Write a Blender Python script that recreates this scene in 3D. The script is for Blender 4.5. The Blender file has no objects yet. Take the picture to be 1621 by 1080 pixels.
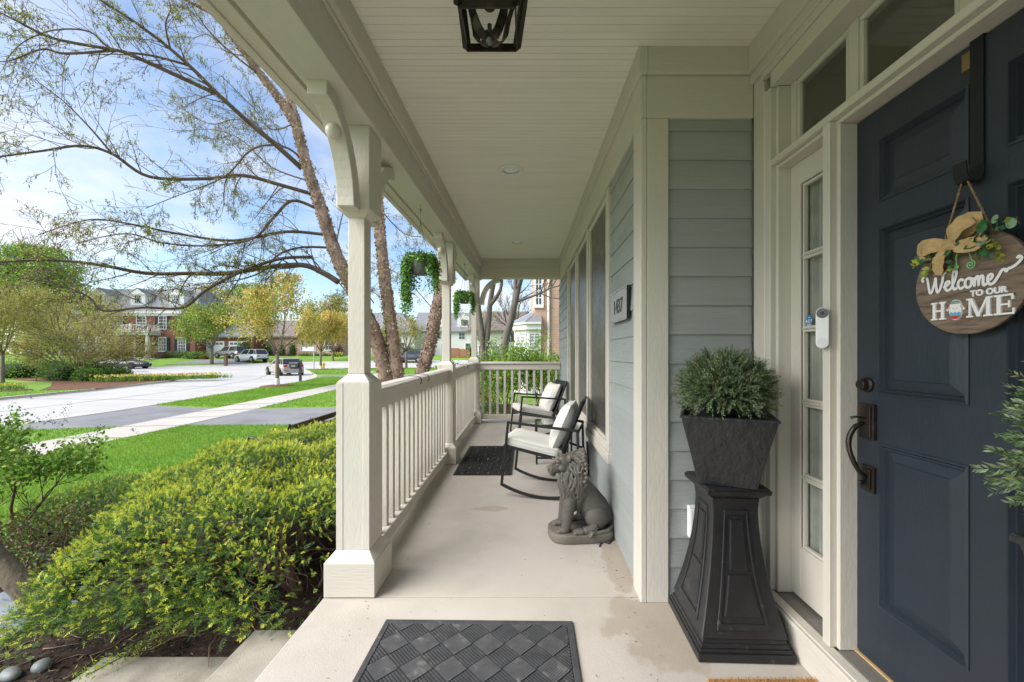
import bpy, bmesh, math, random
import numpy as np
from mathutils import Vector, Matrix
R = math.radians
SC = bpy.context.scene
COL = SC.collection
rnd = random.Random(7)
F = 630.0            # focal length measured in photo pixels

# ------------------------------------------------------------------ camera
cd = bpy.data.cameras.new('camera'); cam = bpy.data.objects.new('camera', cd); COL.objects.link(cam)
cam.location = (0, 0, 1.3); cam.rotation_euler = (R(90), 0, 0)
cd.sensor_width = 36; cd.lens = F/1621*36
cd.shift_x = -22.5/1621; cd.shift_y = 20/1621
cd.clip_start = .02; cd.clip_end = 1200
SC.camera = cam
SC.view_settings.view_transform = 'Standard'; SC.view_settings.look = 'None'
SC.view_settings.exposure = 2.26; SC.view_settings.gamma = 1
SC.view_settings.use_curve_mapping = False
SC.render.engine = 'CYCLES'
SC.cycles.max_bounces = 9; SC.cycles.diffuse_bounces = 6; SC.cycles.transparent_max_bounces = 12
SC.cycles.use_denoising = True

# ------------------------------------------------------------------ sky and sun
SUN_EL, SUN_AZ = 41, 246          # azimuth of the sun seen from the porch, clockwise from +Y
wd = bpy.data.worlds.new('World'); SC.world = wd; wd.use_nodes = True
nt = wd.node_tree; nn = nt.nodes; ll = nt.links
for n in list(nn): nn.remove(n)
wo = nn.new('ShaderNodeOutputWorld'); bg = nn.new('ShaderNodeBackground'); bg.inputs[1].default_value = .05
sk = nn.new('ShaderNodeTexSky'); sk.sky_type = 'NISHITA'; sk.sun_disc = False
sk.sun_elevation = R(SUN_EL); sk.sun_rotation = R(SUN_AZ); sk.altitude = 0
sk.air_density = 1.0; sk.dust_density = .6; sk.ozone_density = 2.0
tc = nn.new('ShaderNodeTexCoord'); sp = nn.new('ShaderNodeSeparateXYZ'); ll.new(tc.outputs['Generated'], sp.inputs[0])
def wmath(op, a, b):
    m = nn.new('ShaderNodeMath'); m.operation = op
    for i, v in enumerate((a, b)):
        if isinstance(v, (int, float)): m.inputs[i].default_value = v
        else: ll.new(v, m.inputs[i])
    return m.outputs[0]
den = wmath('ADD', wmath('MAXIMUM', sp.outputs[2], 0.0), .16)
cb = nn.new('ShaderNodeCombineXYZ')
ll.new(wmath('DIVIDE', sp.outputs[0], den), cb.inputs[0]); ll.new(wmath('DIVIDE', sp.outputs[1], den), cb.inputs[1])
cb.inputs[2].default_value = 3.1
n1 = nn.new('ShaderNodeTexNoise'); n1.inputs['Scale'].default_value = .95; n1.inputs['Detail'].default_value = 9; n1.inputs['Roughness'].default_value = .56
ll.new(cb.outputs[0], n1.inputs['Vector'])
cr = nn.new('ShaderNodeValToRGB'); cr.color_ramp.elements[0].position = .455; cr.color_ramp.elements[1].position = .66
ll.new(n1.outputs['Fac'], cr.inputs[0])
mx = nn.new('ShaderNodeMix'); mx.data_type = 'RGBA'
ll.new(wmath('MULTIPLY', cr.outputs[0], .9), mx.inputs[0]); ll.new(sk.outputs[0], mx.inputs[6]); mx.inputs[7].default_value = (4.7, 4.75, 4.9, 1)
ll.new(mx.outputs[2], bg.inputs[0]); ll.new(bg.outputs[0], wo.inputs[0])
sd = bpy.data.lights.new('sun', 'SUN'); sd.energy = 1.5; sd.angle = R(55); sd.color = (1, .965, .91)
so = bpy.data.objects.new('sun', sd); COL.objects.link(so)
sdir = Vector((math.sin(R(SUN_AZ))*math.cos(R(SUN_EL)), math.cos(R(SUN_AZ))*math.cos(R(SUN_EL)), math.sin(R(SUN_EL))))
so.rotation_euler = sdir.to_track_quat('Z', 'Y').to_euler(); so.location = sdir*30

# ------------------------------------------------------------------ helpers
def wx(px, Y): return (px-833)*Y/F
def wz(py, Y): return 1.3-(py-560)*Y/F
def P3(px, py, Y): return Vector((wx(px, Y), Y, wz(py, Y)))
def lerp(a, b, t): return a+(b-a)*t
def sstep(a, b, t):
    t = max(0., min(1., (t-a)/(b-a))); return t*t*(3-2*t)

MATS = {}
def mat(name, col, rough=.6, var=.12, vscale=3., bump=0., bscale=40., stretch=(1, 1, 1), metal=0., spec=.4, col2=None, c2scale=8., c2lo=.5, c2hi=.62, island=0., coat=0., hue=0., trans=0.):
    """principled material: base colour with soft variation, optional second colour in patches, optional per-island variation and fine bump"""
    if name in MATS: return MATS[name]
    m = bpy.data.materials.new(name); m.use_nodes = True
    N = m.node_tree.nodes; L = m.node_tree.links
    b = N['Principled BSDF']
    b.inputs['Roughness'].default_value = rough; b.inputs['Metallic'].default_value = metal
    b.inputs['Specular IOR Level'].default_value = spec
    if coat: b.inputs['Coat Weight'].default_value = coat; b.inputs['Coat Roughness'].default_value = .06
    t = N.new('ShaderNodeTexCoord'); oi = N.new('ShaderNodeObjectInfo')
    ml = N.new('ShaderNodeVectorMath'); ml.operation = 'MULTIPLY_ADD'
    L.new(oi.outputs['Random'], ml.inputs[0]); ml.inputs[1].default_value = (13.7, 7.3, 9.1); L.new(t.outputs['Object'], ml.inputs[2])
    mp = N.new('ShaderNodeMapping'); mp.inputs['Scale'].default_value = stretch; L.new(ml.outputs[0], mp.inputs[0])
    n = N.new('ShaderNodeTexNoise'); n.inputs['Scale'].default_value = vscale; n.inputs['Detail'].default_value = 6; L.new(mp.outputs[0], n.inputs['Vector'])
    mr = N.new('ShaderNodeMapRange'); mr.inputs[1].default_value = .25; mr.inputs[2].default_value = .75
    mr.inputs[3].default_value = 1-var; mr.inputs[4].default_value = 1+var; L.new(n.outputs['Fac'], mr.inputs[0])
    src = None
    c = (*col, 1)
    if col2:
        n2 = N.new('ShaderNodeTexNoise'); n2.inputs['Scale'].default_value = c2scale; n2.inputs['Detail'].default_value = 8; n2.inputs['Roughness'].default_value = .62
        L.new(mp.outputs[0], n2.inputs['Vector'])
        m2 = N.new('ShaderNodeMapRange'); m2.inputs[1].default_value = c2lo; m2.inputs[2].default_value = c2hi; L.new(n2.outputs['Fac'], m2.inputs[0])
        mm = N.new('ShaderNodeMix'); mm.data_type = 'RGBA'; mm.inputs[6].default_value = c; mm.inputs[7].default_value = (*col2, 1)
        L.new(m2.outputs[0], mm.inputs[0]); src = mm.outputs[2]
    hs = N.new('ShaderNodeHueSaturation')
    if src: L.new(src, hs.inputs['Color'])
    else: hs.inputs['Color'].default_value = c
    val = mr.outputs[0]
    if island or hue:
        g = N.new('ShaderNodeNewGeometry')
        mi = N.new('ShaderNodeMapRange'); mi.inputs[3].default_value = 1-island; mi.inputs[4].default_value = 1+island; L.new(g.outputs['Random Per Island'], mi.inputs[0])
        mu = N.new('ShaderNodeMath'); mu.operation = 'MULTIPLY'; L.new(val, mu.inputs[0]); L.new(mi.outputs[0], mu.inputs[1]); val = mu.outputs[0]
        if hue:
            w = N.new('ShaderNodeMath'); w.operation = 'MULTIPLY'; w.inputs[1].default_value = 7.31; L.new(g.outputs['Random Per Island'], w.inputs[0])
            fr = N.new('ShaderNodeMath'); fr.operation = 'FRACT'; L.new(w.outputs[0], fr.inputs[0])
            mh = N.new('ShaderNodeMapRange'); mh.inputs[3].default_value = .5-hue; mh.inputs[4].default_value = .5+hue; L.new(fr.outputs[0], mh.inputs[0])
            L.new(mh.outputs[0], hs.inputs['Hue'])
    L.new(val, hs.inputs['Value']); L.new(hs.outputs[0], b.inputs['Base Color'])
    if not (island or trans):
        nr = N.new('ShaderNodeTexNoise'); nr.inputs['Scale'].default_value = vscale*2.3+1; nr.inputs['Detail'].default_value = 7; nr.inputs['Roughness'].default_value = .65; L.new(ml.outputs[0], nr.inputs['Vector'])
        rr = N.new('ShaderNodeMapRange'); rr.inputs[1].default_value = .3; rr.inputs[2].default_value = .7; rr.inputs[3].default_value = max(.03, rough*.78); rr.inputs[4].default_value = min(1, rough*1.25); L.new(nr.outputs['Fac'], rr.inputs[0]); L.new(rr.outputs[0], b.inputs['Roughness'])
    if bump:
        nb = N.new('ShaderNodeTexNoise'); nb.inputs['Scale'].default_value = bscale; nb.inputs['Detail'].default_value = 5; nb.inputs['Roughness'].default_value = .6; L.new(mp.outputs[0], nb.inputs['Vector'])
        bp = N.new('ShaderNodeBump'); bp.inputs['Strength'].default_value = bump; bp.inputs['Distance'].default_value = .01
        L.new(nb.outputs['Fac'], bp.inputs['Height']); L.new(bp.outputs[0], b.inputs['Normal'])
    if trans:
        out = N['Material Output']; tr = N.new('ShaderNodeBsdfTranslucent'); L.new(hs.outputs[0], tr.inputs[0])
        ms = N.new('ShaderNodeMixShader'); ms.inputs[0].default_value = trans; L.new(b.outputs[0], ms.inputs[1]); L.new(tr.outputs[0], ms.inputs[2]); L.new(ms.outputs[0], out.inputs[0])
    MATS[name] = m
    return m

def glass_mat(name, tint=(.9, .93, .92), refl=.05):
    if name in MATS: return MATS[name]
    m = bpy.data.materials.new(name); m.use_nodes = True; N = m.node_tree.nodes; L = m.node_tree.links
    N.remove(N['Principled BSDF'])
    tr = N.new('ShaderNodeBsdfTransparent'); tr.inputs[0].default_value = (*tint, 1)
    gl = N.new('ShaderNodeBsdfGlossy'); gl.inputs['Roughness'].default_value = .03
    fr = N.new('ShaderNodeLayerWeight'); fr.inputs[0].default_value = .5; pw = N.new('ShaderNodeMath'); pw.operation = 'POWER'; pw.inputs[1].default_value = 5; L.new(fr.outputs['Facing'], pw.inputs[0])
    ad = N.new('ShaderNodeMath'); ad.operation = 'MULTIPLY_ADD'; ad.inputs[1].default_value = .9; ad.inputs[2].default_value = refl; L.new(pw.outputs[0], ad.inputs[0])
    ms = N.new('ShaderNodeMixShader'); L.new(ad.outputs[0], ms.inputs[0]); L.new(tr.outputs[0], ms.inputs[1]); L.new(gl.outputs[0], ms.inputs[2])
    L.new(ms.outputs[0], N['Material Output'].inputs[0]); MATS[name] = m
    return m

def tag(o, label=None, cat=None, group=None, kind=None):
    if label: o['label'] = label
    if cat: o['category'] = cat
    if group: o['group'] = group
    if kind: o['kind'] = kind
    return o
def thing(name, label, cat, loc=(0, 0, 0), group=None, rot=0.):
    o = bpy.data.objects.new(name, None); COL.objects.link(o); o.location = loc; o.rotation_euler = (0, 0, rot)
    o.empty_display_size = .1
    return tag(o, label, cat, group, 'thing')
def root_loc(p):
    l = Vector((0, 0, 0))
    while p is not None: l += p.location; p = p.parent
    return l
def link(name, me, mats, parent=None, smooth=False, bevel=0., seg=1):
    for m in (mats if isinstance(mats, (list, tuple)) else [mats]): me.materials.append(m)
    o = bpy.data.objects.new(name, me); COL.objects.link(o); o.parent = parent
    if smooth: me.polygons.foreach_set('use_smooth', [True]*len(me.polygons))
    if bevel:
        md = o.modifiers.new('bevel', 'BEVEL'); md.width = bevel; md.segments = seg; md.limit_method = 'ANGLE'; md.angle_limit = R(40)
    return o
KIDS = {}
def copy_tree(o, parent=None):
    c = o.copy(); COL.objects.link(c); c.parent = parent
    for ch in list(o.children): copy_tree(ch, c)
    return c

class MB:
    """collects shapes into one mesh"""
    def __init__(s): s.v = []; s.f = []; s.m = []
    def add(s, vs, fs, m=0):
        k = len(s.v); s.v += [tuple(v) for v in vs]; s.f += [tuple(i+k for i in f) for f in fs]; s.m += [m]*len(fs); return s
    def hexa(s, p, m=0):      # bottom 4 then top 4, same winding
        return s.add(p, [(3, 2, 1, 0), (4, 5, 6, 7), (0, 1, 5, 4), (1, 2, 6, 5), (2, 3, 7, 6), (3, 0, 4, 7)], m)
    def box(s, x0, x1, y0, y1, z0, z1, m=0):
        return s.hexa([(x0, y0, z0), (x1, y0, z0), (x1, y1, z0), (x0, y1, z0), (x0, y0, z1), (x1, y0, z1), (x1, y1, z1), (x0, y1, z1)], m)
    def sbox(s, x0, x1, y0, y1, za0, za1, zb0, zb1, m=0):   # box running along Y whose heights change from y0 (a) to y1 (b)
        return s.hexa([(x0, y0, za0), (x1, y0, za0), (x1, y1, zb0), (x0, y1, zb0), (x0, y0, za1), (x1, y0, za1), (x1, y1, zb1), (x0, y1, zb1)], m)
    def frus(s, cx, cy, z0, a0, z1, a1, b0=None, b1=None, m=0):
        b0 = a0 if b0 is None else b0; b1 = a1 if b1 is None else b1
        return s.hexa([(cx-a0, cy-b0, z0), (cx+a0, cy-b0, z0), (cx+a0, cy+b0, z0), (cx-a0, cy+b0, z0), (cx-a1, cy-b1, z1), (cx+a1, cy-b1, z1), (cx+a1, cy+b1, z1), (cx-a1, cy+b1, z1)], m)
    def prism(s, poly, ax, a0, a1, m=0):
        n = len(poly)
        def pt(u, w, a): return (a, u, w) if ax == 'x' else ((u, a, w) if ax == 'y' else (u, w, a))
        vs = [pt(u, w, a0) for u, w in poly]+[pt(u, w, a1) for u, w in poly]
        fs = [tuple(range(n))[::-1], tuple(range(n, 2*n))]+[(i, (i+1) % n, n+(i+1) % n, n+i) for i in range(n)]
        return s.add(vs, fs, m)
    def tube(s, pts, rad, n=6, m=0, cap=True, flat=1.):
        pts = [Vector(p) for p in pts]; k = len(pts)
        if not isinstance(rad, (list, tuple)): rad = [rad]*k
        vs = []; up = Vector((0, 0, 1)); u = None
        for i, p in enumerate(pts):
            d = (pts[min(i+1, k-1)]-pts[max(i-1, 0)])
            if d.length < 1e-9: d = Vector((0, 0, 1))
            d.normalize()
            if u is None: u = d.cross(up if abs(d.z) < .9 else Vector((1, 0, 0)))
            else: u = u-d*u.dot(d)
            if u.length < 1e-6: u = d.orthogonal()
            u.normalize(); w = d.cross(u)
            for j in range(n):
                a = 2*math.pi*j/n
                vs.append(p+u*(math.cos(a)*rad[i])+w*(math.sin(a)*rad[i]*flat))
        fs = [(i*n+j, i*n+(j+1) % n, (i+1)*n+(j+1) % n, (i+1)*n+j) for i in range(k-1) for j in range(n)]
        if cap and n > 2: fs += [tuple(range(n))[::-1], tuple(range((k-1)*n, k*n))]
        return s.add(vs, fs, m)
    def bar(s, a, b, w, h=None, up=(0, 0, 1), m=0):      # square bar from a to b
        a = Vector(a); b = Vector(b); h = h or w; d = (b-a).normalized(); up = Vector(up)
        if abs(d.dot(up)) > .95: up = Vector((1, 0, 0))
        u = d.cross(up).normalized()*w/2; q = u.cross(d).normalized()*h/2
        return s.hexa([a-u-q, a+u-q, a+u+q, a-u+q, b-u-q, b+u-q, b+u+q, b-u+q], m)
    def lathe(s, prof, c=(0, 0, 0), n=16, ax='z', m=0):
        vs = []
        for r, h in prof:
            for j in range(n):
                a = 2*math.pi*j/n; x, y = math.cos(a)*r, math.sin(a)*r
                q = (x, y, h) if ax == 'z' else ((h, x, y) if ax == 'x' else (x, h, y))
                vs.append((c[0]+q[0], c[1]+q[1], c[2]+q[2]))
        k = len(prof)
        fs = [(i*n+j, i*n+(j+1) % n, (i+1)*n+(j+1) % n, (i+1)*n+j) for i in range(k-1) for j in range(n)]
        fs += [tuple(range(n))[::-1], tuple(range((k-1)*n, k*n))]
        return s.add(vs, fs, m)
    def ell(s, c, r, nu=12, nv=8, m=0, rot=None):
        vs = []; r = r if isinstance(r, (list, tuple)) else (r, r, r)
        for i in range(nv+1):
            t = math.pi*i/nv
            for j in range(nu):
                a = 2*math.pi*j/nu
                q = Vector((r[0]*math.sin(t)*math.cos(a), r[1]*math.sin(t)*math.sin(a), r[2]*math.cos(t)))
                if rot is not None: q = rot @ q
                vs.append(Vector(c)+q)
        fs = [(i*nu+j, i*nu+(j+1) % nu, (i+1)*nu+(j+1) % nu, (i+1)*nu+j) for i in range(nv) for j in range(nu)]
        return s.add(vs, fs, m)
    def build(s, name, mats, parent=None, smooth=False, bevel=0., seg=1, fix=True, clean=False):
        me = bpy.data.meshes.new(name); off = root_loc(parent) if parent is not None else Vector((0, 0, 0))
        me.from_pydata([(x-off.x, y-off.y, z-off.z) for x, y, z in s.v], [], s.f)
        if any(s.m): me.polygons.foreach_set('material_index', s.m)
        if fix or clean:
            bm = bmesh.new(); bm.from_mesh(me)
            if clean: bmesh.ops.remove_doubles(bm, verts=bm.verts, dist=1e-5)
            bmesh.ops.recalc_face_normals(bm, faces=bm.faces); bm.to_mesh(me); bm.free()
        me.update()
        return link(name, me, mats, parent, smooth, bevel, seg)

def np_mesh(name, V, faces4, mi, mats, parent=None, smooth=False):
    """quads from numpy arrays: V (n,3), faces4 (m,4), mi (m,)"""
    me = bpy.data.meshes.new(name); off = np.array(root_loc(parent) if parent is not None else (0, 0, 0))
    V = (V-off).astype(np.float32); m = len(faces4)
    me.vertices.add(len(V)); me.vertices.foreach_set('co', V.ravel())
    me.loops.add(m*4); me.loops.foreach_set('vertex_index', faces4.ravel().astype(np.int32))
    me.polygons.add(m); me.polygons.foreach_set('loop_start', np.arange(0, m*4, 4, dtype=np.int32))
    try: me.polygons.foreach_set('loop_total', np.full(m, 4, dtype=np.int32))
    except Exception: pass
    me.polygons.foreach_set('material_index', mi.astype(np.int32))
    me.update(calc_edges=True); me.validate()
    return link(name, me, mats, parent, smooth)

def unit(a):
    return a/np.maximum(np.linalg.norm(a, axis=-1, keepdims=True), 1e-9)
def leaf_quads(P, D, L, W, rng, bend=.25, S=None):
    """diamond leaves at P along D: length L, width W (arrays); returns verts and faces"""
    n = len(P); L = np.broadcast_to(L, (n,))[:, None]; W = np.broadcast_to(W, (n,))[:, None]
    if S is None: S = unit(np.cross(D, rng.normal(size=(n, 3))))
    Nn = np.cross(S, D)
    V = np.empty((n, 4, 3)); V[:, 0] = P
    V[:, 1] = P+D*L*.5+S*W*.5+Nn*L*bend*.3; V[:, 2] = P+D*L-Nn*L*bend*.2; V[:, 3] = P+D*L*.5-S*W*.5+Nn*L*bend*.3
    return V.reshape(-1, 3), np.arange(n*4).reshape(n, 4)
def leaves(name, P, D, L, W, mats, mi, parent, rng, bend=.25, kind='stuff', S=None):
    V, Fc = leaf_quads(np.asarray(P, float), unit(np.asarray(D, float)), L, W, rng, bend, S)
    o = np_mesh(name, V, Fc, np.broadcast_to(mi, (len(Fc),)), mats, parent)
    if kind: o['kind'] = kind
    return o

def grow(lines, tips, p, d, L, r, depth, prm, rg):
    """one branch with side branches; prm: seg, wander, droop, kids (per depth), ratio, spread, minr"""
    n = max(3, int(L/prm['seg'])); pts = [p.copy()]; rs = [r]; q = p.copy(); dd = d.normalized()
    for i in range(n):
        w = prm['wander']
        dd = (dd+Vector((rg.uniform(-w, w), rg.uniform(-w, w), rg.uniform(-w, w)))+Vector((0, 0, prm['lift']-prm['droop']*(i/n)))).normalized()
        q = q+dd*(L/n); pts.append(q.copy()); rs.append(max(prm['minr'], r*(1-.8*(i+1)/n)))
    lines.append((pts, rs, depth))
    if depth == 0 or depth <= prm.get('leafdepth', 0):
        for i in range(1, len(pts)): tips.append((pts[i], (pts[i]-pts[i-1]).normalized()))
    if depth > 0:
        k = prm['kids'][depth]
        for j in range(k):
            t = prm.get('first', .25)+(1-prm.get('first', .25))*(j+rg.random()*.8)/k
            i = min(n-1, int(t*n)); base = pts[i].lerp(pts[i+1], rg.random()); ax = (pts[i+1]-pts[i]).normalized()
            o = ax.orthogonal().normalized(); o.rotate(Matrix.Rotation(rg.uniform(0, 6.283), 3, ax))
            a = prm['spread']*rg.uniform(.6, 1.25); nd = ax*math.cos(a)+o*math.sin(a)
            grow(lines, tips, base, nd, L*prm['ratio']*rg.uniform(.65, 1.15)*(1-.45*t), max(prm['minr'], rs[i]*prm.get('rr', .6)), depth-1, prm, rg)
def lines_mesh(mb, lines, sides=(3, 3, 4, 6, 8), m=0):
    for pts, rs, dp in lines: mb.tube(pts, rs, sides[min(dp, len(sides)-1)], m, cap=dp > 1)
# ------------------------------------------------------------------ materials of the house
PAINT = (.60, .558, .485)
m_trim = mat('trim_paint', PAINT, .5, .05, 2.5, .22, 90, (1, 1, .25), spec=.35, col2=(.555, .53, .46), c2scale=5)
m_trimy = mat('trim_paint_long', PAINT, .5, .05, 2.5, .25, 90, (1, .15, 1), spec=.35, col2=(.555, .53, .46), c2scale=5)
m_trimx = mat('trim_paint_cross', PAINT, .5, .05, 2.5, .25, 90, (.15, 1, 1), spec=.35)
m_smooth = mat('smooth_paint', (.60, .56, .49), .42, .03, 3, .06, 60, spec=.4)
m_ceil = mat('ceiling_paint', (.80, .765, .69), .55, .04, 4, .05, 80, (.3, 1, 1), spec=.3)
m_side = mat('siding_paint', (.325, .343, .331), .55, .08, 3, .45, 55, (1, .16, 2.2), spec=.3, col2=(.335, .36, .35), c2scale=4)
m_sidex = mat('siding_paint_cross', (.325, .343, .331), .55, .08, 3, .45, 55, (.16, 1, 2.2), spec=.3, col2=(.335, .36, .35), c2scale=4)
m_conc = mat('porch_concrete', (.46, .405, .355), .8, .08, 1.6, .25, 160, spec=.25, col2=(.41, .36, .31), c2scale=2.2, c2lo=.45, c2hi=.7)
m_step = mat('step_concrete', (.34, .31, .26), .85, .2, 5, .3, 120, spec=.2, col2=(.22, .2, .165), c2scale=3.5, c2lo=.45, c2hi=.68)
m_door = mat('door_paint', (.0235, .0312, .042), .42, .07, 4, .10, 120, (1, 1, .2), spec=.45)
m_dark = mat('dark_room', (.09, .075, .062), .8, .1)
m_black = mat('black_metal', (.018, .018, .02), .42, .2, 12, .08, 80, spec=.5)
m_bronze = mat('oil_rubbed_bronze', (.035, .028, .024), .38, .25, 14, .1, 60, metal=.6, spec=.5, col2=(.07, .045, .035), c2scale=20)
m_glass = glass_mat('clear_glass')
m_glasst = glass_mat('transom_glass', (.9, .9, .9), .14)
m_screen = mat('insect_screen', (.085, .078, .07), .32, .08, 3, .12, 900, spec=.5)
m_white = mat('white_plastic', (.78, .78, .77), .35, .03, 5, spec=.5)
m_grey = mat('grey_plastic', (.10, .105, .115), .35, .03, 5, spec=.5)
m_sill = mat('grey_threshold', (.17, .16, .14), .5, .15, 4, .1, 60, spec=.4, col2=(.26, .24, .2), c2scale=9, c2lo=.55, c2hi=.7)
m_curtain = mat('lace_curtain', (.78, .75, .68), .9, .15, 12, .3, 120, trans=.3)

def zf(y): return max(0., y-2.13)*.011      # the floor rises a little along the porch
def zc(y): return 2.892+(y-2.08)*.0195     # ceiling height along the porch
def zb(y): return 2.54+(y-2.2)*.024        # underside of the front beam

# ------------------------------------------------------------------ floor, step, landing
# a stain on the concrete near the planter, as an extra darker patch with its own outline
def stain_mat(name, base, patches, colr):
    m = mat(name, *base[0], **base[1]); N = m.node_tree.nodes; L = m.node_tree.links; hs = [n for n in N if n.type == 'HUE_SAT'][0]
    prev = hs.outputs[0]; g = N.new('ShaderNodeNewGeometry')
    for (c, rad) in patches:
        d = N.new('ShaderNodeVectorMath'); d.operation = 'SUBTRACT'; L.new(g.outputs['Position'], d.inputs[0]); d.inputs[1].default_value = c
        s = N.new('ShaderNodeVectorMath'); s.operation = 'DIVIDE'; L.new(d.outputs[0], s.inputs[0]); s.inputs[1].default_value = rad
        le = N.new('ShaderNodeVectorMath'); le.operation = 'LENGTH'; L.new(s.outputs[0], le.inputs[0])
        nz = N.new('ShaderNodeTexNoise'); nz.inputs['Scale'].default_value = 7; nz.inputs['Detail'].default_value = 6; L.new(g.outputs['Position'], nz.inputs['Vector'])
        ad = N.new('ShaderNodeMath'); ad.operation = 'MULTIPLY_ADD'; L.new(nz.outputs['Fac'], ad.inputs[0]); ad.inputs[1].default_value = 1.5; L.new(le.outputs['Value'], ad.inputs[2])
        mr = N.new('ShaderNodeMapRange'); mr.inputs[1].default_value = 1.72; mr.inputs[2].default_value = 1.56; mr.inputs[3].default_value = 0; mr.inputs[4].default_value = .8; L.new(ad.outputs[0], mr.inputs[0])
        mm = N.new('ShaderNodeMix'); mm.data_type = 'RGBA'; mm.blend_type = 'MULTIPLY'; mm.inputs[7].default_value = (*colr, 1)
        L.new(mr.outputs[0], mm.inputs[0]); L.new(prev, mm.inputs[6]); prev = mm.outputs[2]
    L.new(prev, N['Principled BSDF'].inputs['Base Color']); return m
m_floor = stain_mat('porch_concrete_stained', (((.485, .442, .390), .8, .08, 1.6, .25, 160), dict(spec=.25, col2=(.425, .385, .335), c2scale=2.6, c2lo=.47, c2hi=.72)),
                    [((.66, 1.90, 0), (.30, .26, 1)), ((.56, 2.45, 0), (.10, .3, 1)), ((-.3, 3.3, 0), (.16, .06, 1))], (.80, .74, .67))
fl = bpy.data.objects.new('porch_floor', None); COL.objects.link(fl); tag(fl, 'pale concrete porch floor poured in three slabs', None, None, 'structure')
for (y0, y1, x1) in ((-.9, 2.125, 1.30), (2.131, 4.728, .75), (4.734, 7.75, .75)):
    MB().sbox(-1.08, x1, y0, y1, -.5, zf(y0), -.5, zf(y1)).build('floor_slab', m_floor, fl, bevel=.006, seg=2)
st = MB().box(-1.43, -1.083, -1.6, 2.10, -.5, -.155).build('porch_step', m_step, None, bevel=.008, seg=2); tag(st, 'upper concrete step beside the porch floor', None, None, 'structure')
st = MB().box(-2.24, -1.433, -1.6, 2.12, -.6, -.31).build('landing_slab', m_step, None, bevel=.01, seg=2); tag(st, 'lower concrete landing slab at the foot of the step', None, None, 'structure')

st = MB().box(-9.0, -2.245, -1.5, -.1, -.6, -.33).build('front_walk', m_step, None, bevel=.01); tag(st, 'added concrete slab out of view that bounces light into the porch', None, None, 'structure')  # unseen slab, added as a bright surface to bounce light under the porch roof
# ------------------------------------------------------------------ ceiling of narrow beaded boards
ce = bpy.data.objects.new('porch_ceiling', None); COL.objects.link(ce); tag(ce, 'cream beadboard porch ceiling', None, None, 'structure')
BW = .0475
cm = {}
def ceil_board(x0, x1, y):
    key = (x0, x1)
    if key not in cm:
        mb = MB(); mb.prism([(0, .0), (BW-.0065, 0), (BW-.005, .004), (BW, .004), (BW, .014), (-.002, .014)], 'x', x0, x1)
        o = mb.build('ceiling_board', m_ceil, ce); cm[key] = o.data
    else:
        o = bpy.data.objects.new('ceiling_board', cm[key]); COL.objects.link(o); o.parent = ce
    o.location = (0, y, zc(y)); return o
y = 2.065
while y < 7.12: ceil_board(-.80, .60, y); y += BW
y = 2.065-BW
while y > -.35: ceil_board(-.80, 1.17, y); y -= BW
# plain backing above and the roof that shades the porch
rf = MB(); rf.sbox(-1.2, 4.2, -1.3, 7.9, 3.04, 3.3, 3.16, 3.4); rf.box(-.8, 1.2, -1.3, -.36, 2.85, 2.9); rf.box(1.2, 1.4, -.4, 2.2, 2.9, 3.06)
tag(rf.build('porch_roof', m_trim), 'roof over the porch', None, None, 'structure')

# ------------------------------------------------------------------ beams and eave
bm_ = bpy.data.objects.new('porch_beam', None); COL.objects.link(bm_); tag(bm_, 'cream boxed beam with crown board and gutter above the columns', None, None, 'structure')
ya, yb_ = -1.3, 7.42
MB().sbox(-1.013, -.827, ya, yb_, zb(ya), 3.0, zb(yb_), 3.1).build('beam_box', m_trimy, bm_, bevel=.003)
MB().sbox(-.826, -.788, ya, 7.1, zc(ya)-.142, zc(ya)-.002, zc(7.1)-.142, zc(7.1)-.002).build('crown_board', m_trimy, bm_, bevel=.003)
c = MB(); c.sbox(-.8255, -.81, ya, 7.1, zc(ya)-.158, zc(ya)-.143, zc(7.1)-.158, zc(7.1)-.143); c.build('bed_moulding', m_trimy, bm_)
e = MB(); dzb = zb(yb_)-zb(ya)
for (x0, x1, z0, z1) in ((-1.07, -1.0135, .075, .4), (-1.095, -1.0705, .045, .4), (-1.15, -1.0955, .06, .4), (-1.188, -1.1505, .05, .30), (-1.20, -1.1885, .15, .34)):
    e.sbox(x0, x1, ya, yb_+.3, zb(ya)+z0, zb(ya)+z1, zb(yb_)+z0, zb(yb_)+z1)
e.build('gutter', m_trimy, bm_, bevel=.004, seg=2)
MB().box(-.8265, .62, 7.10, 7.29, zb(7.1), 3.1).build('end_beam', m_trimx, bm_, bevel=.003)
MB().box(-.7875, .60, 7.06, 7.0995, zc(7.1)-.142, zc(7.1)-.001).build('end_crown_board', m_trimx, bm_, bevel=.003)

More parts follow.
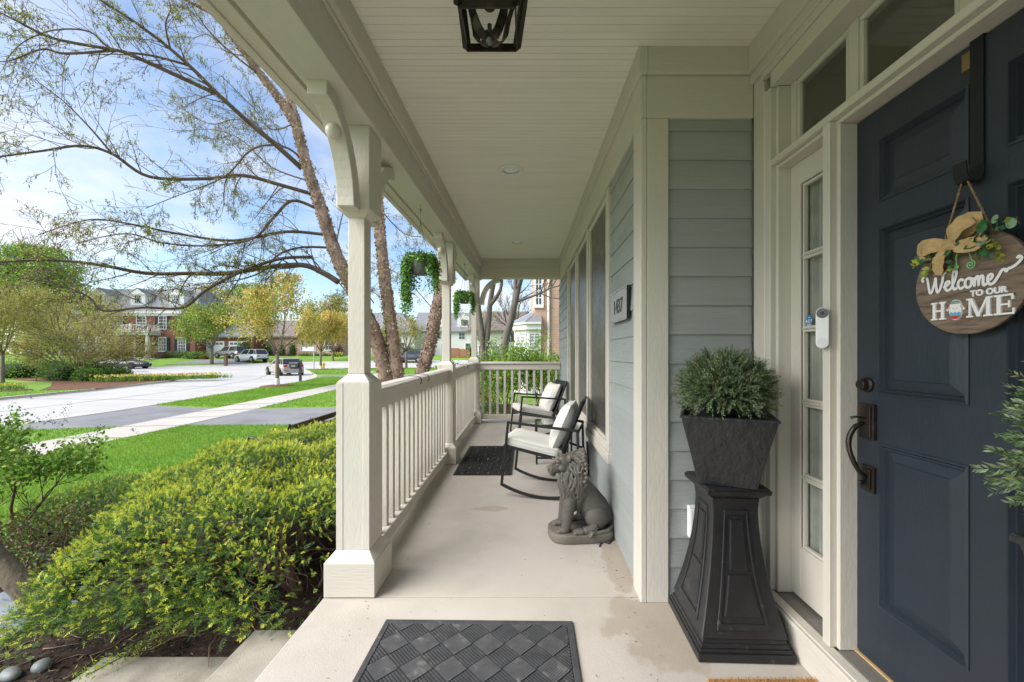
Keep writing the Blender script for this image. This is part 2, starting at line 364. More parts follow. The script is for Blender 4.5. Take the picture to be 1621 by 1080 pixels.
# ------------------------------------------------------------------ walls with lap siding
EXP = .1529; OFF = .0245
def lap(axis):     # profile of one lapped board, thick at the lower edge
    return [(0, 0), (-.013, 0), (-.0135, .006), (-.004, EXP+.02), (0, EXP+.02)]
sm = {}
def siding(parent, axis, face, a0, a1, k, m, ztop=9):
    key = (axis, round(a0, 3), round(a1, 3))
    h = min(EXP+.02, ztop-(OFF+k*EXP))
    if h < .03: return
    if key not in sm or h < EXP:
        mb = MB(); pr = [(-.0005, 0), (-.015, 0), (-.0155, .006), (-.015+.011*h/(EXP+.02), h), (-.0005, h)]
        if axis == 'y': mb.prism(pr, 'y', a0, a1)
        else: mb.prism(pr, 'x', a0, a1)
        o = mb.build('siding_board', m, parent)
        if h >= EXP: sm[key] = o.data
    else:
        o = bpy.data.objects.new('siding_board', sm[key]); COL.objects.link(o); o.parent = parent
    jit = rnd.uniform(-.0012, .0012)
    o.location = (face+jit, 0, OFF+k*EXP) if axis == 'y' else (0, face+jit, OFF+k*EXP)
fw = bpy.data.objects.new('front_wall', None); COL.objects.link(fw); tag(fw, 'long grey lap sided house wall with the triple window', 'wall', None, 'structure')
fb = MB(); WY0, WY1, WZ0, WZ1 = 3.02, 5.74, .60, 2.53
fb.box(.63, .74, 2.11, WY0, 0, 3.0); fb.box(.63, .74, WY1, 7.5, 0, 3.1); fb.box(.63, .74, WY0, WY1, 0, WZ0); fb.box(.63, .74, WY0, WY1, WZ1, 3.05)
fb.build('wall_sheathing', m_side, fw)
for k in range(-1, 17):
    if OFF+k*EXP+EXP <= WZ0+.01: siding(fw, 'y', .63, 2.222, 7.5, k, m_side)
    else:
        siding(fw, 'y', .63, 2.222, WY0, k, m_side, 2.53); siding(fw, 'y', .63, WY1, 7.5, k, m_side, 2.53)
MB().box(.598, .6295, 2.0755, 2.2215, 0, 2.529).build('corner_board', m_trim, fw, bevel=.004, seg=2)
c = MB(); c.sbox(.598, .6295, 2.0755, 7.1, 2.5305, 2.75, 2.575, zc(7.1)-.142); c.build('frieze_board', m_trimy, fw, bevel=.003)
c = MB(); c.sbox(.582, .6295, 2.056, 7.06, 2.751, zc(2.06)-.001, zc(7.06)-.141, zc(7.06)-.001); c.build('frieze_crown', m_trimy, fw, bevel=.003)
rw = bpy.data.objects.new('return_wall', None); COL.objects.link(rw); tag(rw, 'short grey lap sided wall behind the tall black planter', 'wall', None, 'structure')
MB().box(.6305, 1.30, 2.105, 2.2, 0, 3.0).build('wall_sheathing', m_sidex, rw)
for k in range(-1, 17): siding(rw, 'x', 2.105, .744, 1.187, k, m_sidex, 2.53)
MB().box(.6305, .7435, 2.0765, 2.1045, 0, 2.529).build('corner_board', m_trim, rw, bevel=.004, seg=2)
MB().box(.6305, 1.187, 2.0755, 2.1045, 2.5305, 2.75).build('frieze_board', m_trimx, rw, bevel=.003)
MB().box(.6305, 1.187, 2.0575, 2.1045, 2.751, 2.893).build('frieze_crown', m_trimx, rw, bevel=.003)

r2 = MB(); r2.box(.63, 1.34, -.1, .08, -.5, 3.0); r2.box(.63, .75, -2.5, -.1, -.5, 3.0); o = r2.build('entry_wall', m_sidex); tag(o, 'grey siding wall on the near side of the front door', 'wall', None, 'structure')
# ------------------------------------------------------------------ the triple window
wt = thing('triple_window', 'three tall dark screened windows in cream trim behind the rocking chairs', 'window', (.63, 4.4, .58))
XF = .603
f = MB(); f.box(XF, .64, WY0-.10, WY0-.001, WZ0-.03, WZ1-.001)
f.build('side_casing', m_trim, wt, bevel=.003)
MB().box(XF, .64, WY1+.001, WY1+.10, WZ0-.03, WZ1-.001).build('side_casing', m_trim, wt, bevel=.003)
MB().box(XF-.012, .64, WY0-.12, WY1+.12, WZ0-.11, WZ0-.031).build('window_sill', m_trimy, wt, bevel=.004)
MB().box(XF-.004, .66, WY0, WY1, WZ0-.03, WZ0+.03).build('sill_nose', m_trimy, wt, bevel=.004)
lay = [(3.06, 3.90), (4.0, 4.82), (4.92, 5.70)]
for i, (a, b) in enumerate(lay):
    if i: MB().box(XF, .64, lay[i-1][1]+.012, a-.012, WZ0+.031, WZ1-.002).build('mullion', m_trim, wt, bevel=.003)
    fr = MB(); w = .045
    for (x0, y0, y1, z0, z1) in ((.618, a, a+w, WZ0+.05, WZ1-.05), (.618, b-w, b, WZ0+.05, WZ1-.05), (.618, a, b, WZ1-.049, WZ1-.004), (.618, a, b, WZ0+.031, WZ0+.0495)): fr.box(x0, .66, y0, y1, z0, z1)
    sash = fr.build('sash', m_smooth, wt, bevel=.002)
    MB().box(.632, .636, a+w, b-w, WZ0+.0495, WZ1-.0495).build('screen', m_screen, sash)
    MB().box(.641, .648, a+w, b-w, 1.42, 1.47).build('meeting_rail', m_smooth, sash)

# ------------------------------------------------------------------ entrance: casing, sidelight, transom, door
en = thing('entrance_surround', 'cream panelled door surround with glazed sidelight and transom panes', 'door surround', (1.2, 1.5, .15))
XA, XB, XC = 1.18, 1.206, 1.267
# outer casing, in stepped strips
MB().box(XA+.006, 1.30, 1.988, 2.0755, .0, 2.7005).build('outer_casing', m_trim, en, bevel=.003)
c = MB(); c.box(XA, 1.30, 1.926, 1.9875, .156, 2.59); c.box(XA-.006, 1.2, 1.962, 1.9865, .156, 2.60); c.build('side_casing', m_smooth, en, bevel=.003)
MB().box(XB, 1.34, 1.907, 1.9255, .157, 2.585).build('side_jamb', m_smooth, en, bevel=.003)
c = MB(); c.box(XA, 1.34, -.6, 1.9255, 2.588, 2.66); c.box(XA-.008, 1.2, -.6, 1.987, 2.661, 2.70); c.build('head_casing', m_trimy, en, bevel=.003)
MB().box(XA-.012, 1.34, -.6, 2.0755, 2.701, 2.75).build('frieze_board', m_trimy, en, bevel=.003)
MB().sbox(XA-.03, 1.34, -.6, 2.0565, zc(-.6)-.14, zc(-.6)-.001, 2.751, zc(2.06)-.001).build('frieze_crown', m_trimy, en, bevel=.003)
# transom bar
c = MB(); c.box(XA, 1.34, -.6, 1.9255, 2.206, 2.236); c.box(XB, 1.34, -.6, 1.907, 2.189, 2.2055); c.build('transom_bar', m_trimy, en, bevel=.003)
# mullion between sidelight and door
c = MB(); c.box(XA, 1.34, 1.549, 1.587, .156, 2.2055); c.build('mullion_post', m_trim, en, bevel=.003)
MB().box(XB, 1.34, 1.531, 1.5485, .157, 2.188).build('door_jamb', m_trim, en, bevel=.003)
MB().box(XB, 1.34, 1.5875, 1.60, .157, 2.188).build('sidelight_jamb', m_trim, en, bevel=.003)
# sidelight sash
ss = MB(); S0, S1 = 1.6005, 1.9065; G0, G1 = 1.655, 1.84
ss.box(XC, 1.30, G1, S1, .17, 2.188); ss.box(XC, 1.30, S0, G0, .17, 2.188); ss.box(XC, 1.30, G0, G1, 2.085, 2.188); ss.box(XC, 1.30, G0, G1, .17, .405)
tops = [(2.068, 1.765), (1.733, 1.427), (1.398, 1.095), (1.057, .751), (.714, .419)]
sl = ss.build('sidelight_sash', m_smooth, en, bevel=.002)
for i, (t, b) in enumerate(tops):
    MB().box(1.287, 1.291, G0+.012, G1-.012, b, t).build('pane', m_glass, sl)
    g = MB()
    for q in (0, 1):
        o_ = .006*q; x0 = XC+.005+.007*q
        g.box(x0, 1.298, G1-.013+o_-.0001*q, G1-.0005 if q == 0 else G1-.0075, b-.015+.007*q, t+.015-.007*q) if q == 0 else None
    g.box(XC+.005, 1.296, G1-.012, G1-.0005, b-.013, t+.013); g.box(XC+.005, 1.296, G0+.0005, G0+.012, b-.013, t+.013)
    g.box(XC+.005, 1.296, G0+.0125, G1-.0125, t+.0005, t+.013); g.box(XC+.005, 1.296, G0+.0125, G1-.0125, b-.013, b-.0005)
    g.build('glazing_bead', m_smooth, sl, bevel=.003)
    if i < 4: MB().box(XC+.001, 1.30, G0, G1, tops[i+1][0]+.0135, b-.0135).build('muntin', m_smooth, sl, bevel=.003)
# curtain and dark room behind the glass
cv = MB(); nseg = 90; vs = []; fs = []
for i in range(nseg+1):
    t = i/nseg; yy = lerp(1.52, 1.852, t); xx = 1.335+.018*math.sin(t*38)+.008*math.sin(t*71)
    for zz in (.30, .52, 1.2, 2.2): vs.append((xx+(.012*math.sin(t*60) if zz < .5 else 0), yy, zz))
for i in range(nseg):
    for k in range(3): fs.append((i*4+k, i*4+k+1, i*4+k+5, i*4+k+4))
cv.add(vs[4*int(nseg*.0):], fs); tag(cv.build('lace_curtain', m_curtain, None, smooth=True, fix=False), 'white lace curtain with a ruffled hem behind the sidelight glass', 'curtain')
rm = MB(); rm.box(2.4, 2.45, -1, 2.2, 0, 3.0); rm.box(1.32, 2.4, 2.11, 2.2, 0, 3.0); rm.box(1.32, 2.4, -1, -.9, 0, 3.0); rm.box(1.30, 2.4, -1, 2.2, -.1, .15); rm.box(1.34, 2.4, -1, 2.2, 2.95, 3.04)
tag(rm.build('hall_wall', mat('hall_paint', (.42, .33, .26), .8), None), 'beige hall walls inside the house', None, None, 'structure')
# transom panes
for (a, b) in ((1.9065, 1.87), (1.566, 1.52), (1.165, 1.125), (.5, .46)): ts = MB().box(XC, 1.30, b, a, 2.2365, 2.5875).build('transom_mullion', m_smooth, en, bevel=.002)
for (a, b) in ((1.8695, 1.5665), (1.5195, 1.1655), (1.1245, .5005)):
    g = MB(); z0, z1 = 2.2375, 2.587
    for k in (0,): g.box(XC+.003, 1.296, b, a, z0, z0+.022); g.box(XC+.003, 1.296, b, a, z1-.022, z1); g.box(XC+.003, 1.296, b, b+.018, z0+.0225, z1-.0225); g.box(XC+.003, 1.296, a-.018, a, z0+.0225, z1-.0225)
    g.build('glazing_bead', m_smooth, ts, bevel=.004)
    MB().box(1.285, 1.289, b+.0185, a-.0185, z0+.023, z1-.023).build('pane', m_glasst, ts)
# sill, riser board, threshold
c = MB(); c.box(1.147, 1.30, -.6, 2.0, 0.001, .128); c.build('riser_board', m_trimy, en, bevel=.003)
c = MB(); c.box(1.138, 1.20, -.6, 2.02, .1285, .148); c.box(1.15, 1.2, -.6, 2.02, .1485, .156); c.build('sill_nose', m_trimy, en, bevel=.004)
c = MB(); c.box(1.2005, 1.32, 1.6, 1.99, .12, .1555)
for i in range(14): c.box(1.2005+i*.0075, 1.2005+i*.0075+.0055, -.5, 1.5305, .14, .158)
c.box(1.2005, 1.32, -.5, 1.53, .12, .153)
c.build('threshold', m_sill, en)
MB().box(1.262, 1.272, .6, 1.531, .1585, .165).build('weather_strip', mat('pale_wood_strip', (.5, .34, .17), .6, .2, 12), en)

# the door: stiles, rails and raised panels
DX = 1.273; D0, D1 = .668, 1.5305
dr = thing('front_door', 'dark slate blue six panel front door', 'door', (DX, 1.1, .17))
cols = [(1.432, 1.144), (1.05, .762)]; rows = [(2.07, 1.848), (1.748, 1.154), (.975, .39)]
s = MB(); zt = 2.183
ys = [D1, 1.432, 1.144, 1.05, .762, D0]; zs = [zt, 2.07, 1.848, 1.748, 1.154, .975, .39, .169]
for (a, b) in ((D1, 1.432), (1.144, 1.05), (.762, D0)): s.box(DX, DX+.045, b, a, .169, zt)
for (a, b) in cols:
    for (t, u) in ((zt, 2.07), (1.848, 1.748), (1.154, .975), (.39, .169)): s.box(DX+.0002, DX+.045, b, a, u, t)
door_leaf = s.build('door_leaf', m_door, dr)
for (a, b) in cols:
    for (t, u) in rows:
        p = MB()
        def ring(o0, o1, x0, x1):   # sloping frame from inset o0 at depth x0 to inset o1 at depth x1
            q0 = [(x0, b+o0, u+o0), (x0, a-o0, u+o0), (x0, a-o0, t-o0), (x0, b+o0, t-o0)]; q1 = [(x1, b+o1, u+o1), (x1, a-o1, u+o1), (x1, a-o1, t-o1), (x1, b+o1, t-o1)]
            p.add(q0+q1, [(0, 1, 5, 4), (1, 2, 6, 5), (2, 3, 7, 6), (3, 0, 4, 7)])
        ring(-.002, .004, DX-.004, DX-.006); ring(.004, .010, DX-.006, DX+.006); ring(.010, .016, DX+.006, DX+.004); ring(.016, .020, DX+.004, DX+.014); ring(.020, .052, DX+.014, DX+.005); ring(.052, .055, DX+.005, DX+.002)
        ring(-.002, -.002, DX+.01, DX-.004)
        o = .055; p.add([(DX+.002, b+o, u+o), (DX+.002, a-o, u+o), (DX+.002, a-o, t-o), (DX+.002, b+o, t-o)], [(0, 1, 2, 3)])
        p.build('door_panel', m_door, dr, fix=False)
# handle set
h = MB(); yk = 1.475
h.box(DX-.014, DX, yk-.032, yk+.034, .985, 1.115); h.box(DX-.02, DX-.014, yk-.024, yk+.026, .995, 1.105)
hp = h.build('handle_plate', m_bronze, dr, bevel=.003, seg=2)
h = MB(); h.box(DX-.012, DX, yk-.03, yk+.03, .79, .885); h.box(DX-.018, DX-.012, yk-.02, yk+.02, .80, .875); h.build('lower_plate', m_bronze, dr, bevel=.003, seg=2)
g = MB(); pts = []
for i in range(15):
    t = i/14; z = lerp(1.045, .832, t); out = .052*math.sin(math.pi*min(1, t*1.05+.02))**.55 if 0 < t < 1 else .0
    pts.append((DX-.018-out, yk+.004+.010*math.sin(t*6.0), z))
g.tube(pts, [.006]+[.0095]*5+[.0085]*5+[.0075]*3+[.006], 10); g.ell((DX-.03, yk+.004, .822), (.012, .009, .009)); g.build('grip', m_bronze, hp, smooth=True)
g = MB(); g.tube([(DX-.02, yk, 1.062), (DX-.05, yk+.004, 1.066), (DX-.062, yk+.012, 1.060)], [.006, .008, .009], 8, flat=.5); g.build('thumb_latch', m_bronze, hp, smooth=True)
g = MB(); g.lathe([(.028, 0), (.028, -.008), (.022, -.014), (.019, -.03), (.017, -.032)], (DX, yk+.008, 1.185), 20, 'x'); g.build('deadbolt', m_bronze, dr)
# ------------------------------------------------------------------ ground, street, pavements
def terr(x, y):
    for (a, za), (b, zb_) in (((-999, -.5), (48, -.5)), ((48, -.5), (52, -.25)), ((52, -.25), (56, .2)), ((56, .2), (62, .9)), ((62, .9), (120, 1.2)), ((120, 1.2), (2000, 2))):
        if y <= b: return lerp(za, zb_, max(0, (y-a)/(b-a)))
    return 2
G = -.40
m_lawn = mat('lawn_soil_green', (.16, .285, .038), .9, .22, .6, .5, 30, spec=.15, col2=(.19, .295, .05), c2scale=1.4, c2lo=.42, c2hi=.65)
m_road = mat('pale_concrete_road', (.47, .455, .44), .85, .07, .35, .2, 60, spec=.2, col2=(.42, .405, .39), c2scale=.6, c2lo=.45, c2hi=.7)
m_walk = mat('sidewalk_concrete', (.48, .445, .40), .85, .09, 1.2, .25, 80, spec=.2, col2=(.47, .43, .38), c2scale=1.6, c2lo=.5, c2hi=.7)
m_asph = mat('worn_asphalt', (.225, .225, .232), .85, .12, 1.0, .5, 120, spec=.25, col2=(.18, .18, .187), c2scale=1.3, c2lo=.48, c2hi=.66)
m_mulch = mat('dark_mulch', (.040, .028, .022), .95, .4, 9, 1., 45, spec=.15, col2=(.085, .055, .04), c2scale=24, c2lo=.52, c2hi=.66)
m_mulchr = mat('red_brown_mulch', (.17, .085, .05), .95, .35, 5, 1., 30, spec=.15, col2=(.10, .05, .03), c2scale=8)
def grid(xs, ys, zf_, name, m):
    vs = [(x, y, zf_(x, y)) for y in ys for x in xs]; n = len(xs)
    fs = [(j*n+i, j*n+i+1, (j+1)*n+i+1, (j+1)*n+i) for j in range(len(ys)-1) for i in range(n-1)]
    return MB().add(vs, fs).build(name, m, None, fix=False)
o = grid([-600, -300, -150, -90, -60, -40, -25, -10, 5, 20, 40, 80, 160, 400], [-200, -60, -20, 0, 20, 40, 48, 50, 52, 54, 56, 58, 60, 62, 70, 90, 120, 200, 400, 900], lambda x, y: terr(x, y)-.02, 'ground', m_lawn)
tag(o, 'grassy ground of the neighbourhood', None, None, 'structure')
def strip(name, A, B, zf_, m, label, cols=1):
    """sheet between two edge lines given point by point"""
    n = len(A); vs = []
    for a, b in zip(A, B):
        for k in range(cols+1):
            x = lerp(a[0], b[0], k/cols); y = lerp(a[1], b[1], k/cols); vs.append((x, y, zf_(x, y)))
    c = cols+1; o = MB().add(vs, [(i*c+k, i*c+k+1, (i+1)*c+k+1, (i+1)*c+k) for i in range(n-1) for k in range(cols)]).build(name, m, None, fix=False)
    return tag(o, label, None, None, 'structure')
near = [(-11.9, -30), (-12.05, 6), (-12.3, 12), (-13, 18), (-13.9, 25), (-15.4, 29), (-17, 32), (-21, 38.5), (-24.5, 43.5)]
far = [(-20.4, -30), (-20.2, 6), (-20.2, 15.3), (-20.7, 19), (-22.4, 25), (-24.4, 28.2), (-27, 30), (-36, 35), (-46, 38.2)]
strip('street', near, far, lambda x, y: -.494, m_road, 'pale concrete residential street')
xs = [-100, -70, -60, -50, -46, -40, -32, -24.5, -20, -10, 0, 20, 60]
yn = [40, 39.5, 39.2, 38.6, 38.2, 40, 41.5, 43.5, 47.6, 49.2, 50, 51, 53]; yfr = [47, 48, 48.5, 49.5, 50.5, 53, 55.5, 56.5, 57, 57.4, 57.8, 58.4, 60]
strip('cross_street', list(zip(xs, yn)), list(zip(xs, yfr)), lambda x, y: terr(x, y)-.006, m_road, 'pale concrete cross street at the end of the block', 10)
m_lawnpad = m_lawn
def pad(name, poly, m, label, z=G, zb_=-.6):
    o = MB().prism(poly, 'z', zb_, z).build(name, m, None); bm = bmesh.new(); bm.from_mesh(o.data); bmesh.ops.triangulate(bm, faces=bm.faces); bm.to_mesh(o.data); bm.free(); return tag(o, label, None, None, 'structure')
yard = [(x, y) for x, y in near]+[(-21, 47), (-10, 48.6), (0, 49.4), (60, 52), (60, -30)]
pad('lawn', yard, m_lawn, 'front lawns along the near side of the street')
isl = [(x, y) for x, y in far]+[(-100, 39.5), (-100, -30)]
pad('island_lawn', isl, m_lawn, 'lawn across the street')
def kerb(line, side, name, label):
    vs = []; n = len(line)
    for i, (x, y) in enumerate(line):
        a = line[max(0, i-1)]; b = line[min(n-1, i+1)]; d = Vector((b[0]-a[0], b[1]-a[1])).normalized(); nx, ny = (-d.y*side, d.x*side)
        for (o_, z) in ((.30, -.488), (.02, -.484), (-.01, -.385), (-.16, -.385), (-.16, -.41)): vs.append((x+nx*o_, y+ny*o_, z))
    o = MB().add(vs, [(i*5+k, i*5+k+1, i*5+k+6, i*5+k+5) for i in range(n-1) for k in range(4)]).build(name, m_walk, None, fix=False); tag(o, label, None, None, 'structure')
kerb(near, 1, 'kerb', 'concrete kerb on the near side of the street'); kerb(far, -1, 'kerb', 'concrete kerb across the street')
# sidewalk in single slabs
L_ = [(-9.2, -12), (-9.3, 8), (-9.56, 11.6), (-10.0, 16), (-10.45, 21.8), (-11.1, 27), (-12.6, 33), (-17, 39.5), (-24, 47)]
Rr = [(-7.95, -12), (-8.05, 8), (-8.25, 12.2), (-8.75, 16.6), (-9.2, 22), (-9.8, 27), (-11.4, 33.4), (-16, 40.4), (-23, 48)]
sw = bpy.data.objects.new('sidewalk', None); COL.objects.link(sw); tag(sw, 'pale concrete sidewalk crossing the lawns', None, None, 'structure')
def along(line, t):
    x = t*(len(line)-1); i = min(int(x), len(line)-2); f = x-i; return (lerp(line[i][0], line[i+1][0], f), lerp(line[i][1], line[i+1][1], f))
ns = [13, 3, 3, 4, 4, 4, 5, 6]
for s_ in range(8):
    for k in range(ns[s_]):
        t0, t1 = (s_+k/ns[s_])/8, (s_+(k+1)/ns[s_])/8; e = .0012 if s_ else .0006
        a, b, c, d = along(L_, t0+e), along(Rr, t0+e), along(Rr, t1-e), along(L_, t1-e)
        MB().prism([a, b, c, d], 'z', -.5, G+.012+rnd.uniform(-.004, .004)).build('sidewalk_slab', m_walk, sw)
tag(MB().prism([(-9.25, 9.3), (-9.55, 12.35), (-12.35, 13.0), (-12.1, 8.7)], 'z', -.5, G+.006).build('driveway_apron', m_asph), 'grey asphalt driveway apron by the street', None, None, 'structure')
tag(MB().prism([(-8.1, 9.45), (-2.6, 9.6), (-2.6, 12.9), (-8.3, 12.2)], 'z', -.5, G+.006).build('driveway', m_asph), 'grey asphalt driveway beyond the front lawn', None, None, 'structure')
tag(MB().prism([(-15.6, 29.4), (-12.0, 29.6), (30, 30.4), (30, 33.4), (-11.6, 32.2), (-16.6, 31.4)], 'z', -.5, G+.007).build('neighbour_driveway', m_asph), 'grey driveway of the next house', None, None, 'structure')
tag(MB().prism([(-5.1, -6), (-2.0, -6), (-1.085, -3), (-1.085, 7.6), (-2.6, 7.9), (-3.6, 6), (-4.2, 4.2), (-5.0, 2.8)], 'z', -.5, G+.05).build('mulch_bed', m_mulch), 'dark mulch bed under the yew hedge', None, None, 'structure')
tag(MB().prism([(-2.6, 7.9), (-.9, 7.6), (3, 7.6), (3, 13), (-1.6, 13.2), (-3.2, 10)], 'z', -.5, G+.03).build('mulch_bed', m_mulch), 'mulch bed beside the end of the porch', None, None, 'structure')
tag(MB().prism([(-20.75, 19.2), (-22.6, 25), (-24.6, 28.1), (-27, 29.6), (-33, 32.5), (-37, 31), (-34, 26), (-28, 23.5), (-24.5, 20.5), (-22.5, 18.4)], 'z', -.5, G+.02).build('island_mulch', m_mulchr), 'red brown mulch of the flower bed across the street', None, None, 'structure')
pl = [(-24.6+1.7*math.cos(2*math.pi*i/20), 18.1+1.1*math.sin(2*math.pi*i/20)) for i in range(20)]
tag(MB().prism(pl, 'z', -.5, G+.021).build('tree_mulch', m_mulchr), 'round mulch patch in the lawn across the street', None, None, 'structure')
pl = [(x, y) for x, y in ((-.85, 8.4), (.6, 8.2), (.75, 9.2), (-.55, 9.7))]
tag(MB().prism(pl, 'z', -.5, G+.045).build('stone_path', m_walk), 'pale stone path beyond the end railing', None, None, 'structure')

# tar sealed seams across the pale road
m_tar = mat('tar_seam', (.10, .098, .095), .7, .2, 6)
def seam(pts, w, label):
    line = cat_line(pts); vs = []; n = len(line)
    for i, (x, y) in enumerate(line):
        a = line[max(0, i-1)]; b = line[min(n-1, i+1)]; d = Vector((b[0]-a[0], b[1]-a[1])).normalized(); ww = w*(.7+.6*rnd.random())/2
        for s_ in (-1, 1): vs.append((x-d.y*ww*s_, y+d.x*ww*s_, max(-.4905, terr(x, y)+.0012) if y > 48 else -.4905))
    tag(MB().add(vs, [(2*i, 2*i+2, 2*i+3, 2*i+1) for i in range(n-1)]).build('road_seam', m_tar, None, fix=False), label, None, None, 'structure')
def cat_line(P):
    out = []
    for (a, b) in zip(P[:-1], P[1:]):
        for k in range(8): out.append((lerp(a[0], b[0], k/8)+rnd.uniform(-.03, .03), lerp(a[1], b[1], k/8)+rnd.uniform(-.03, .03)))
    return out+[P[-1]]
seam([(-16.1, -5), (-16.2, 10), (-16.4, 16), (-17.2, 22), (-19, 28), (-22, 34)], .05, 'long tar seam along the middle of the street')
seam([(-12.3, 15.2), (-16.3, 15.6), (-20.3, 15.9)], .04, 'tar seam crossing the street'); seam([(-13.3, 21), (-16.8, 21.6), (-21.0, 22.2)], .05, 'second tar seam crossing the street')
seam([(-26.5, 41.5), (-29, 44), (-32, 45), (-36, 44.5), (-40, 43)], .12, 'curved dark seam on the junction')
seam([(-12.6, -4), (-12.72, 6), (-12.95, 12), (-13.65, 18), (-14.5, 25)], .03, 'gutter joint along the near kerb')
# ------------------------------------------------------------------ columns
m_stained = mat('trim_paint_mildewed', PAINT, .5, .05, 2.5, .22, 90, (1, 1, .25), spec=.35, col2=(.33, .30, .24), c2scale=2.2, c2lo=.56, c2hi=.72)
CX = -.94
def bracket(col, dirv, zbm, yk):
    """curved brace from the column block out to the beam along dirv (a horizontal unit vector)"""
    dx, dy = dirv; mb = MB(); n = 14; H = zbm-.002
    z0 = H-.47; cen = (.38, z0); pts_o = []; pts_i = []
    for i in range(n+1):
        a = R(180-88*i/n)
        pts_o.append((cen[0]+.29*math.cos(a), cen[1]+.40*math.sin(a)))
        pts_i.append((max(.002, cen[0]+.372*math.cos(a)), min(H, cen[1]+.475*math.sin(a))))
    pts_o[-1] = (.37, pts_o[-1][1]); pts_i[-1] = (.37, H)
    vs = []
    for (d, z) in pts_o+pts_i:
        for w in (-.045, .045): vs.append((CX+dx*(.09+d)-dy*w, yk+dy*(.09+d)+dx*w, z))
    k = n+1; fs = []
    for i in range(n):
        o0, o1, i0, i1 = 2*i, 2*i+2, 2*(k+i), 2*(k+i)+2
        fs += [(o0, o1, o1+1, o0+1), (i0, i0+1, i1+1, i1), (o0, i0, i1, o1), (o0+1, o1+1, i1+1, i0+1)]
    fs += [(0, 1, 2*k+1, 2*k), (2*n, 2*(k+n), 2*(k+n)+1, 2*n+1)]
    mb.add(vs, fs); b = mb.build('bracket', m_trim, col, bevel=.004, seg=2)
    a = R(180-54); d = .09+cen[0]+.29*math.cos(a); z = cen[1]+.40*math.sin(a)
    MB().ell((CX+dx*(d+.006), yk+dy*(d+.006), z-.008), .037, 20, 14).build('ball_finial', m_smooth, b, smooth=True)
def column(yk, label, dirs):
    z0 = zf(yk); zt = zb(yk)-.001
    t = thing('porch_column', label, 'column', (CX, yk, z0), 'cream porch columns')
    c = MB(); c.box(CX-.136, CX+.136, yk-.136, yk+.136, z0+.003, z0+.185); c.build('base', m_trimx, t, bevel=.004, seg=2)
    MB().frus(CX, yk, z0+.1855, .134, z0+.235, .0905).build('base_cap', m_smooth, t, bevel=.003)
    c = MB(); c.box(CX-.088, CX+.088, yk-.088, yk+.088, z0+.2352, z0+1.1405)
    for sx in (-1, 1):
        c.box(CX+sx*.072-.018, CX+sx*.072+.018, yk-.0905, yk-.0881, z0+.2354, z0+1.14)
        c.box(CX+sx*.072-.018, CX+sx*.072+.018, yk+.0881, yk+.0905, z0+.2354, z0+1.14)
    c.box(CX-.0905, CX-.0882, yk-.09, yk+.09, z0+.2356, z0+1.1398); c.box(CX+.0882, CX+.0905, yk-.09, yk+.09, z0+.2356, z0+1.1398)
    c.build('pedestal', m_trim, t, bevel=.0025)
    MB().frus(CX, yk, z0+1.141, .0895, z0+1.187, .0465).build('pedestal_cap', m_smooth, t, bevel=.003)
    MB().box(CX-.046, CX+.046, yk-.046, yk+.046, z0+1.1872, zt-.49).build('shaft', m_trim, t, bevel=.004, seg=2)
    MB().frus(CX, yk, zt-.4898, .0465, zt-.4505, .0895).build('capital', m_smooth, t, bevel=.003)
    MB().box(CX-.09, CX+.09, yk-.09, yk+.09, zt-.45, zt).build('capital_block', m_trim, t, bevel=.004, seg=2)
    for d in dirs: bracket(t, d, zb(yk), yk)
    return t
CY = (2.247, 4.70, 7.20)
column(CY[0], 'cream square porch column nearest the front door, beside the yew hedge', [(0, -1), (0, 1)])
column(CY[1], 'middle cream porch column between the two long railings', [(0, -1), (0, 1)])
column(CY[2], 'cream corner porch column at the far end where two railings meet', [(0, -1), (1, 0)])

# ------------------------------------------------------------------ railings
def railing_y(y0, y1, label, n, stain):
    a, b = zf(y0), zf(y1)
    t = thing('porch_railing', label, 'railing', (CX, (y0+y1)/2, 0), 'cream porch railings')
    x = CX-.005
    c = MB(); c.hexa([(x-.072, y0, a+1.06), (x+.072, y0, a+1.06), (x+.072, y1, b+1.06), (x-.072, y1, b+1.06), (x-.072, y0, a+1.083), (x+.072, y0, a+1.083), (x+.072, y1, b+1.083), (x-.072, y1, b+1.083)])
    c.hexa([(x-.0715, y0, a+1.0832), (x+.0715, y0, a+1.0832), (x+.0715, y1, b+1.0832), (x-.0715, y1, b+1.0832), (x-.04, y0, a+1.098), (x+.04, y0, a+1.098), (x+.04, y1, b+1.098), (x-.04, y1, b+1.098)])
    c.build('top_rail', m_trimy, t, bevel=.004, seg=2)
    MB().sbox(x-.04, x+.04, y0, y1, a+.957, a+1.0598, b+.957, b+1.0598).build('rail_board', m_trimy, t, bevel=.003)
    MB().sbox(x-.045, x+.045, y0, y1, a+.067, a+.148, b+.067, b+.148).build('bottom_rail', m_trimy, t, bevel=.004)
    me = None; me2 = None
    for i in range(n):
        yy = y0+(y1-y0)*(i+.6)/(n+.2); zo = zf(yy); st = abs(yy-stain) < .30
        if st and me2 is None or (not st and me is None):
            o = MB().box(-.02, .02, -.02, .02, .1482, .9568).build('baluster', m_stained if st else m_trim, None, bevel=.003)
            if st: me2 = o.data
            else: me = o.data
        else:
            o = bpy.data.objects.new('baluster', me2 if st else me); COL.objects.link(o)
            md = o.modifiers.new('bevel', 'BEVEL'); md.width = .003; md.segments = 1
        o.parent = t; o.location = (x-t.location.x, yy-t.location.y, zo-t.location.z)
    return t
railing_y(CY[0]+.0915, CY[1]-.0915, 'long cream railing between the near and middle columns', 18, 3.4)
railing_y(CY[1]+.0915, CY[2]-.0915, 'long cream railing between the middle and corner columns', 19, 5.75)
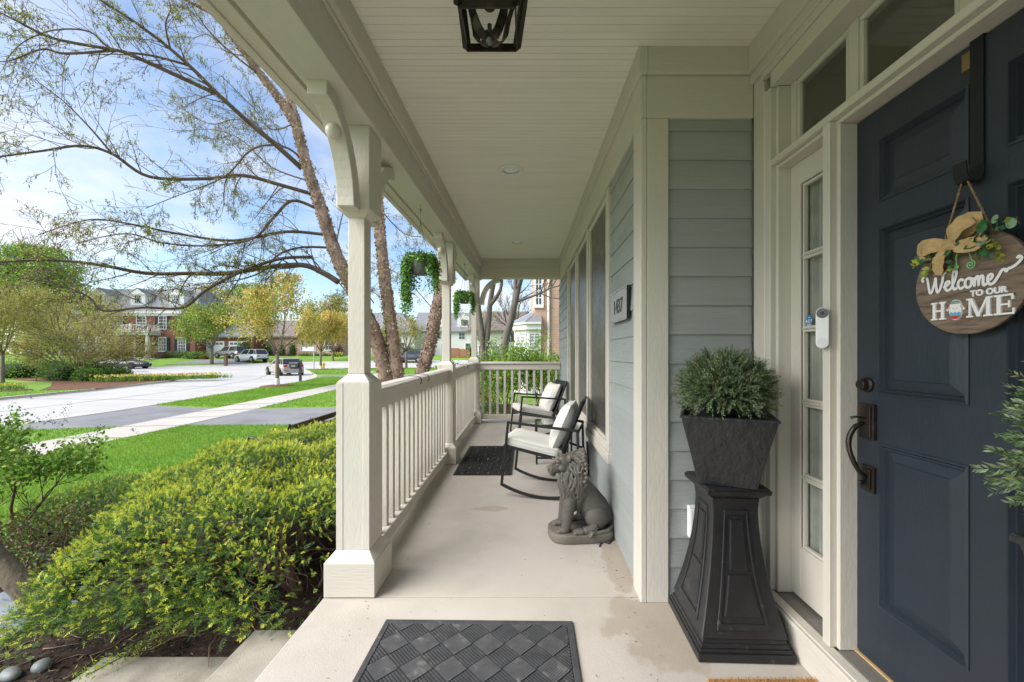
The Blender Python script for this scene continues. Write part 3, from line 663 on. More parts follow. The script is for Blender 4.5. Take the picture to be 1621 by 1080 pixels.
def railing_x():
    y = CY[2]; z = zf(y); x0, x1 = CX+.0915, .614
    t = thing('porch_railing', 'short cream railing across the far end of the porch', 'railing', ((x0+x1)/2, y, 0), 'cream porch railings')
    c = MB(); c.box(x0, x1, y-.072, y+.072, z+1.062, z+1.085); c.prism([(y-.0715, z+1.0852), (y+.0715, z+1.0852), (y+.04, z+1.10), (y-.04, z+1.10)], 'x', x0, x1)
    c.build('top_rail', m_trimx, t, bevel=.004, seg=2)
    MB().box(x0, x1, y-.04, y+.04, z+.957, z+1.0618).build('rail_board', m_trimx, t, bevel=.003)
    MB().box(x0, x1, y-.045, y+.045, z+.067, z+.148).build('bottom_rail', m_trimx, t, bevel=.004)
    me = None
    for i in range(11):
        xx = x0+.065+.1325*i
        if me is None: o = MB().box(-.02, .02, -.02, .02, .1482, .9568).build('baluster', m_trim, None, bevel=.003); me = o.data
        else:
            o = bpy.data.objects.new('baluster', me); COL.objects.link(o); md = o.modifiers.new('bevel', 'BEVEL'); md.width = .003; md.segments = 1
        o.parent = t; o.location = (xx-t.location.x, 0, z)
railing_x()
# black wire hooks clipped over the rails
for (yy, lb) in ((3.30, 'black wire clip over the near railing, closer of the pair'), (3.56, 'black wire clip over the near railing, farther of the pair'), (5.62, 'black wire clip over the far railing, closer of the pair'), (5.92, 'black wire clip over the far railing, farther of the pair')):
    z = zf(yy)+1.098; x = CX-.005
    mb = MB(); mb.tube([(x-.08, yy+.01, z-.03), (x-.077, yy+.012, z-.008), (x-.03, yy+.01, z+.004), (x+.03, yy, z+.004), (x+.074, yy-.004, z-.010), (x+.080, yy-.008, z-.05), (x+.072, yy-.015, z-.062), (x+.066, yy-.012, z-.05)], .0032, 6)
    tag(mb.build('wire_clip', m_black, None, smooth=True), lb, 'clip', 'wire clips on the railings')

# ------------------------------------------------------------------ lights
def recessed(px, py, lb):
    yy = 3.5 if py < 300 else 5.93; x = wx(px, yy); z = zc(yy)
    t = thing('recessed_light', lb, 'ceiling light', (x, yy, z), 'recessed porch lights')
    mb = MB(); n = 28; prof = [(.0765, .001), (.080, -.012), (.110, -.008), (.112, .002)]
    mb.lathe(prof, (x, yy, z), n); mb.f = mb.f[:-2]; mb.m = mb.m[:-2]
    mb.build('trim_ring', m_white, t, smooth=True, fix=False)
    bf = MB(); bf.lathe([(.0762, -.002), (.0762, .003), (.066, .003), (.066, -.0035)], (x, yy, z), n); bf.f = bf.f[:-2]; bf.m = bf.m[:-2]; bf.build('baffle_ring', mat('grey_baffle', (.22, .21, .19), .5), t, smooth=True, fix=False)
    mb = MB(); mb.lathe([(.0655, .0), (.062, -.004), (.045, -.0055), (.001, -.006)], (x, yy, z), n); mb.build('lens', mat('frosted_lens', (.82, .81, .77), .4, .03), t, smooth=True)
recessed(809, 268, 'round white recessed porch light nearer the door'); recessed(818.5, 383.5, 'round white recessed porch light near the far end')
# lantern
LX, LY = -.138, 1.50
lt = thing('porch_lantern', 'dark bronze square lantern with curved straps hanging from the ceiling', 'lantern', (LX, LY, zc(LY)))
zl, zh, a0, a1 = 2.53, 2.80, .10, .135
f = MB()
def corner(i, z, a): return Vector((LX+(-a, a, a, -a)[i], LY+(-a, -a, a, a)[i], z))
def at_(z): return lerp(a0, a1, (z-zl)/(zh-zl))
for i in range(4):
    f.bar(corner(i, zl, a0), corner(i, zh, a1), .026, .026, up=(1, 1, 0))
    j = (i+1) % 4
    f.bar(corner(i, zl, a0), corner(j, zl, a0), .006, .034); f.bar(corner(i, zh, a1), corner(j, zh, a1), .012, .04)
f.build('frame', m_bronze, lt, bevel=.002)
g = MB()
for i in range(4):
    j = (i+1) % 4; q = [corner(i, zl+.02, at_(zl+.02)*.985), corner(j, zl+.02, at_(zl+.02)*.985), corner(j, zh, a1*.985), corner(i, zh, a1*.985)]; g.add(q, [(0, 1, 2, 3)])
g.build('pane', m_glass, lt, fix=False)
s = MB()
for i in range(4):
    c0 = corner(i, zl, a0); d = Vector((LX, LY, 0))-Vector((c0.x, c0.y, 0)); dn = d.normalized(); pts = []
    for (u, dz) in ((-.06, .19), (.12, .165), (.33, .075), (.45, .0), (.62, -.035), (.78, -.05), (.9, -.046), (.985, -.022)): pts.append(Vector((c0.x, c0.y, zl))+d*u+Vector((0, 0, dz)))
    side = Vector((-dn.y, dn.x, 0))*.018
    vs = []
    for p in pts: vs += [p-side+Vector((0, 0, .004)), p+side+Vector((0, 0, .004)), p+side, p-side]
    fs = []
    for k in range(len(pts)-1):
        for e in range(4): fs.append((k*4+e, k*4+(e+1) % 4, k*4+4+(e+1) % 4, k*4+4+e))
    fs += [(0, 1, 2, 3), tuple(range(len(vs)-4, len(vs)))]; s.add(vs, fs)
s.build('strap', m_bronze, lt)
MB().lathe([(.001, -.066), (.012, -.06), (.0165, -.048), (.015, -.03), (.009, -.018), (.008, .01)], (LX, LY, zl), 14).build('finial', mat('worn_pewter', (.16, .16, .17), .35, .2, 20, metal=.5), lt, smooth=True)
c = MB(); c.lathe([(.001, .07), (.02, .072), (.027, .085), (.027, .10), (.022, .115), (.025, .15), (.02, .19), (.02, .30)], (LX, LY, zl), 14)
for i in range(3):
    a = R(90+120*i); c.tube([(LX+math.cos(a)*.024, LY+math.sin(a)*.024, zl+.15), (LX+math.cos(a)*.05, LY+math.sin(a)*.05, zl+.135), (LX+math.cos(a)*.075, LY+math.sin(a)*.075, zl+.15), (LX+math.cos(a)*.08, LY+math.sin(a)*.08, zl+.2)], .006, 6)
c.build('socket_cluster', m_bronze, lt, smooth=True)
c = MB(); c.frus(LX, LY, zh+.02, .14, zh+.055, .06); c.lathe([(.06, 0), (.065, .02), (.065, zc(LY)-zh-.056)], (LX, LY, zh+.0555), 18); c.build('roof_cap', m_bronze, lt)

# ------------------------------------------------------------------ fittings on the walls
def on_wall(o, pts_plane_x): pass
def text(name, s, parent, loc, size, m, ext=.001, rot=None, align='CENTER', bold=0.):
    cu = bpy.data.curves.new(name, 'FONT'); cu.body = s; cu.size = size; cu.extrude = ext; cu.align_x = align; cu.offset = bold
    tmp = bpy.data.objects.new(name, cu); COL.objects.link(tmp)
    me = bpy.data.meshes.new_from_object(tmp.evaluated_get(bpy.context.evaluated_depsgraph_get())); bpy.data.objects.remove(tmp)
    me.materials.clear(); me.materials.append(m)
    o = bpy.data.objects.new(name, me); COL.objects.link(o); o.parent = parent
    M = rot if rot is not None else Matrix(((0, 0, -1), (-1, 0, 0), (0, 1, 0)))     # reads along -Y, up +Z, faces -X
    off = root_loc(parent) if parent else Vector((0, 0, 0))
    o.rotation_euler = M.to_euler(); o.location = Vector(loc)-off
    return o
pq = thing('house_number_plaque', 'grey house number plaque reading 1437 with a dark edge', 'plaque', (.61, 2.56, 1.6))
MB().box(.594, .613, 2.345, 2.795, 1.508, 1.706).build('plaque_back', m_black, pq, bevel=.003)
MB().box(.5915, .5938, 2.352, 2.788, 1.515, 1.699).build('plaque_face', mat('grey_plaque', (.35, .335, .33), .4, .08, 8), pq)
for (z0, z1, y0, y1) in ((1.506, 1.512, 2.343, 2.797), (1.702, 1.708, 2.343, 2.797), (1.5125, 1.7015, 2.343, 2.349), (1.5125, 1.7015, 2.791, 2.797)):
    MB().box(.5895, .5914, y0, y1, z0, z1).build('rim', mat('pale_metal_rim', (.55, .54, .52), .3, .05, metal=.6), pq)
o = text('house_number', '1437', pq, (.5895, 2.565, 1.562), .128, m_black, .0015, bold=.001)
bx = thing('outlet_box', 'small white outlet cover low on the grey siding behind the planter', 'outlet', (.865, 2.08, .42))
MB().box(.842, .902, 2.058, 2.089, .345, .51).build('cover', m_white, bx, bevel=.006, seg=2)
MB().box(.85, .894, 2.054, 2.0578, .36, .495).build('lid', m_white, bx, bevel=.003)

db = thing('video_doorbell', 'white video doorbell with a dark camera lens beside the door', 'doorbell', (1.166, 1.566, 1.40), None, R(-48))
def capsule(x0, x1, r, h, m, name, n=12):
    pl = [(r*math.cos(R(180*i/n)), h+r*math.sin(R(180*i/n))) for i in range(n+1)]+[(-r*math.cos(R(180*i/n)), -h-r*math.sin(R(180*i/n))) for i in range(n+1)]
    mb = MB(); mb.prism(pl, 'x', x0, x1); o = mb.build(name, m, None, bevel=.003, seg=3); o.parent = db; return o
# local x points out of the wall towards -x after the turn
db.rotation_euler = (0, 0, R(52))
capsule(-.027, -.004, .0212, .058, m_white, 'doorbell_body'); capsule(-.004, .008, .020, .057, m_grey, 'mount_wedge')
def disc(x0, x1, r, z, m, name):
    mb = MB(); mb.lathe([(r, x1), (r, x0), (r*.5, x0-.0002)], (0, 0, z), 28, 'x'); o = mb.build(name, m, None); o.parent = db
disc(-.0282, -.026, .0192, .057, m_grey, 'camera_face'); disc(-.0296, -.028, .0062, .057, m_black, 'lens'); disc(-.0277, -.0265, .0172, -.057, mat('button_plastic', (.70, .70, .69), .3, .02), 'button')
# security sticker on the sidelight glass
sk_ = thing('security_sticker', 'blue octagonal security sticker on the sidelight glass', 'sticker', (1.286, 1.80, 1.44))
yc, zc_ = 1.808, 1.4465; pl = [(yc+.0245*math.cos(R(22.5+45*i))*.82, zc_+.0315*math.sin(R(22.5+45*i))) for i in range(8)]
mb = MB(); mb.prism(pl, 'x', 1.2852, 1.2862); mb.build('sticker_film', mat('sticker_blue', (.02, .17, .42), .4, .05), sk_)
text('sticker_letters', 'ADT', sk_, (1.2847, yc, zc_-.006), .021, m_white, .0002, bold=.0004)
for i, w in enumerate((.012, .014, .009)): MB().box(1.2848, 1.2851, yc-w, yc+w, zc_-.0135-i*.0045, zc_-.0115-i*.0045).build('fine_print', m_white, sk_)
MB().box(1.2848, 1.2851, yc-.008, yc+.008, zc_+.016, zc_+.0185).build('fine_print', m_white, sk_)

# hose strip and cable along the wall foot
tag(MB().tube([(.575, 4.2, .035), (.585, 3.6, .03), (.59, 3.1, .024), (.592, 2.86, .02)], .014, 8).build('garden_hose', mat('green_hose', (.06, .22, .16), .45, .1), None, smooth=True), 'green hose lying along the foot of the siding wall', 'hose')
tag(MB().tube([(.602, 4.2, .06), (.604, 3.0, .045), (.598, 2.75, .014), (.56, 2.70, .012), (.53, 2.73, .01), (.50, 2.69, .01), (.49, 2.66, .01)], .005, 6).build('power_cable', m_black, None, smooth=True), 'thin black cable trailing from the wall by the lion statue', 'cable')

# ------------------------------------------------------------------ welcome sign, hanger
hk = thing('door_hanger', 'black metal over the door hanger holding the welcome sign', 'hanger', (DX, 1.12, 2.18))
mb = MB(); w0, w1 = 1.103, 1.137
mb.box(DX-.006, DX-.0035, w0, w1, 1.80, 2.187); mb.box(DX-.006, DX+.03, w0, w1, 2.1872, 2.189)
prof = [(DX-.0035, 1.86), (DX-.0065, 1.80), (DX-.014, 1.782), (DX-.03, 1.777), (DX-.044, 1.784), (DX-.052, 1.80), (DX-.055, 1.835)]
vs = []
for (x, z) in prof: vs += [(x, w0-.001, z), (x, w1+.001, z), (x+.0028, w1+.001, z+.002), (x+.0028, w0-.001, z+.002)]
fs = [(k*4+e, k*4+(e+1) % 4, k*4+4+(e+1) % 4, k*4+4+e) for k in range(len(prof)-1) for e in range(4)]; fs += [(0, 1, 2, 3), tuple(range(len(vs)-4, len(vs)))]
mb.add(vs, fs); mb.build('strap', mat('matte_black_strap', (.009, .0095, .011), .55, .1), hk)
mb = MB(); mb.box(DX-.0035, DX-.0005, 1.138, 1.160, 2.118, 2.168); mb.build('brass_plate', mat('brass', (.30, .22, .10), .35, .15, 20, metal=.7), hk)
SX = 1.238; SY, SZ, SR = 1.12, 1.50, .145
m_wood = bpy.data.materials.new('grained_walnut'); m_wood.use_nodes = True
N = m_wood.node_tree.nodes; L = m_wood.node_tree.links; b = N['Principled BSDF']; b.inputs['Roughness'].default_value = .55
t_ = N.new('ShaderNodeTexCoord'); mp = N.new('ShaderNodeMapping'); mp.inputs['Scale'].default_value = (1, 1.1, 9); mp.inputs['Rotation'].default_value = (R(4), 0, 0); L.new(t_.outputs['Object'], mp.inputs[0])
wv = N.new('ShaderNodeTexNoise'); wv.inputs['Scale'].default_value = 11; wv.inputs['Detail'].default_value = 7; wv.inputs['Distortion'].default_value = .5; L.new(mp.outputs[0], wv.inputs['Vector'])
rp = N.new('ShaderNodeValToRGB'); e = rp.color_ramp; e.elements[0].position = .32; e.elements[0].color = (.050, .036, .028, 1); e.elements[1].position = .7; e.elements[1].color = (.24, .175, .125, 1)
x = e.elements.new(.44); x.color = (.155, .108, .076, 1); x = e.elements.new(.56); x.color = (.195, .138, .098, 1)
L.new(wv.outputs['Fac'], rp.inputs[0]); L.new(rp.outputs[0], b.inputs['Base Color'])
ws = thing('welcome_sign', 'round wooden sign reading Welcome to our home with a burlap bow', 'sign', (SX, SY, SZ))
mb = MB(); n = 64; mb.prism([(SY+SR*math.cos(2*math.pi*i/n), SZ+SR*math.sin(2*math.pi*i/n)) for i in range(n)], 'x', SX, SX+.010); mb.build('board', m_wood, ws, bevel=.001)
m_let = mat('sign_white', (.80, .79, .78), .4, .02); m_burn = mat('burnt_edge', (.10, .05, .09), .6, .05)
def cat(pts, k=6):
    out = []; P = [Vector((*p, 0)) for p in pts]; n = len(P)
    for i in range(n-1):
        p0, p1, p2, p3 = P[max(i-1, 0)], P[i], P[i+1], P[min(i+2, n-1)]
        for j in range(k):
            t = j/k; out.append(.5*((2*p1)+(-p0+p2)*t+(2*p0-5*p1+4*p2-p3)*t*t+(-p0+3*p1-3*p2+p3)*t*t*t))
    out.append(P[-1]); return out
nudge = [0]
def stroke(mb, pts, w, u0, v0, sc, x0=SX, th=.0016):
    """flat ribbon lettering on the sign: pts in letter units, u to the reader's right"""
    c = cat(pts); n = len(c); nudge[0] += 1; xf = x0-th-nudge[0]*.00002; vs = []
    for i, p in enumerate(c):
        d = c[min(i+1, n-1)]-c[max(i-1, 0)]; d = d.normalized() if d.length else Vector((1, 0, 0)); q = Vector((-d.y, d.x, 0)); ww = w*(.6 if i in (0, n-1) else (.85 if i in (1, n-2) else 1))
        for sgn in (-1, 1):
            r = p*sc+q*ww*sgn
            for xx in (x0, xf-i*.000012): vs.append((xx, u0-r.x, v0+r.y))
    fs = []; mi = []
    for i in range(n-1):
        a = i*4; b_ = a+4
        fs += [(a+1, b_+1, b_+3, a+3), (a, a+1, b_+1, b_)[::-1], (a+2, b_+2, b_+3, a+3)[::-1]]; mi += [0, 1, 1]
    k = len(mb.v); mb.v += vs; mb.f += [tuple(i+k for i in f) for f in fs]; mb.m += mi
W = MB(); sc = .0262; u0, v0 = 1.232, 1.4845
for pts in ([(-.2, 1.45), (-.38, 1.62), (-.3, 1.95), (0, 2.05), (.2, 1.75), (.35, .9), (.5, .08), (.72, .1), (1.0, .9), (1.18, 1.65), (1.22, 1.0), (1.32, .08), (1.55, .1), (1.9, 1.0), (2.02, 1.75), (2.25, 2.05), (2.3, 1.9)],
            [(1.95, .42), (2.4, .58), (2.65, .85), (2.5, 1.05), (2.25, .85), (2.2, .4), (2.4, .04), (2.7, .1), (3.0, .5), (3.3, 1.3), (3.4, 1.95), (3.22, 2.2), (3.05, 1.7), (3.02, .5), (3.2, .04), (3.5, .2)],
            [(4.08, .82), (3.85, 1.02), (3.6, .8), (3.55, .35), (3.8, .02), (4.15, .2)], [(4.62, 1.02), (4.3, .85), (4.25, .3), (4.5, .02), (4.8, .2), (4.86, .75), (4.62, 1.02), (5.0, .85)],
            [(5.08, 1.02), (5.14, .6), (5.12, .0)], [(5.12, .45), (5.32, 1.0), (5.52, .9), (5.5, .0)], [(5.5, .45), (5.72, 1.0), (5.92, .88), (5.92, .2), (6.05, .02), (6.28, .2)],
            [(6.25, .4), (6.6, .56), (6.76, .85), (6.6, 1.03), (6.38, .85), (6.34, .38), (6.55, .02), (6.9, .15), (7.3, .75), (7.55, 1.2), (7.8, 1.28), (7.95, 1.05), (8.05, 1.25), (8.5, 1.4), (8.95, 1.75), (9.15, 2.1), (8.95, 2.3), (8.8, 2.1)]):
    stroke(W, pts, .0037, u0, v0, sc)
W.build('welcome_lettering', [m_let, m_burn], ws, fix=False)
text('to_our_lettering', 'TO OUR', ws, (SX-.0022, 1.064, 1.4590), .0220, m_let, .002, bold=.0011)
def serif(chars):
    mb = MB(); dep = [0.]
    def bx_(u, v, w, h):
        dep[0] += .00004; mb.box(SX-.005-dep[0], SX, H0-u-w, H0-u, V0+v, V0+v+h)
    def para(u0_, v0_, u1_, v1_, w):
        dep[0] += .00004; mb.prism([(H0-u0_, V0+v0_), (H0-u0_-w, V0+v0_), (H0-u1_-w, V0+v1_), (H0-u1_, V0+v1_)], 'x', SX-.005-dep[0], SX)
    for ch, u in chars:
        h = .053
        if ch == 'H':
            for q in (.006, .030): bx_(u+q, 0, .0085, h); bx_(u+q-.005, 0, .0185, .005); bx_(u+q-.005, h-.005, .0185, .005)
            bx_(u+.012, .024, .02, .0055)
        if ch == 'M':
            bx_(u+.006, 0, .0055, h); bx_(u+.048, 0, .0095, h); bx_(u, 0, .017, .005); bx_(u+.042, 0, .0215, .005); bx_(u, h-.005, .011, .005); bx_(u+.05, h-.005, .0135, .005)
            para(u+.006, h, u+.026, .001, .0095); para(u+.026, .001, u+.0485, h, .0062)
        if ch == 'E':
            bx_(u+.006, 0, .0095, h); bx_(u, 0, .045, .0052); bx_(u, h-.0052, .043, .0052); bx_(u+.012, .0245, .022, .005); bx_(u+.04, 0, .005, .016); bx_(u+.038, h-.015, .005, .015); bx_(u+.031, .018, .0045, .018)
    return mb
H0, V0 = 1.214, 1.4005
for q in (('H', 0), ('M', .098), ('E', .164)): serif([q]).build('home_letter', m_let, ws, bevel=.0004)
# the rabbit shaped egg in place of the letter O
eg = MB(); UC, VC = H0-.070, V0+.026
def ovl(u, v, ru, rv, x0, n=24): return [(UC-u+ru*math.cos(2*math.pi*i/n), VC+v+rv*math.sin(2*math.pi*i/n)) for i in range(n)]
eg.prism(ovl(0, -.006, .0165, .024, 0), 'x', SX-.0050, SX); eg.prism(ovl(0, .012, .0150, .0165, 0), 'x', SX-.0051, SX)
eg.prism([(UC+.012, VC+.014), (UC+.025, VC+.002), (UC+.022, VC-.003), (UC+.010, VC+.004)], 'x', SX-.0049, SX); eg.prism([(UC-.012, VC+.014), (UC-.025, VC+.002), (UC-.022, VC-.003), (UC-.010, VC+.004)], 'x', SX-.0049, SX)
egg = eg.build('egg_emblem', m_let, ws)
def flat(name, poly, c, x): mb = MB(); mb.prism(poly, 'x', SX-x, SX-x+.0003); mb.build(name, mat(name+'_paint', c, .5, .03), egg)
flat('teal_band', [(UC+.0125, VC+.020), (UC-.0125, VC+.020), (UC-.0095, VC+.0245), (UC, VC+.0268), (UC+.0095, VC+.0245)], (.05, .36, .36), .0056)
flat('orange_band', [(UC+.0135, VC+.0165), (UC-.0135, VC+.0165), (UC-.0125, VC+.0197), (UC+.0125, VC+.0197)], (.62, .22, .08), .0057)
z_ = [(UC+.0150-i*.005, VC-.010+(.004 if i % 2 else 0)) for i in range(7)]; flat('blue_band', z_+[(UC-.0145, VC-.017), (UC+.0145, VC-.017)], (.10, .40, .58), .0057)
flat('red_band', [(UC+.0138, VC-.0175), (UC-.0138, VC-.0175), (UC-.011, VC-.0235), (UC-.005, VC-.0275), (UC+.005, VC-.0275), (UC+.011, VC-.0235)], (.50, .05, .04), .0058)
for sgn in (-1, 1): flat('eye', ovl(sgn*.0048, .004, .0010, .0014, 0, 8), (.03, .02, .02), .0058); flat('pink_ear', [(UC+sgn*.015, VC+.010), (UC+sgn*.0215, VC+.0035), (UC+sgn*.0195, VC), (UC+sgn*.013, VC+.006)], (.70, .36, .36), .0057)
flat('nose', ovl(0, -.0005, .0014, .001, 0, 8), (.75, .35, .15), .0059)
# twine, bow, greenery, curls
m_twine = mat('jute_twine', (.36, .24, .12), .9, .3, 60, .8, 220)
mb = MB()
for (ys, ye) in ((1.128, 1.178), (1.112, 1.05)):
    for ph in (0, math.pi):
        pts = []
        for i in range(40):
            t = i/39; z = lerp(1.782, 1.618, t); yy = lerp(ys, ye, t); pts.append((SX-.004+.0016*math.cos(t*80+ph), yy+.0016*math.sin(t*80+ph), z))
        mb.tube(pts, .0019, 5)
mb.build('twine', m_twine, ws, smooth=True)
m_bur = mat('burlap', (.60, .41, .19), .85, .18, 40, .5, 260, (1, 1, 2.5))
mb = MB()
def ribbon(path, wid, tw=0):
    """path of (u, v, out) with widths, a soft curved strip"""
    c = cat3(path); n = len(c); vs = []
    for i, p in enumerate(c):
        w = lerp_list(wid, i/(n-1)); d = c[min(i+1, n-1)]-c[max(i-1, 0)]; q = Vector((-d.y, d.x, 0)); q = q.normalized() if q.length > 1e-6 else Vector((0, 1, 0))
        for k in range(5):
            s_ = (k-2)/2; r = (p+q*w*s_)*1.04; vs.append((SX-.006-r.z-.004*math.cos(s_*3.0+i*.35)-.002*math.sin(i*1.3+s_*5), 1.143-r.x, 1.612+r.y))
    fs = [(i*5+k, i*5+k+1, i*5+k+6, i*5+k+5) for i in range(n-1) for k in range(4)]; mb.add(vs, fs)
def cat3(pts):
    out = []; P = [Vector(p) for p in pts]; n = len(P)
    for i in range(n-1):
        p0, p1, p2, p3 = P[max(i-1, 0)], P[i], P[i+1], P[min(i+2, n-1)]
        for j in range(6):
            t = j/6; out.append(.5*((2*p1)+(-p0+p2)*t+(2*p0-5*p1+4*p2-p3)*t*t+(-p0+3*p1-3*p2+p3)*t*t*t))
    out.append(P[-1]); return out
def lerp_list(l, t):
    x = t*(len(l)-1); i = min(int(x), len(l)-2); return lerp(l[i], l[i+1], x-i)
ribbon([(0, 0, .012), (-.025, .006, .03), (-.06, .004, .03), (-.072, -.004, .016), (-.05, -.006, .006), (0, 0, .006)], [.008, .02, .024, .024, .018, .008])
ribbon([(0, 0, .012), (.02, .022, .03), (.05, .048, .03), (.06, .055, .016), (.04, .03, .006), (0, 0, .006)], [.008, .02, .022, .02, .016, .008])
ribbon([(0, 0, .012), (-.015, -.022, .02), (-.03, -.05, .016), (-.04, -.075, .01)], [.007, .014, .018, .012]); ribbon([(0, 0, .012), (.03, -.012, .024), (.06, -.014, .02), (.085, .002, .014)], [.007, .016, .02, .016])
ribbon([(-.013, .004, .02), (0, .002, .028), (.013, -.002, .02)], [.014, .013, .014])
mb.build('burlap_bow', m_bur, ws, smooth=True, fix=False)
m_euc = [mat('eucalyptus_green', (.05, .16, .06), .5, .15, island=.3), mat('eucalyptus_pale', (.22, .36, .24), .55, .15, island=.2), mat('eucalyptus_lime', (.30, .34, .03), .5, .1, island=.25)]
rg = np.random.default_rng(5); Pl, Dl, Ll, Wl, Ml = [], [], [], [], []
def spray(u, v, du, dv, n, ln, out=.015):
    for i in range(n):
        t = (i+.5)/n; y0 = SY-.0-(u+du*t); z0 = SZ+v+dv*t-.012*t*t
        for sgn in (-1, 1):
            d = np.array([-.5-.4*rg.random(), -(du*.8+sgn*dv*1.2)*9+rg.normal()*.25, (dv*.8-sgn*du*1.2)*9+rg.normal()*.25])
            Pl.append((SX-out, y0, z0)); Dl.append(d); Ll.append(1.25*ln*(1.1-.5*t)*rg.uniform(.8, 1.2)); Wl.append(Ll[-1]*.72); Ml.append(2 if t > .68 else (1 if rg.random() < .15 else 0))
spray(-.06, .115, -.075, -.03, 9, .020); spray(-.055, .11, -.045, -.065, 8, .018); spray(-.02, .10, .0, -.065, 7, .018); spray(.035, .12, .06, -.035, 8, .020); spray(.03, .10, .075, -.05, 9, .020); spray(.05, .13, .085, .01, 6, .022); spray(.02, .12, .03, -.05, 6, .02)
leaves('greenery', Pl, Dl, np.array(Ll), np.array(Wl), m_euc, np.array(Ml), ws, rg)
mb = MB()
for (u, v, r, tilt) in ((-.072, .118, .020, -.5), (-.01, .128, .016, .3), (.055, .135, .019, .1), (.085, .150, .013, 1.1), (.12, .128, .018, .5)):
    n = 14; c0 = Vector((SX-.02, SY-u, SZ+v)); vs = [c0+Vector((-.003, 0, 0))]
    for i in range(n): a = 2*math.pi*i/n; p = Vector((.006*math.cos(a), r*math.cos(a), r*.72*math.sin(a))); p.rotate(Matrix.Rotation(tilt, 3, 'X')); vs.append(c0+p)
    mb = MB().add(vs, [(0, i+1, (i+1) % n+1) for i in range(n)], 0 if r > .0185 else 1); mb.build('round_leaf', m_euc, ws, smooth=True, fix=False)
mb = MB()
for (u, v, tail, r) in ((-.018, .046, (-.012, .085), .0075), (.020, .046, (.0, .10), .0125)):
    pts = [(SX-.012, SY-tail[0], SZ+tail[1]), (SX-.012, SY-(u+tail[0])/2-(.008 if r > .01 else 0), SZ+(v+tail[1])/2+.01)]
    for i in range(30): a = 1.3-i*.42; q = r*(1-i/31); pts.append((SX-.010, SY-u-q*math.cos(a), SZ+v+q*math.sin(a)))
    mb.tube(pts, .0015, 6)
mb.build('green_curl', mat('pale_green_wire', (.25, .55, .22), .4, .05), ws, smooth=True)
# ------------------------------------------------------------------ mats
m_rub = mat('dusty_rubber', (.055, .056, .059), .75, .25, 18, .2, 150, spec=.3, col2=(.14, .13, .12), c2scale=22, c2lo=.58, c2hi=.75)
m_rubl = mat('dusty_rubber_pale', (.082, .082, .085), .8, .25, 18, .2, 150, spec=.25, col2=(.20, .19, .175), c2scale=20, c2lo=.56, c2hi=.75)
m_rubd = mat('rubber_groove', (.022, .022, .024), .8, .1)
mt = thing('ribbed_doormat', 'charcoal rubber doormat with a diamond rib pattern at the near edge', 'doormat', (-.235, 1.63, .002), None, R(-.8))
MX0, MX1, MY0, MY1 = -.685, .22, 1.33, 1.928
mx_, my_ = -.235, 1.63
mb = MB(); mb.box(MX0+.02, MX1-.02, MY0+.02, MY1-.02, .003, .006); mb.build('backing', m_rubd, mt)
mb = MB(); mb.box(MX0, MX1, MY1-.028, MY1, .002, .011); mb.box(MX0, MX1, MY0, MY0+.028, .002, .011); mb.box(MX0, MX0+.028, MY0+.0281, MY1-.0281, .002, .011); mb.box(MX1-.028, MX1, MY0+.0281, MY1-.0281, .002, .011)
mb.build('border', m_rub, mt, bevel=.003)
xa, xb, ya2, yb2 = MX0+.031, MX1-.031, MY0+.031, MY1-.031
def clip(p, q):
    t0, t1 = 0., 1.; d = (q[0]-p[0], q[1]-p[1])
    for e, lo, hi, s_ in ((d[0], xa, xb, p[0]), (d[1], ya2, yb2, p[1])):
        if abs(e) < 1e-9:
            if s_ < lo or s_ > hi: return None
        else:
            a, b = (lo-s_)/e, (hi-s_)/e
            if a > b: a, b = b, a
            t0, t1 = max(t0, a), min(t1, b)
    if t1-t0 < .02: return None
    return (p[0]+d[0]*t0, p[1]+d[1]*t0), (p[0]+d[0]*t1, p[1]+d[1]*t1)
CELL = .100; ca, sa = math.cos(R(45)), math.sin(R(45))
def rotp(u, v): return (-.24+u*ca-v*sa, 1.63+u*sa+v*ca)
for i in range(-7, 8):
    for j in range(-7, 8):
        even = (i+j) % 2 == 0; nb_ = 8 if even else 10; mb = MB(); cnt = 0
        for k in range(nb_):
            a = (k+.5)/nb_
            p, q = (((i+a)*CELL, j*CELL+.004), ((i+a)*CELL, (j+1)*CELL-.004)) if even else ((i*CELL+.004, (j+a)*CELL), ((i+1)*CELL-.004, (j+a)*CELL))
            c = clip(rotp(*p), rotp(*q))
            if c:
                w = CELL/nb_*(.52 if even else .86); mb.bar((c[0][0], c[0][1], .0075), (c[1][0], c[1][1], .0075), w, .007 if even else .0078); cnt += 1
        if cnt: mb.build('tread_block', m_rub if even else m_rubl, mt)['kind'] = 'stuff'
cm_ = thing('coir_doormat', 'edge of an orange brown coir doormat in front of the door', 'doormat', (.9, 1.3, 0))
MB().box(.715, 1.14, .95, 1.57, .002, .016).build('coir_base', mat('coir', (.42, .22, .075), .95, .3, 60, .6, 200), cm_)
rg = np.random.default_rng(3); n = 5000
leaves('coir_fibre', np.c_[rg.uniform(.715, 1.14, n), rg.uniform(1.3, 1.575, n), np.full(n, .014)], np.c_[rg.normal(0, .5, n), rg.normal(.1, .5, n), np.ones(n)], .014, .0016, [mat('coir_strand', (.46, .24, .08), .9, .2, island=.35)], 0, cm_, rg)
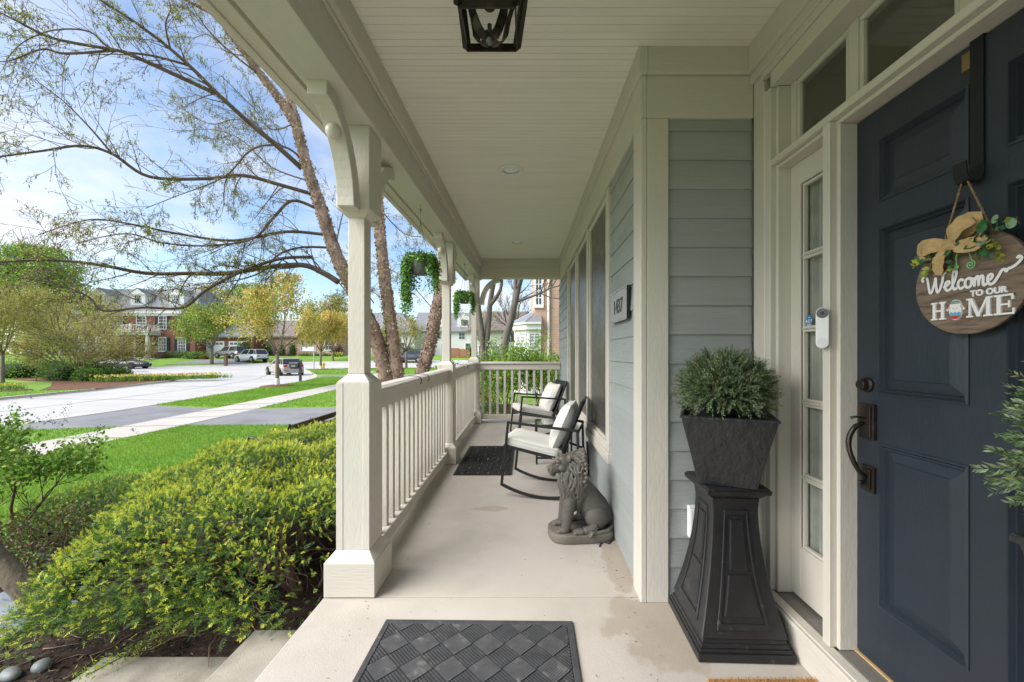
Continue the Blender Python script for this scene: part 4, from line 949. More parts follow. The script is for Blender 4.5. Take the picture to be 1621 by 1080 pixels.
# scrolled rubber mat
sm_ = thing('scroll_doormat', 'black rubber doormat of openwork scrolls beside the railing', 'doormat', (-.465, 4.75, .028))
X0, X1, Y0, Y1 = -.765, -.155, 4.17, 5.40
Zm = zf(4.75)+.006; m_scroll = mat('black_rubber', (.02, .02, .021), .6, .2, 20, spec=.35)
mb = MB()
for (x0, x1, y0, y1) in ((X0, X1, Y0, Y0+.025), (X0, X1, Y1-.025, Y1), (X0, X0+.025, Y0+.0251, Y1-.0251), (X1-.025, X1, Y0+.0251, Y1-.0251), (X0+.10, X0+.108, Y0+.0252, Y1-.0252), (X1-.108, X1-.10, Y0+.0252, Y1-.0252)): mb.sbox(x0, x1, y0, y1, zf(y0)+.002, zf(y0)+.013, zf(y1)+.002, zf(y1)+.013)
mb.build('border', m_scroll, sm_)
mb = MB(); rg2 = random.Random(4)
def scroll(cx, cy, r, a0, hand, turns=1.3):
    pts = [];
    for i in range(15):
        t = i/14; a = a0+hand*turns*6.283*t; q = r*(1-.75*t); pts.append((cx+q*math.cos(a), cy+q*math.sin(a), zf(cy)+.008))
    mb.tube(pts, .0075, 4, flat=.7)
ux, uy = (X1-X0)/2, (Y1-Y0)/2; cx0, cy0 = (X0+X1)/2, (Y0+Y1)/2
for ix in range(5):
    for iy in range(10):
        u, v = (ix+.5)/5*(ux-.02), (iy+.5)/10*(uy-.02); r = .030+.008*((ix*3+iy*5) % 3); a = rg2.uniform(0, 6.28); h = 1 if (ix+iy) % 2 else -1
        for sx in (-1, 1):
            for sy in (-1, 1): scroll(cx0+sx*u, cy0+sy*v, r, math.atan2(sy*math.sin(a), sx*math.cos(a)), h*sx*sy)
o = mb.build('scrollwork', m_scroll, sm_, smooth=True); o['kind'] = 'stuff'

# ------------------------------------------------------------------ rocking chairs and table
m_chair = mat('chair_frame_black', (.016, .016, .018), .45, .15, 14, spec=.45)
m_cush = mat('cream_cushion', (.70, .68, .63), .85, .06, 6, .35, 9, spec=.2, island=0)
m_mesh = mat('woven_seat', (.022, .022, .024), .7, .2, 120, .5, 300)
def pillow(mb, M, w, h, t, n=16, pinch=.10):
    vs = []
    for s_ in (1, -1):
        for i in range(n+1):
            for j in range(n+1):
                u, v = 2*i/n-1, 2*j/n-1
                e = max(0., (1-abs(u)**3.2))*max(0., (1-abs(v)**3.2)); th = t/2*e**.42
                k = 1-pinch*(u*u+v*v-u*u*v*v*2)*.5*(1 if abs(u*v) < .6 else .6)
                wr = .004*math.sin(u*7+v*3)*math.sin(v*9-u*2)*e
                vs.append(M @ Vector((u*w/2*k, v*h/2*k, s_*(th+wr))))
    q = (n+1)*(n+1); fs = []
    for s_ in (0, 1):
        for i in range(n):
            for j in range(n):
                a = s_*q+i*(n+1)+j; f = (a, a+1, a+n+2, a+n+1); fs.append(f if s_ else f[::-1])
    mb.add(vs, fs)
def rocking_chair(label, loc, rot):
    t = thing('rocking_chair', label, 'rocking chair', (0, 0, 0), 'black framed rocking chairs')
    b = .022
    for sy in (-1, 1):
        y = sy*.25; mb = MB()
        mb.bar((-.345, y, .105), (-.282, y, .672), b); mb.bar((-.292, y, .665), (.345, y, .612), b, up=(0, 1, 0)); mb.bar((.338, y, .618), (.352, y, .10), b)
        mb.build('side_frame', m_chair, t, bevel=.003)
        mb = MB(); pts = [Vector((lerp(-.352, .41, i/12), y, .012+.095*((i/12-.53)/.53)**2)) for i in range(13)]
        for i in range(12): mb.bar(pts[i], pts[i+1]+(pts[i+1]-pts[i])*.04, b, b, up=(0, 1, 0))
        mb.build('rocker', m_chair, t)
        mb = MB(); mb.bar((.16, y*.93, .335), (.375, y*.93, .862), b, .03, up=(0, 1, 0)); mb.bar((.352, y, .35), (.21, y*.95, .40), b*.9); mb.bar((.40, y, .095), (.385, y*.93, .42), b*.9); mb.build('back_post', m_chair, t, bevel=.003)
    mb = MB(); mb.bar((-.318, -.25, .45), (-.318, .25, .45), b); mb.bar((.19, -.25, .345), (.19, .25, .345), b); mb.bar((.375, -.24, .855), (.375, .24, .855), b); mb.bar((.395, -.25, .10), (.395, .25, .10), b); mb.bar((.352, -.25, .35), (.352, .25, .35), b); mb.bar((.346, -.25, .606), (.346, .25, .606), b*.8)
    for sy in (-1, 1): mb.bar((-.318, sy*.236, .452), (.19, sy*.236, .347), b, .03, up=(0, 1, 0))
    mb.build('cross_frame', m_chair, t, bevel=.003)
    mb = MB(); mb.hexa([(-.31, -.225, .435), (.19, -.225, .338), (.19, .225, .338), (-.31, .225, .435), (-.31, -.225, .45), (.19, -.225, .355), (.19, .225, .355), (-.31, .225, .45)])
    mb.hexa([(.175, -.222, .36), (.365, -.222, .84), (.365, .222, .84), (.175, .222, .36), (.19, -.222, .36), (.38, -.222, .84), (.38, .222, .84), (.19, .222, .36)]); mb.build('woven_panel', m_mesh, t)
    mb = MB(); M = Matrix.Translation((-.075, 0, .448)) @ Matrix.Rotation(R(10.8), 4, 'Y')
    n = 18; 
    def cush(mb, M, w, h, th, r):
        vs = []; prof = [(0, -1), (.5, -1), (.9, -.98), (1, -.72), (1.004, 0), (1, .72), (.9, .98), (.5, 1.08), (0, 1.1)]
        k = 40; P = []
        for i in range(k):
            a = 2*math.pi*i/k; c, s_ = math.cos(a), math.sin(a); e = .18; P.append((math.copysign(abs(c)**e, c), math.copysign(abs(s_)**e, s_)))
        for (q, z) in prof:
            for (x, y) in P: vs.append(M @ Vector((x*w/2*q, y*h/2*q, z*th/2)))
        fs = [(i*k+j, i*k+(j+1) % k, (i+1)*k+(j+1) % k, (i+1)*k+j) for i in range(len(prof)-1) for j in range(k)]; mb.add(vs, fs)
        return P
    P = cush(mb, M, .52, .47, .085, 0); cs = mb.build('seat_cushion', m_cush, t, smooth=True)
    for zz in (-.026, .026): MB().tube([M @ Vector((x*.262, y*.237, zz)) for x, y in P+P[:1]], .0035, 5, cap=False).build('piping', m_cush, cs, smooth=True)
    mb = MB(); M = Matrix.Translation((.19, 0, .625)) @ Matrix.Rotation(R(-66.5), 4, 'Y') @ Matrix.Rotation(R(90), 4, 'Z'); pillow(mb, M, .46, .44, .17); mb.build('back_cushion', m_cush, t, smooth=True)
    t.location = loc; t.rotation_euler = (0, 0, rot)
    return t
rocking_chair('near black rocking chair with cream cushions, behind the stone lion', (.17, 3.76, zf(3.76)), R(-13))
rocking_chair('far black rocking chair with cream cushions by the end railing', (.16, 5.80, zf(5.8)), R(14))
st_ = thing('side_table', 'small black side table with a glass top between the rocking chairs', 'table', (.32, 4.78, zf(4.78)))
z = zf(4.78); mb = MB(); TX, TY, s_ = .32, 4.78, .2
for sx in (-1, 1):
    for sy in (-1, 1): mb = MB(); mb.box(TX+sx*s_-.011, TX+sx*s_+.011, TY+sy*s_-.011, TY+sy*s_+.011, z, z+.43); mb.build('leg', m_chair, st_)
mb = MB()
for (x0, x1, y0, y1) in ((-s_-.011, s_+.011, -s_-.011, -s_+.011), (-s_-.011, s_+.011, s_-.011, s_+.011), (-s_-.011, -s_+.011, -s_+.0111, s_-.0111), (s_-.011, s_+.011, -s_+.0111, s_-.0111)): mb.box(TX+x0, TX+x1, TY+y0, TY+y1, z+.4302, z+.45); 
for (x0, x1, y0, y1) in ((-s_+.0112, s_-.0112, -s_-.008, -s_+.008), (-s_+.0112, s_-.0112, s_-.008, s_+.008)): MB().box(TX+x0, TX+x1, TY+y0, TY+y1, z+.06, z+.08).build('cross_bar', m_chair, st_)
mb.build('frame', m_chair, st_); MB().box(TX-s_+.005, TX+s_-.005, TY-s_+.005, TY+s_-.005, z+.4505, z+.456).build('glass_top', glass_mat('table_glass', (.75, .8, .78), .12), st_)

# ------------------------------------------------------------------ tall planters
m_ped = mat('weathered_black_resin', (.017, .017, .0185), .40, .25, 10, .12, 90, spec=.5, col2=(.085, .075, .068), c2scale=26, c2lo=.63, c2hi=.72)
m_pot = mat('slate_textured_pot', (.019, .0195, .0215), .36, .2, 8, .9, 26, (1, 1, .7), spec=.5)
m_top = [mat('topiary_green', (.08, .14, .05), .6, .1, island=.35), mat('topiary_grey_green', (.16, .215, .115), .65, .1, island=.25), mat('topiary_olive', (.19, .20, .08), .6, .1, island=.3), mat('topiary_stem', (.06, .045, .03), .8)]
def pedw(z):
    if z < .55: return .1+.088*(1-z/.55)**1.75
    return .1+.022*((z-.55)/.13)**1.5
def planter(label, loc, rot, seed, prot=0., psc=1., poff=(0, 0)):
    t = thing('planter_pedestal', label[0], 'pedestal', (0, 0, 0), 'planter pedestals by the door')
    mb = MB()
    for (z0, a0_, z1, a1_) in ((0, .20, .035, .20), (.0352, .193, .05, .191), (.0502, .186, .068, .183), (.0682, .18, .085, .172)): mb.frus(0, 0, z0, a0_, z1, a1_)
    mb.build('plinth', m_ped, t, bevel=.003, seg=2)
    mb = MB(); zs_ = [.0852+(.66-.0852)*i/22 for i in range(23)]; vs = []
    for z in zs_:
        w = pedw(z-.02) if z > .02 else .19; w = pedw(max(0, z-.06)); vs += [(-w, -w, z), (w, -w, z), (w, w, z), (-w, w, z)]
    fs = [(i*4+e, i*4+(e+1) % 4, i*4+4+(e+1) % 4, i*4+4+e) for i in range(22) for e in range(4)]+[(0, 1, 2, 3), (88, 89, 90, 91)]
    mb.add(vs, fs); mb.build('body', m_ped, t, bevel=.004)
    # framed panels following the curve of each face
    for k in range(4):
        Rz = Matrix.Rotation(R(90*k), 3, 'Z')
        def strip(z0, z1, f0a, f0b, f1a, f1b, dep, mb, nn=12):
            vs = []
            for i in range(nn+1):
                z = lerp(z0, z1, i/nn); w = pedw(max(0, z-.06))
                fa = lerp(f0a, f1a, i/nn); fb = lerp(f0b, f1b, i/nn)
                for fx in (fa, fb):
                    for dd in (-.004, dep): vs.append(Rz @ Vector((w*fx, -(w+dd), z)))
            fs = []
            for i in range(nn):
                a = i*4; b_ = a+4; fs += [(a+1, a+3, b_+3, b_+1), (a, a+1, b_+1, b_), (a+2, a+3, b_+3, b_+2)]
            fs += [(0, 1, 3, 2), tuple(nn*4+q for q in (0, 1, 3, 2))]; mb.add(vs, fs)
        mb = MB()
        strip(.125, .60, -.66, -.56, -.52, -.44, .006, mb); strip(.125, .60, .56, .66, .44, .52, .006, mb); strip(.12, .145, -.66, .66, -.66, .66, .0065, mb, 3); strip(.585, .605, -.52, .52, -.52, .52, .0065, mb, 3)
        mb.build('panel_frame', m_ped, t, bevel=.002)
        mb = MB(); strip(.17, .335, -.50, .50, -.38, .38, .009, mb, 6); mb.build('lower_panel', m_ped, t, bevel=.006, seg=2)
        mb = MB(); strip(.35, .565, -.33, .33, -.29, .29, .009, mb, 8); mb.build('upper_panel', m_ped, t, bevel=.006, seg=2)
    mb = MB(); mb.frus(0, 0, .6602, .108, .68, .128); mb.frus(0, 0, .6802, .137, .70, .14); mb.frus(0, 0, .7002, .137, .71, .13); mb.build('top_plate', m_ped, t, bevel=.003, seg=2)
    t.location = loc; t.rotation_euler = (0, 0, rot)
    p = thing('planter_pot', label[1], 'plant pot', (0, 0, 0), 'slate look planter pots')
    mb = MB(); a, b_, H = .118, .188, .312; n = 10; vs = []
    for (w, z) in [(lerp(a, b_, (i/n)**1.05), H*i/n) for i in range(n+1)]+[(b_+.004, H-.012), (b_+.004, H+.004), (b_-.012, H+.004), (b_-.016, H-.04)]: vs += [(-w, -w, z), (w, -w, z), (w, w, z), (-w, w, z)]
    m_ = len(vs)//4; mb.add(vs, [(i*4+e, i*4+(e+1) % 4, i*4+4+(e+1) % 4, i*4+4+e) for i in range(m_-1) for e in range(4)]+[(0, 1, 2, 3), (m_*4-4, m_*4-3, m_*4-2, m_*4-1)])
    mb.build('pot_body', m_pot, p, bevel=.004)
    p.location = (loc[0], loc[1], .711); p.rotation_euler = (0, 0, rot+prot)
    q = thing('topiary_plant', label[2], 'plant', (0, 0, 0), 'round green topiary plants')
    rg = np.random.default_rng(seed); P = []; D = []; S_ = []; LN = []; MI = []; stems = MB()
    ns = 1000
    for i in range(ns):
        u = rg.uniform(-.45, 1); a = rg.uniform(0, 6.283); s2 = math.sqrt(max(0, 1-u*u)); d = np.array([s2*math.cos(a), s2*math.sin(a), u*.9+.05]); d /= np.linalg.norm(d)
        r0 = rg.uniform(.07, .17); r1 = .2*rg.uniform(.80, 1.10)
        side = unit(np.cross(d, rg.normal(size=3))); dr_ = unit(d+rg.normal(0, .38, 3)+np.array([0, 0, .05 if u > 0 else -.15]))
        L_ = max(.05, r1-r0); b0 = d*r0*np.array([1, 1, .92]); nl = int(L_/.0050); mi = rg.choice([0, 0, 1, 1, 1, 2])
        if rg.random() < .5: stems.tube([tuple(b0+np.array([0, 0, .10])), tuple(b0+dr_*L_*.9+np.array([0, 0, .10]))], [.0018, .001], 3, 3)
        for k in range(nl):
            t_ = k/nl; base = b0+dr_*L_*t_+np.array([0, 0, .10])
            for sg in (-1, 1):
                P.append(base); D.append(dr_*.75+sg*side*(.8-.3*t_)+rg.normal(0, .12, 3)); S_.append(unit(np.cross(dr_, side))*.3+side*sg*.4); LN.append((.0175-.0095*t_)*rg.uniform(.8, 1.25)); MI.append(mi if rg.random() < .85 else 1)
    LN = np.array(LN)
    V, Fc = leaf_quads(np.array(P), unit(np.array(D)), LN, LN*.30, rg, .3)
    k0 = len(V); o = np_mesh('foliage', V, Fc, np.array(MI), m_top, q); o['kind'] = 'stuff'
    core = MB(); core.ell((0, 0, .07), (.10, .10, .085), 14, 8); core.box(-.09, .09, -.09, .09, -.02, -.008); core.build('moss_core', mat('dark_moss', (.018, .024, .012), .9, .3, 30, .6, 60), q)
    q.location = (loc[0]+poff[0], loc[1]+poff[1], 1.018+(.01 if psc > 1.15 else 0)); q.rotation_euler = (0, 0, rot+prot); q.scale = (psc, psc, psc)
    return t
planter(('tall black flared pedestal against the grey return wall', 'black slate textured pot on the tall pedestal beside the sidelight', 'bushy green topiary in the black pot beside the sidelight'), (.932, 1.865, .002), R(-2), 11, R(-21), 1.08, (-.02, -.03))
planter(('black pedestal at the right side of the front door', 'black pot at the right side of the front door', 'green topiary sprays at the right picture edge in front of the door'), (.935, .425, .002), R(2), 12, 0, 1.2, (-.045, .02))

# ------------------------------------------------------------------ hanging baskets
m_viny = [mat('trailing_green', (.11, .27, .05), .55, .1, island=.35), mat('trailing_light', (.22, .40, .06), .55, .1, island=.25), mat('trailing_dark', (.04, .12, .03), .6, .1, island=.3)]
m_bask = mat('grey_woven_basket', (.17, .175, .18), .7, .25, 30, .7, 90, (1, 1, 3))
def basket(label, x, y, ztop, r, trails, seed, yhook):
    t = thing('hanging_basket', label, 'hanging plant', (x, y, ztop), 'hanging baskets of trailing greenery')
    rg = np.random.default_rng(seed); zb_ = zb(y)
    MB().lathe([(.001, -.10), (r*.72, -.10), (r*.86, -.05), (r, 0), (r*1.04, .004), (r*1.0, .012), (r*.9, .004), (.001, -.008)], (x, y, ztop), 22).build('pot', m_bask, t, smooth=True)
    w = MB()
    for k in range(3):
        a = R(40+120*k); w.tube([(x+r*math.cos(a), y+r*math.sin(a), ztop), (x, y, zb_-.14)], .0016, 4)
    w.build('hanger_wire', m_black, t)
    h = MB(); pts = [(x, y, zb_-.14)]; h.tube([(x, y, zb_-.14), (x, y, zb_-.03)], .003, 5); h.tube([(x+.012*math.sin(q*.5), y, zb_-.03-.012+.012*math.cos(q*.5)) for q in range(13)], .003, 5); h.tube([(x, y, zb_-.01), (x, y, zb_+.01)], .004, 6)
    h.build('ceiling_hook', mat('galvanised_wire', (.35, .34, .32), .35, .1, metal=.7), t, smooth=True)
    P, D, Ls, MI = [], [], [], []
    for (a0_, ln, cnt) in trails:
        for _ in range(cnt):
            a = R(a0_+rg.normal(0, 14 if ln > .2 else 24)); L_ = ln*rg.uniform(.55, 1.05); rr = r*rg.uniform(.75, 1.25); sg_a = 12 if ln > .3 else 24; q0 = np.array([x+rr*.6*math.cos(a), y+rr*.6*math.sin(a), ztop+.02+rg.uniform(0, .045)])
            p = q0.copy(); d = np.array([math.cos(a)*.75, math.sin(a)*.75, .55]); n = int((L_+.06)/.012)
            for i in range(n):
                t_ = i/n; d = unit(d+np.array([0, 0, -.30 if t_ < .5 else -.1])+rg.normal(0, .10, 3)); hdist = math.hypot(p[0]-x, p[1]-y)
                if hdist > r*1.55: d = unit(d*np.array([.25, .25, 1])+np.array([0, 0, -.4]))
                p = p+d*.012
                for _k in range(3): P.append(p+rg.normal(0, .013, 3)); D.append(unit(rg.normal(0, 1, 3)+np.array([math.cos(a)*.5, math.sin(a)*.5, -.4]))); Ls.append(.022*rg.uniform(.6, 1.25)); MI.append(rg.choice([0, 0, 0, 1, 1, 2]))
    for _ in range(520):
        a = rg.uniform(0, 6.283); q = r*rg.uniform(0, 1.0 if math.sin(a) < -.4 else 1.3); P.append(np.array([x+q*math.cos(a), y+q*math.sin(a), ztop+rg.uniform(.0, .07)])); D.append(unit(rg.normal(0, 1, 3)+np.array([0, 0, .8]))); Ls.append(.025*rg.uniform(.6, 1.2)); MI.append(rg.choice([0, 0, 1, 2]))
    Ls = np.array(Ls); leaves('foliage', P, D, Ls, Ls*.6, m_viny, np.array(MI), t, rg)
bx_ = wx(663, 3.35)
basket('large hanging basket of trailing greenery beside the near railing', bx_, 3.40, 2.075, .083, [(180, .48, 30), (205, .26, 20), (150, .24, 14), (5, .28, 20), (-15, .20, 14), (30, .16, 10), (90, .12, 10), (262, .05, 10)], 21, 0)
basket('smaller hanging basket of trailing greenery near the corner column', wx(735, 5.7), 5.72, 2.12, .078, [(190, .36, 24), (220, .28, 16), (10, .30, 18), (-30, .14, 12), (90, .1, 8), (255, .14, 12)], 22, 0)
# ------------------------------------------------------------------ stone lion
def lion():
    m_st = mat('weathered_shaded_cast_stone', (.105, .096, .083), .55, .22, 9, .35, 70, spec=.35, col2=(.27, .245, .21), c2scale=16, c2lo=.62, c2hi=.76)
    t = thing('lion_statue', 'grey cast stone lion sitting on an oval base beside the wall', 'statue', (0, 0, 0))
    N = m_st.node_tree.nodes; L = m_st.node_tree.links; hs = [n for n in N if n.type == 'HUE_SAT'][0]; g = N.new('ShaderNodeNewGeometry')   # shade painted into the hollows and ridges lightened, for contrast
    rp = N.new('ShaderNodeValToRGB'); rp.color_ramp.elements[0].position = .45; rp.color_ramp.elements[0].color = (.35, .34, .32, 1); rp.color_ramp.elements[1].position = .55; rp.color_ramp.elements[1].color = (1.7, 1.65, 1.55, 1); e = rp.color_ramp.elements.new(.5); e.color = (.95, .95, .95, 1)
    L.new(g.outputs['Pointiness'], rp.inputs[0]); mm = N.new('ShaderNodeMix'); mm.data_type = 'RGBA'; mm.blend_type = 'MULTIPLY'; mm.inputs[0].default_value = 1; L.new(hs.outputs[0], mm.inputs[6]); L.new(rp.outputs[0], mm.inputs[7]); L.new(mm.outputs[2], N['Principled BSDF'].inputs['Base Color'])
    # base: rounded slab
    mb = MB(); n = 40; pr = []
    for i in range(n):
        a = 2*math.pi*i/n; c, s_ = math.cos(a), math.sin(a); pr.append((math.copysign(abs(c)**.55, c)*.228, math.copysign(abs(s_)**.62, s_)*.145))
    vs = []
    for (q, z) in ((.985, 0), (1, .006), (1, .05), (.985, .058), (.93, .062)):
        for x, y in pr: vs.append((x*q, y*q, z))
    mb.add(vs, [(i*n+j, i*n+(j+1) % n, (i+1)*n+(j+1) % n, (i+1)*n+j) for i in range(4) for j in range(n)]+[tuple(range(n))[::-1], tuple(range(4*n, 5*n))])
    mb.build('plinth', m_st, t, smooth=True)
    b = MB()
    def E(c, r, rx=0, ry=0, rz=0): b.ell(c, r, 32, 20, rot=(Matrix.Rotation(R(rz), 3, 'Z') @ Matrix.Rotation(R(ry), 3, 'Y') @ Matrix.Rotation(R(rx), 3, 'X')))
    # trunk: upright chest, back sloping to the rump
    b.tube([(.15, .015, .12), (.10, .012, .20), (.04, .008, .29), (-.015, .0, .37), (-.05, -.005, .43)], [.098, .108, .098, .088, .07], 36)
    E((-.055, 0, .30), (.085, .085, .13), ry=12); E((.13, .01, .15), (.10, .105, .095))
    # haunches
    for sy in (-1, 1):
        E((.10, sy*.075+.008, .155), (.083, .055, .088), ry=-20)
        b.tube([(.08, sy*.10+.005, .10), (.05, sy*.112, .085), (.0, sy*.115, .078)], [.036, .032, .028], 10)
        E((-.03, sy*.115, .078), (.045, .032, .022))
        for k in range(4): E((-.062, sy*.115+(k-1.5)*.014, .073), (.017, .0085, .013))
    # forelegs
    for sy in (-1, 1):
        y = sy*.058-.01; b.tube([(-.075, y*.8, .32), (-.098, y, .23), (-.11, y*1.05, .15), (-.118, y*1.1, .09)], [.052, .044, .037, .034], 28)
        E((-.135, y*1.12, .078), (.045, .036, .022))
        for k in range(4): E((-.172, y*1.12+(k-1.5)*.016, .072), (.019, .0092, .014))
    # head
    HD = Vector((-.122, -.022, .535)); Rh = Matrix.Rotation(R(14), 3, 'Z')
    def H(c, r, ry=0, rx=0): b.ell(HD+Rh @ Vector(c), r, 24, 16, rot=Rh @ Matrix.Rotation(R(ry), 3, 'Y') @ Matrix.Rotation(R(rx), 3, 'X'))
    def HT(pts, rs): b.tube([HD+Rh @ Vector(p) for p in pts], rs, 28)
    H((0, 0, .012), (.074, .064, .066)); HT([(-.03, 0, -.012), (-.075, 0, -.020), (-.108, 0, -.026), (-.118, 0, -.028)], [.046, .038, .032, .024])
    H((-.122, 0, -.010), (.012, .019, .011)); H((-.095, .015, -.040), (.024, .015, .017)); H((-.095, -.015, -.040), (.024, .015, .017)); H((-.088, 0, -.066), (.024, .020, .013), 8)
    HT([(-.035, 0, .058), (-.075, 0, .022), (-.112, 0, -.002)], [.020, .015, .013])
    for sy in (-1, 1): H((-.058, sy*.034, .036), (.022, .018, .011), 30); H((-.064, sy*.031, .012), (.008, .009, .007)); H((-.030, sy*.050, -.008), (.032, .020, .026)); H((.006, sy*.066, .062), (.014, .024, .028), 0, -sy*20)
    # mane mass and locks
    b.ell((-.085, -.006, .445), (.055, .06, .09), 16, 12); b.ell((-.055, -.004, .46), (.090, .092, .12), 18, 14); b.ell((-.075, -.004, .37), (.075, .08, .12), 16, 12); b.ell((-.05, -.005, .535), (.08, .09, .085), 16, 12)
    rg = random.Random(9)
    def lock(p0, d0, ln, r, wav):
        pts = []; rs = []; ph = rg.uniform(0, 6.28); p = Vector(p0); d = Vector(d0).normalized(); sd = d.cross(Vector((0, 0, 1))); sd = sd.normalized() if sd.length > .05 else Vector((0, 1, 0))
        for i in range(11):
            t_ = i/10; pts.append(p+sd*math.sin(ph+t_*7.5)*wav*1.35); rs.append(r*(1-.72*t_**1.6)); d = (d+Vector((0, 0, -.22))).normalized(); p = p+d*ln/10
            # hug the mane
            q = p-Vector((-.06, -.004, .44)); k = math.sqrt((q.x/.112)**2+(q.y/.116)**2+(q.z/.19)**2)
            if k > 1.02: p = Vector((-.06, -.004, .44))+Vector((q.x*lerp(1, 1/k, .6), q.y*lerp(1, 1/k, .6), q.z))
        b.tube(pts, rs, 7)
    for ringi, (tilt, ln, cnt, r) in enumerate(((.30, .13, 18, .0105), (.62, .17, 26, .0115), (.95, .20, 30, .012), (1.25, .19, 28, .012))):
        for k in range(cnt):
            a = 6.283*(k+.5*(ringi % 2))/cnt
            # around the face axis (-x)
            rad = .066+.026*ringi; xx = -.088+.032*ringi; y = math.sin(a)*rad*.98; z = .528+math.cos(a)*rad*.9-.012*ringi
            if math.cos(a) < -.75 and ringi == 0: continue
            out = Vector((.35+.1*ringi, math.sin(a)*1.1, math.cos(a)*.9-.35)); lock((xx, y*1.06-.006, z), out, ln*rg.uniform(.9, 1.3), r*rg.uniform(.9, 1.25), .0075)
    for sy in (-1, 1):     # long locks hanging over the sides of the neck
        for k in range(9):
            for q in range(3): lock((-.135+.018*k+rg.uniform(-.005, .005), sy*(.062+.012*q+.004*k)-.008, .545-.045*q+rg.uniform(-.01, .01)), (-.10, sy*.35, -1), rg.uniform(.15, .22), rg.uniform(.0105, .0135), .009)
    for k in range(9): lock((-.125+rg.uniform(-.01, .02), -.07+.0165*k, .43+rg.uniform(-.01, .02)), (-.15, (k-4)*.03, -1), rg.uniform(.15, .21), .015, .008)
    # tail lying along the base front
    b.tube([(.20, .03, .085), (.222, -.05, .075), (.17, -.115, .075), (.11, -.132, .072), (.06, -.138, .07)], [.022, .017, .014, .013, .012], 9)
    for k in range(5): b.tube([(.075, -.134, .078), (.045, -.139+(k-2)*.010, .076), (.02+.004*abs(k-2), -.146+(k-2)*.013, .058-.004*(k % 2))], [.011, .011, .004], 6)
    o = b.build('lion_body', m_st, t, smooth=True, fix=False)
    rmod = o.modifiers.new('remesh', 'REMESH'); rmod.mode = 'VOXEL'; rmod.voxel_size = .0041; rmod.use_smooth_shade = True
    sm2 = o.modifiers.new('smooth', 'SMOOTH'); sm2.iterations = 1; sm2.factor = .4
    t.location = (.385, 2.84, zf(2.84)+.002); t.rotation_euler = (0, 0, R(6)); t.scale = (1, 1, .95)
lion()
# ------------------------------------------------------------------ lawn blades
m_gr = [mat('grass_blade', (.19, .37, .04), .65, .1, island=.3, spec=.25, trans=.25), mat('grass_blade_light', (.27, .44, .06), .65, .1, island=.25, spec=.25, trans=.25), mat('grass_blade_dry', (.36, .33, .12), .8, .1, island=.25, spec=.2)]
rg = np.random.default_rng(1)
def in_poly(X, Y, poly):
    ins = np.zeros(len(X), bool); n = len(poly); j = n-1
    for i in range(n):
        xi, yi = poly[i]; xj, yj = poly[j]
        if yi != yj: ins ^= ((yi > Y) != (yj > Y)) & (X < (xj-xi)*(Y-yi)/(yj-yi)+xi)
        j = i
    return ins
def grass(name, poly, n, h, w, label, bias=0):
    x0, x1 = min(p[0] for p in poly), max(p[0] for p in poly); y0, y1 = min(p[1] for p in poly), max(p[1] for p in poly)
    u = rg.random(n*2); X = rg.uniform(x0, x1, n*2); Y = y0+(y1-y0)*u**(1+bias); k = in_poly(X, Y, poly); X, Y = X[k][:n], Y[k][:n]; m = len(X); X = X+rg.normal(0, .03, m); Y = Y+rg.normal(0, .03, m)
    pat = np.sin(X*1.3+Y*.7)+np.sin(X*.5-Y*1.9)+rg.normal(0, .8, m)
    H = h*(1+.15*pat*.5)*rg.uniform(.6, 1.25, m); D = np.c_[rg.normal(0, .33, m), rg.normal(0, .33, m), np.ones(m)]
    o = leaves(name, np.c_[X, Y, np.full(m, G-.004)], D, H, np.full(m, w), m_gr, np.where(rg.random(m) < .035+.05*(pat < -1.2), 2, (pat > .6).astype(int)), None, rg, .5, 'stuff'); tag(o, label, 'grass')
grass('lawn_grass', [(-8.0, 3.4), (-8.05, 9.4), (-2.6, 9.55), (-2.9, 6), (-3.4, 3.0), (-5.2, 2.9)], 100000, .055, .0062, 'bright green mown grass of the front lawn', .25)
grass('verge_grass', [(-12.2, 13.1), (-9.62, 12.5), (-10.1, 17), (-10.6, 23), (-11.2, 28.5), (-14.6, 28.5), (-13.7, 24.5), (-12.9, 18)], 36000, .07, .014, 'grass verge between the sidewalk and the street')
grass('verge_grass', [(-8.3, 12.4), (-4, 12.9), (-4, 28), (-9.7, 28), (-9.1, 22), (-8.7, 16.5)], 36000, .07, .014, 'grass of the lawn beyond the driveway')
grass('verge_grass', [(-11.95, 6), (-12.05, 8.5), (-9.35, 9.2), (-9.35, 5)], 6000, .06, .012, 'small grass patch beside the driveway apron')
grass('island_grass', [(-20.4, 8), (-20.5, 19), (-23, 18.2), (-25, 20), (-29, 23), (-35, 24), (-35, 8)], 26000, .07, .018, 'grass across the street')
grass('verge_grass', [(-16.9, 32), (-11.6, 32.4), (-4, 32.6), (8, 33), (8, 48.5), (-8, 48), (-20, 46.5), (-24, 43.3)], 26000, .09, .03, 'grass around the second street tree')

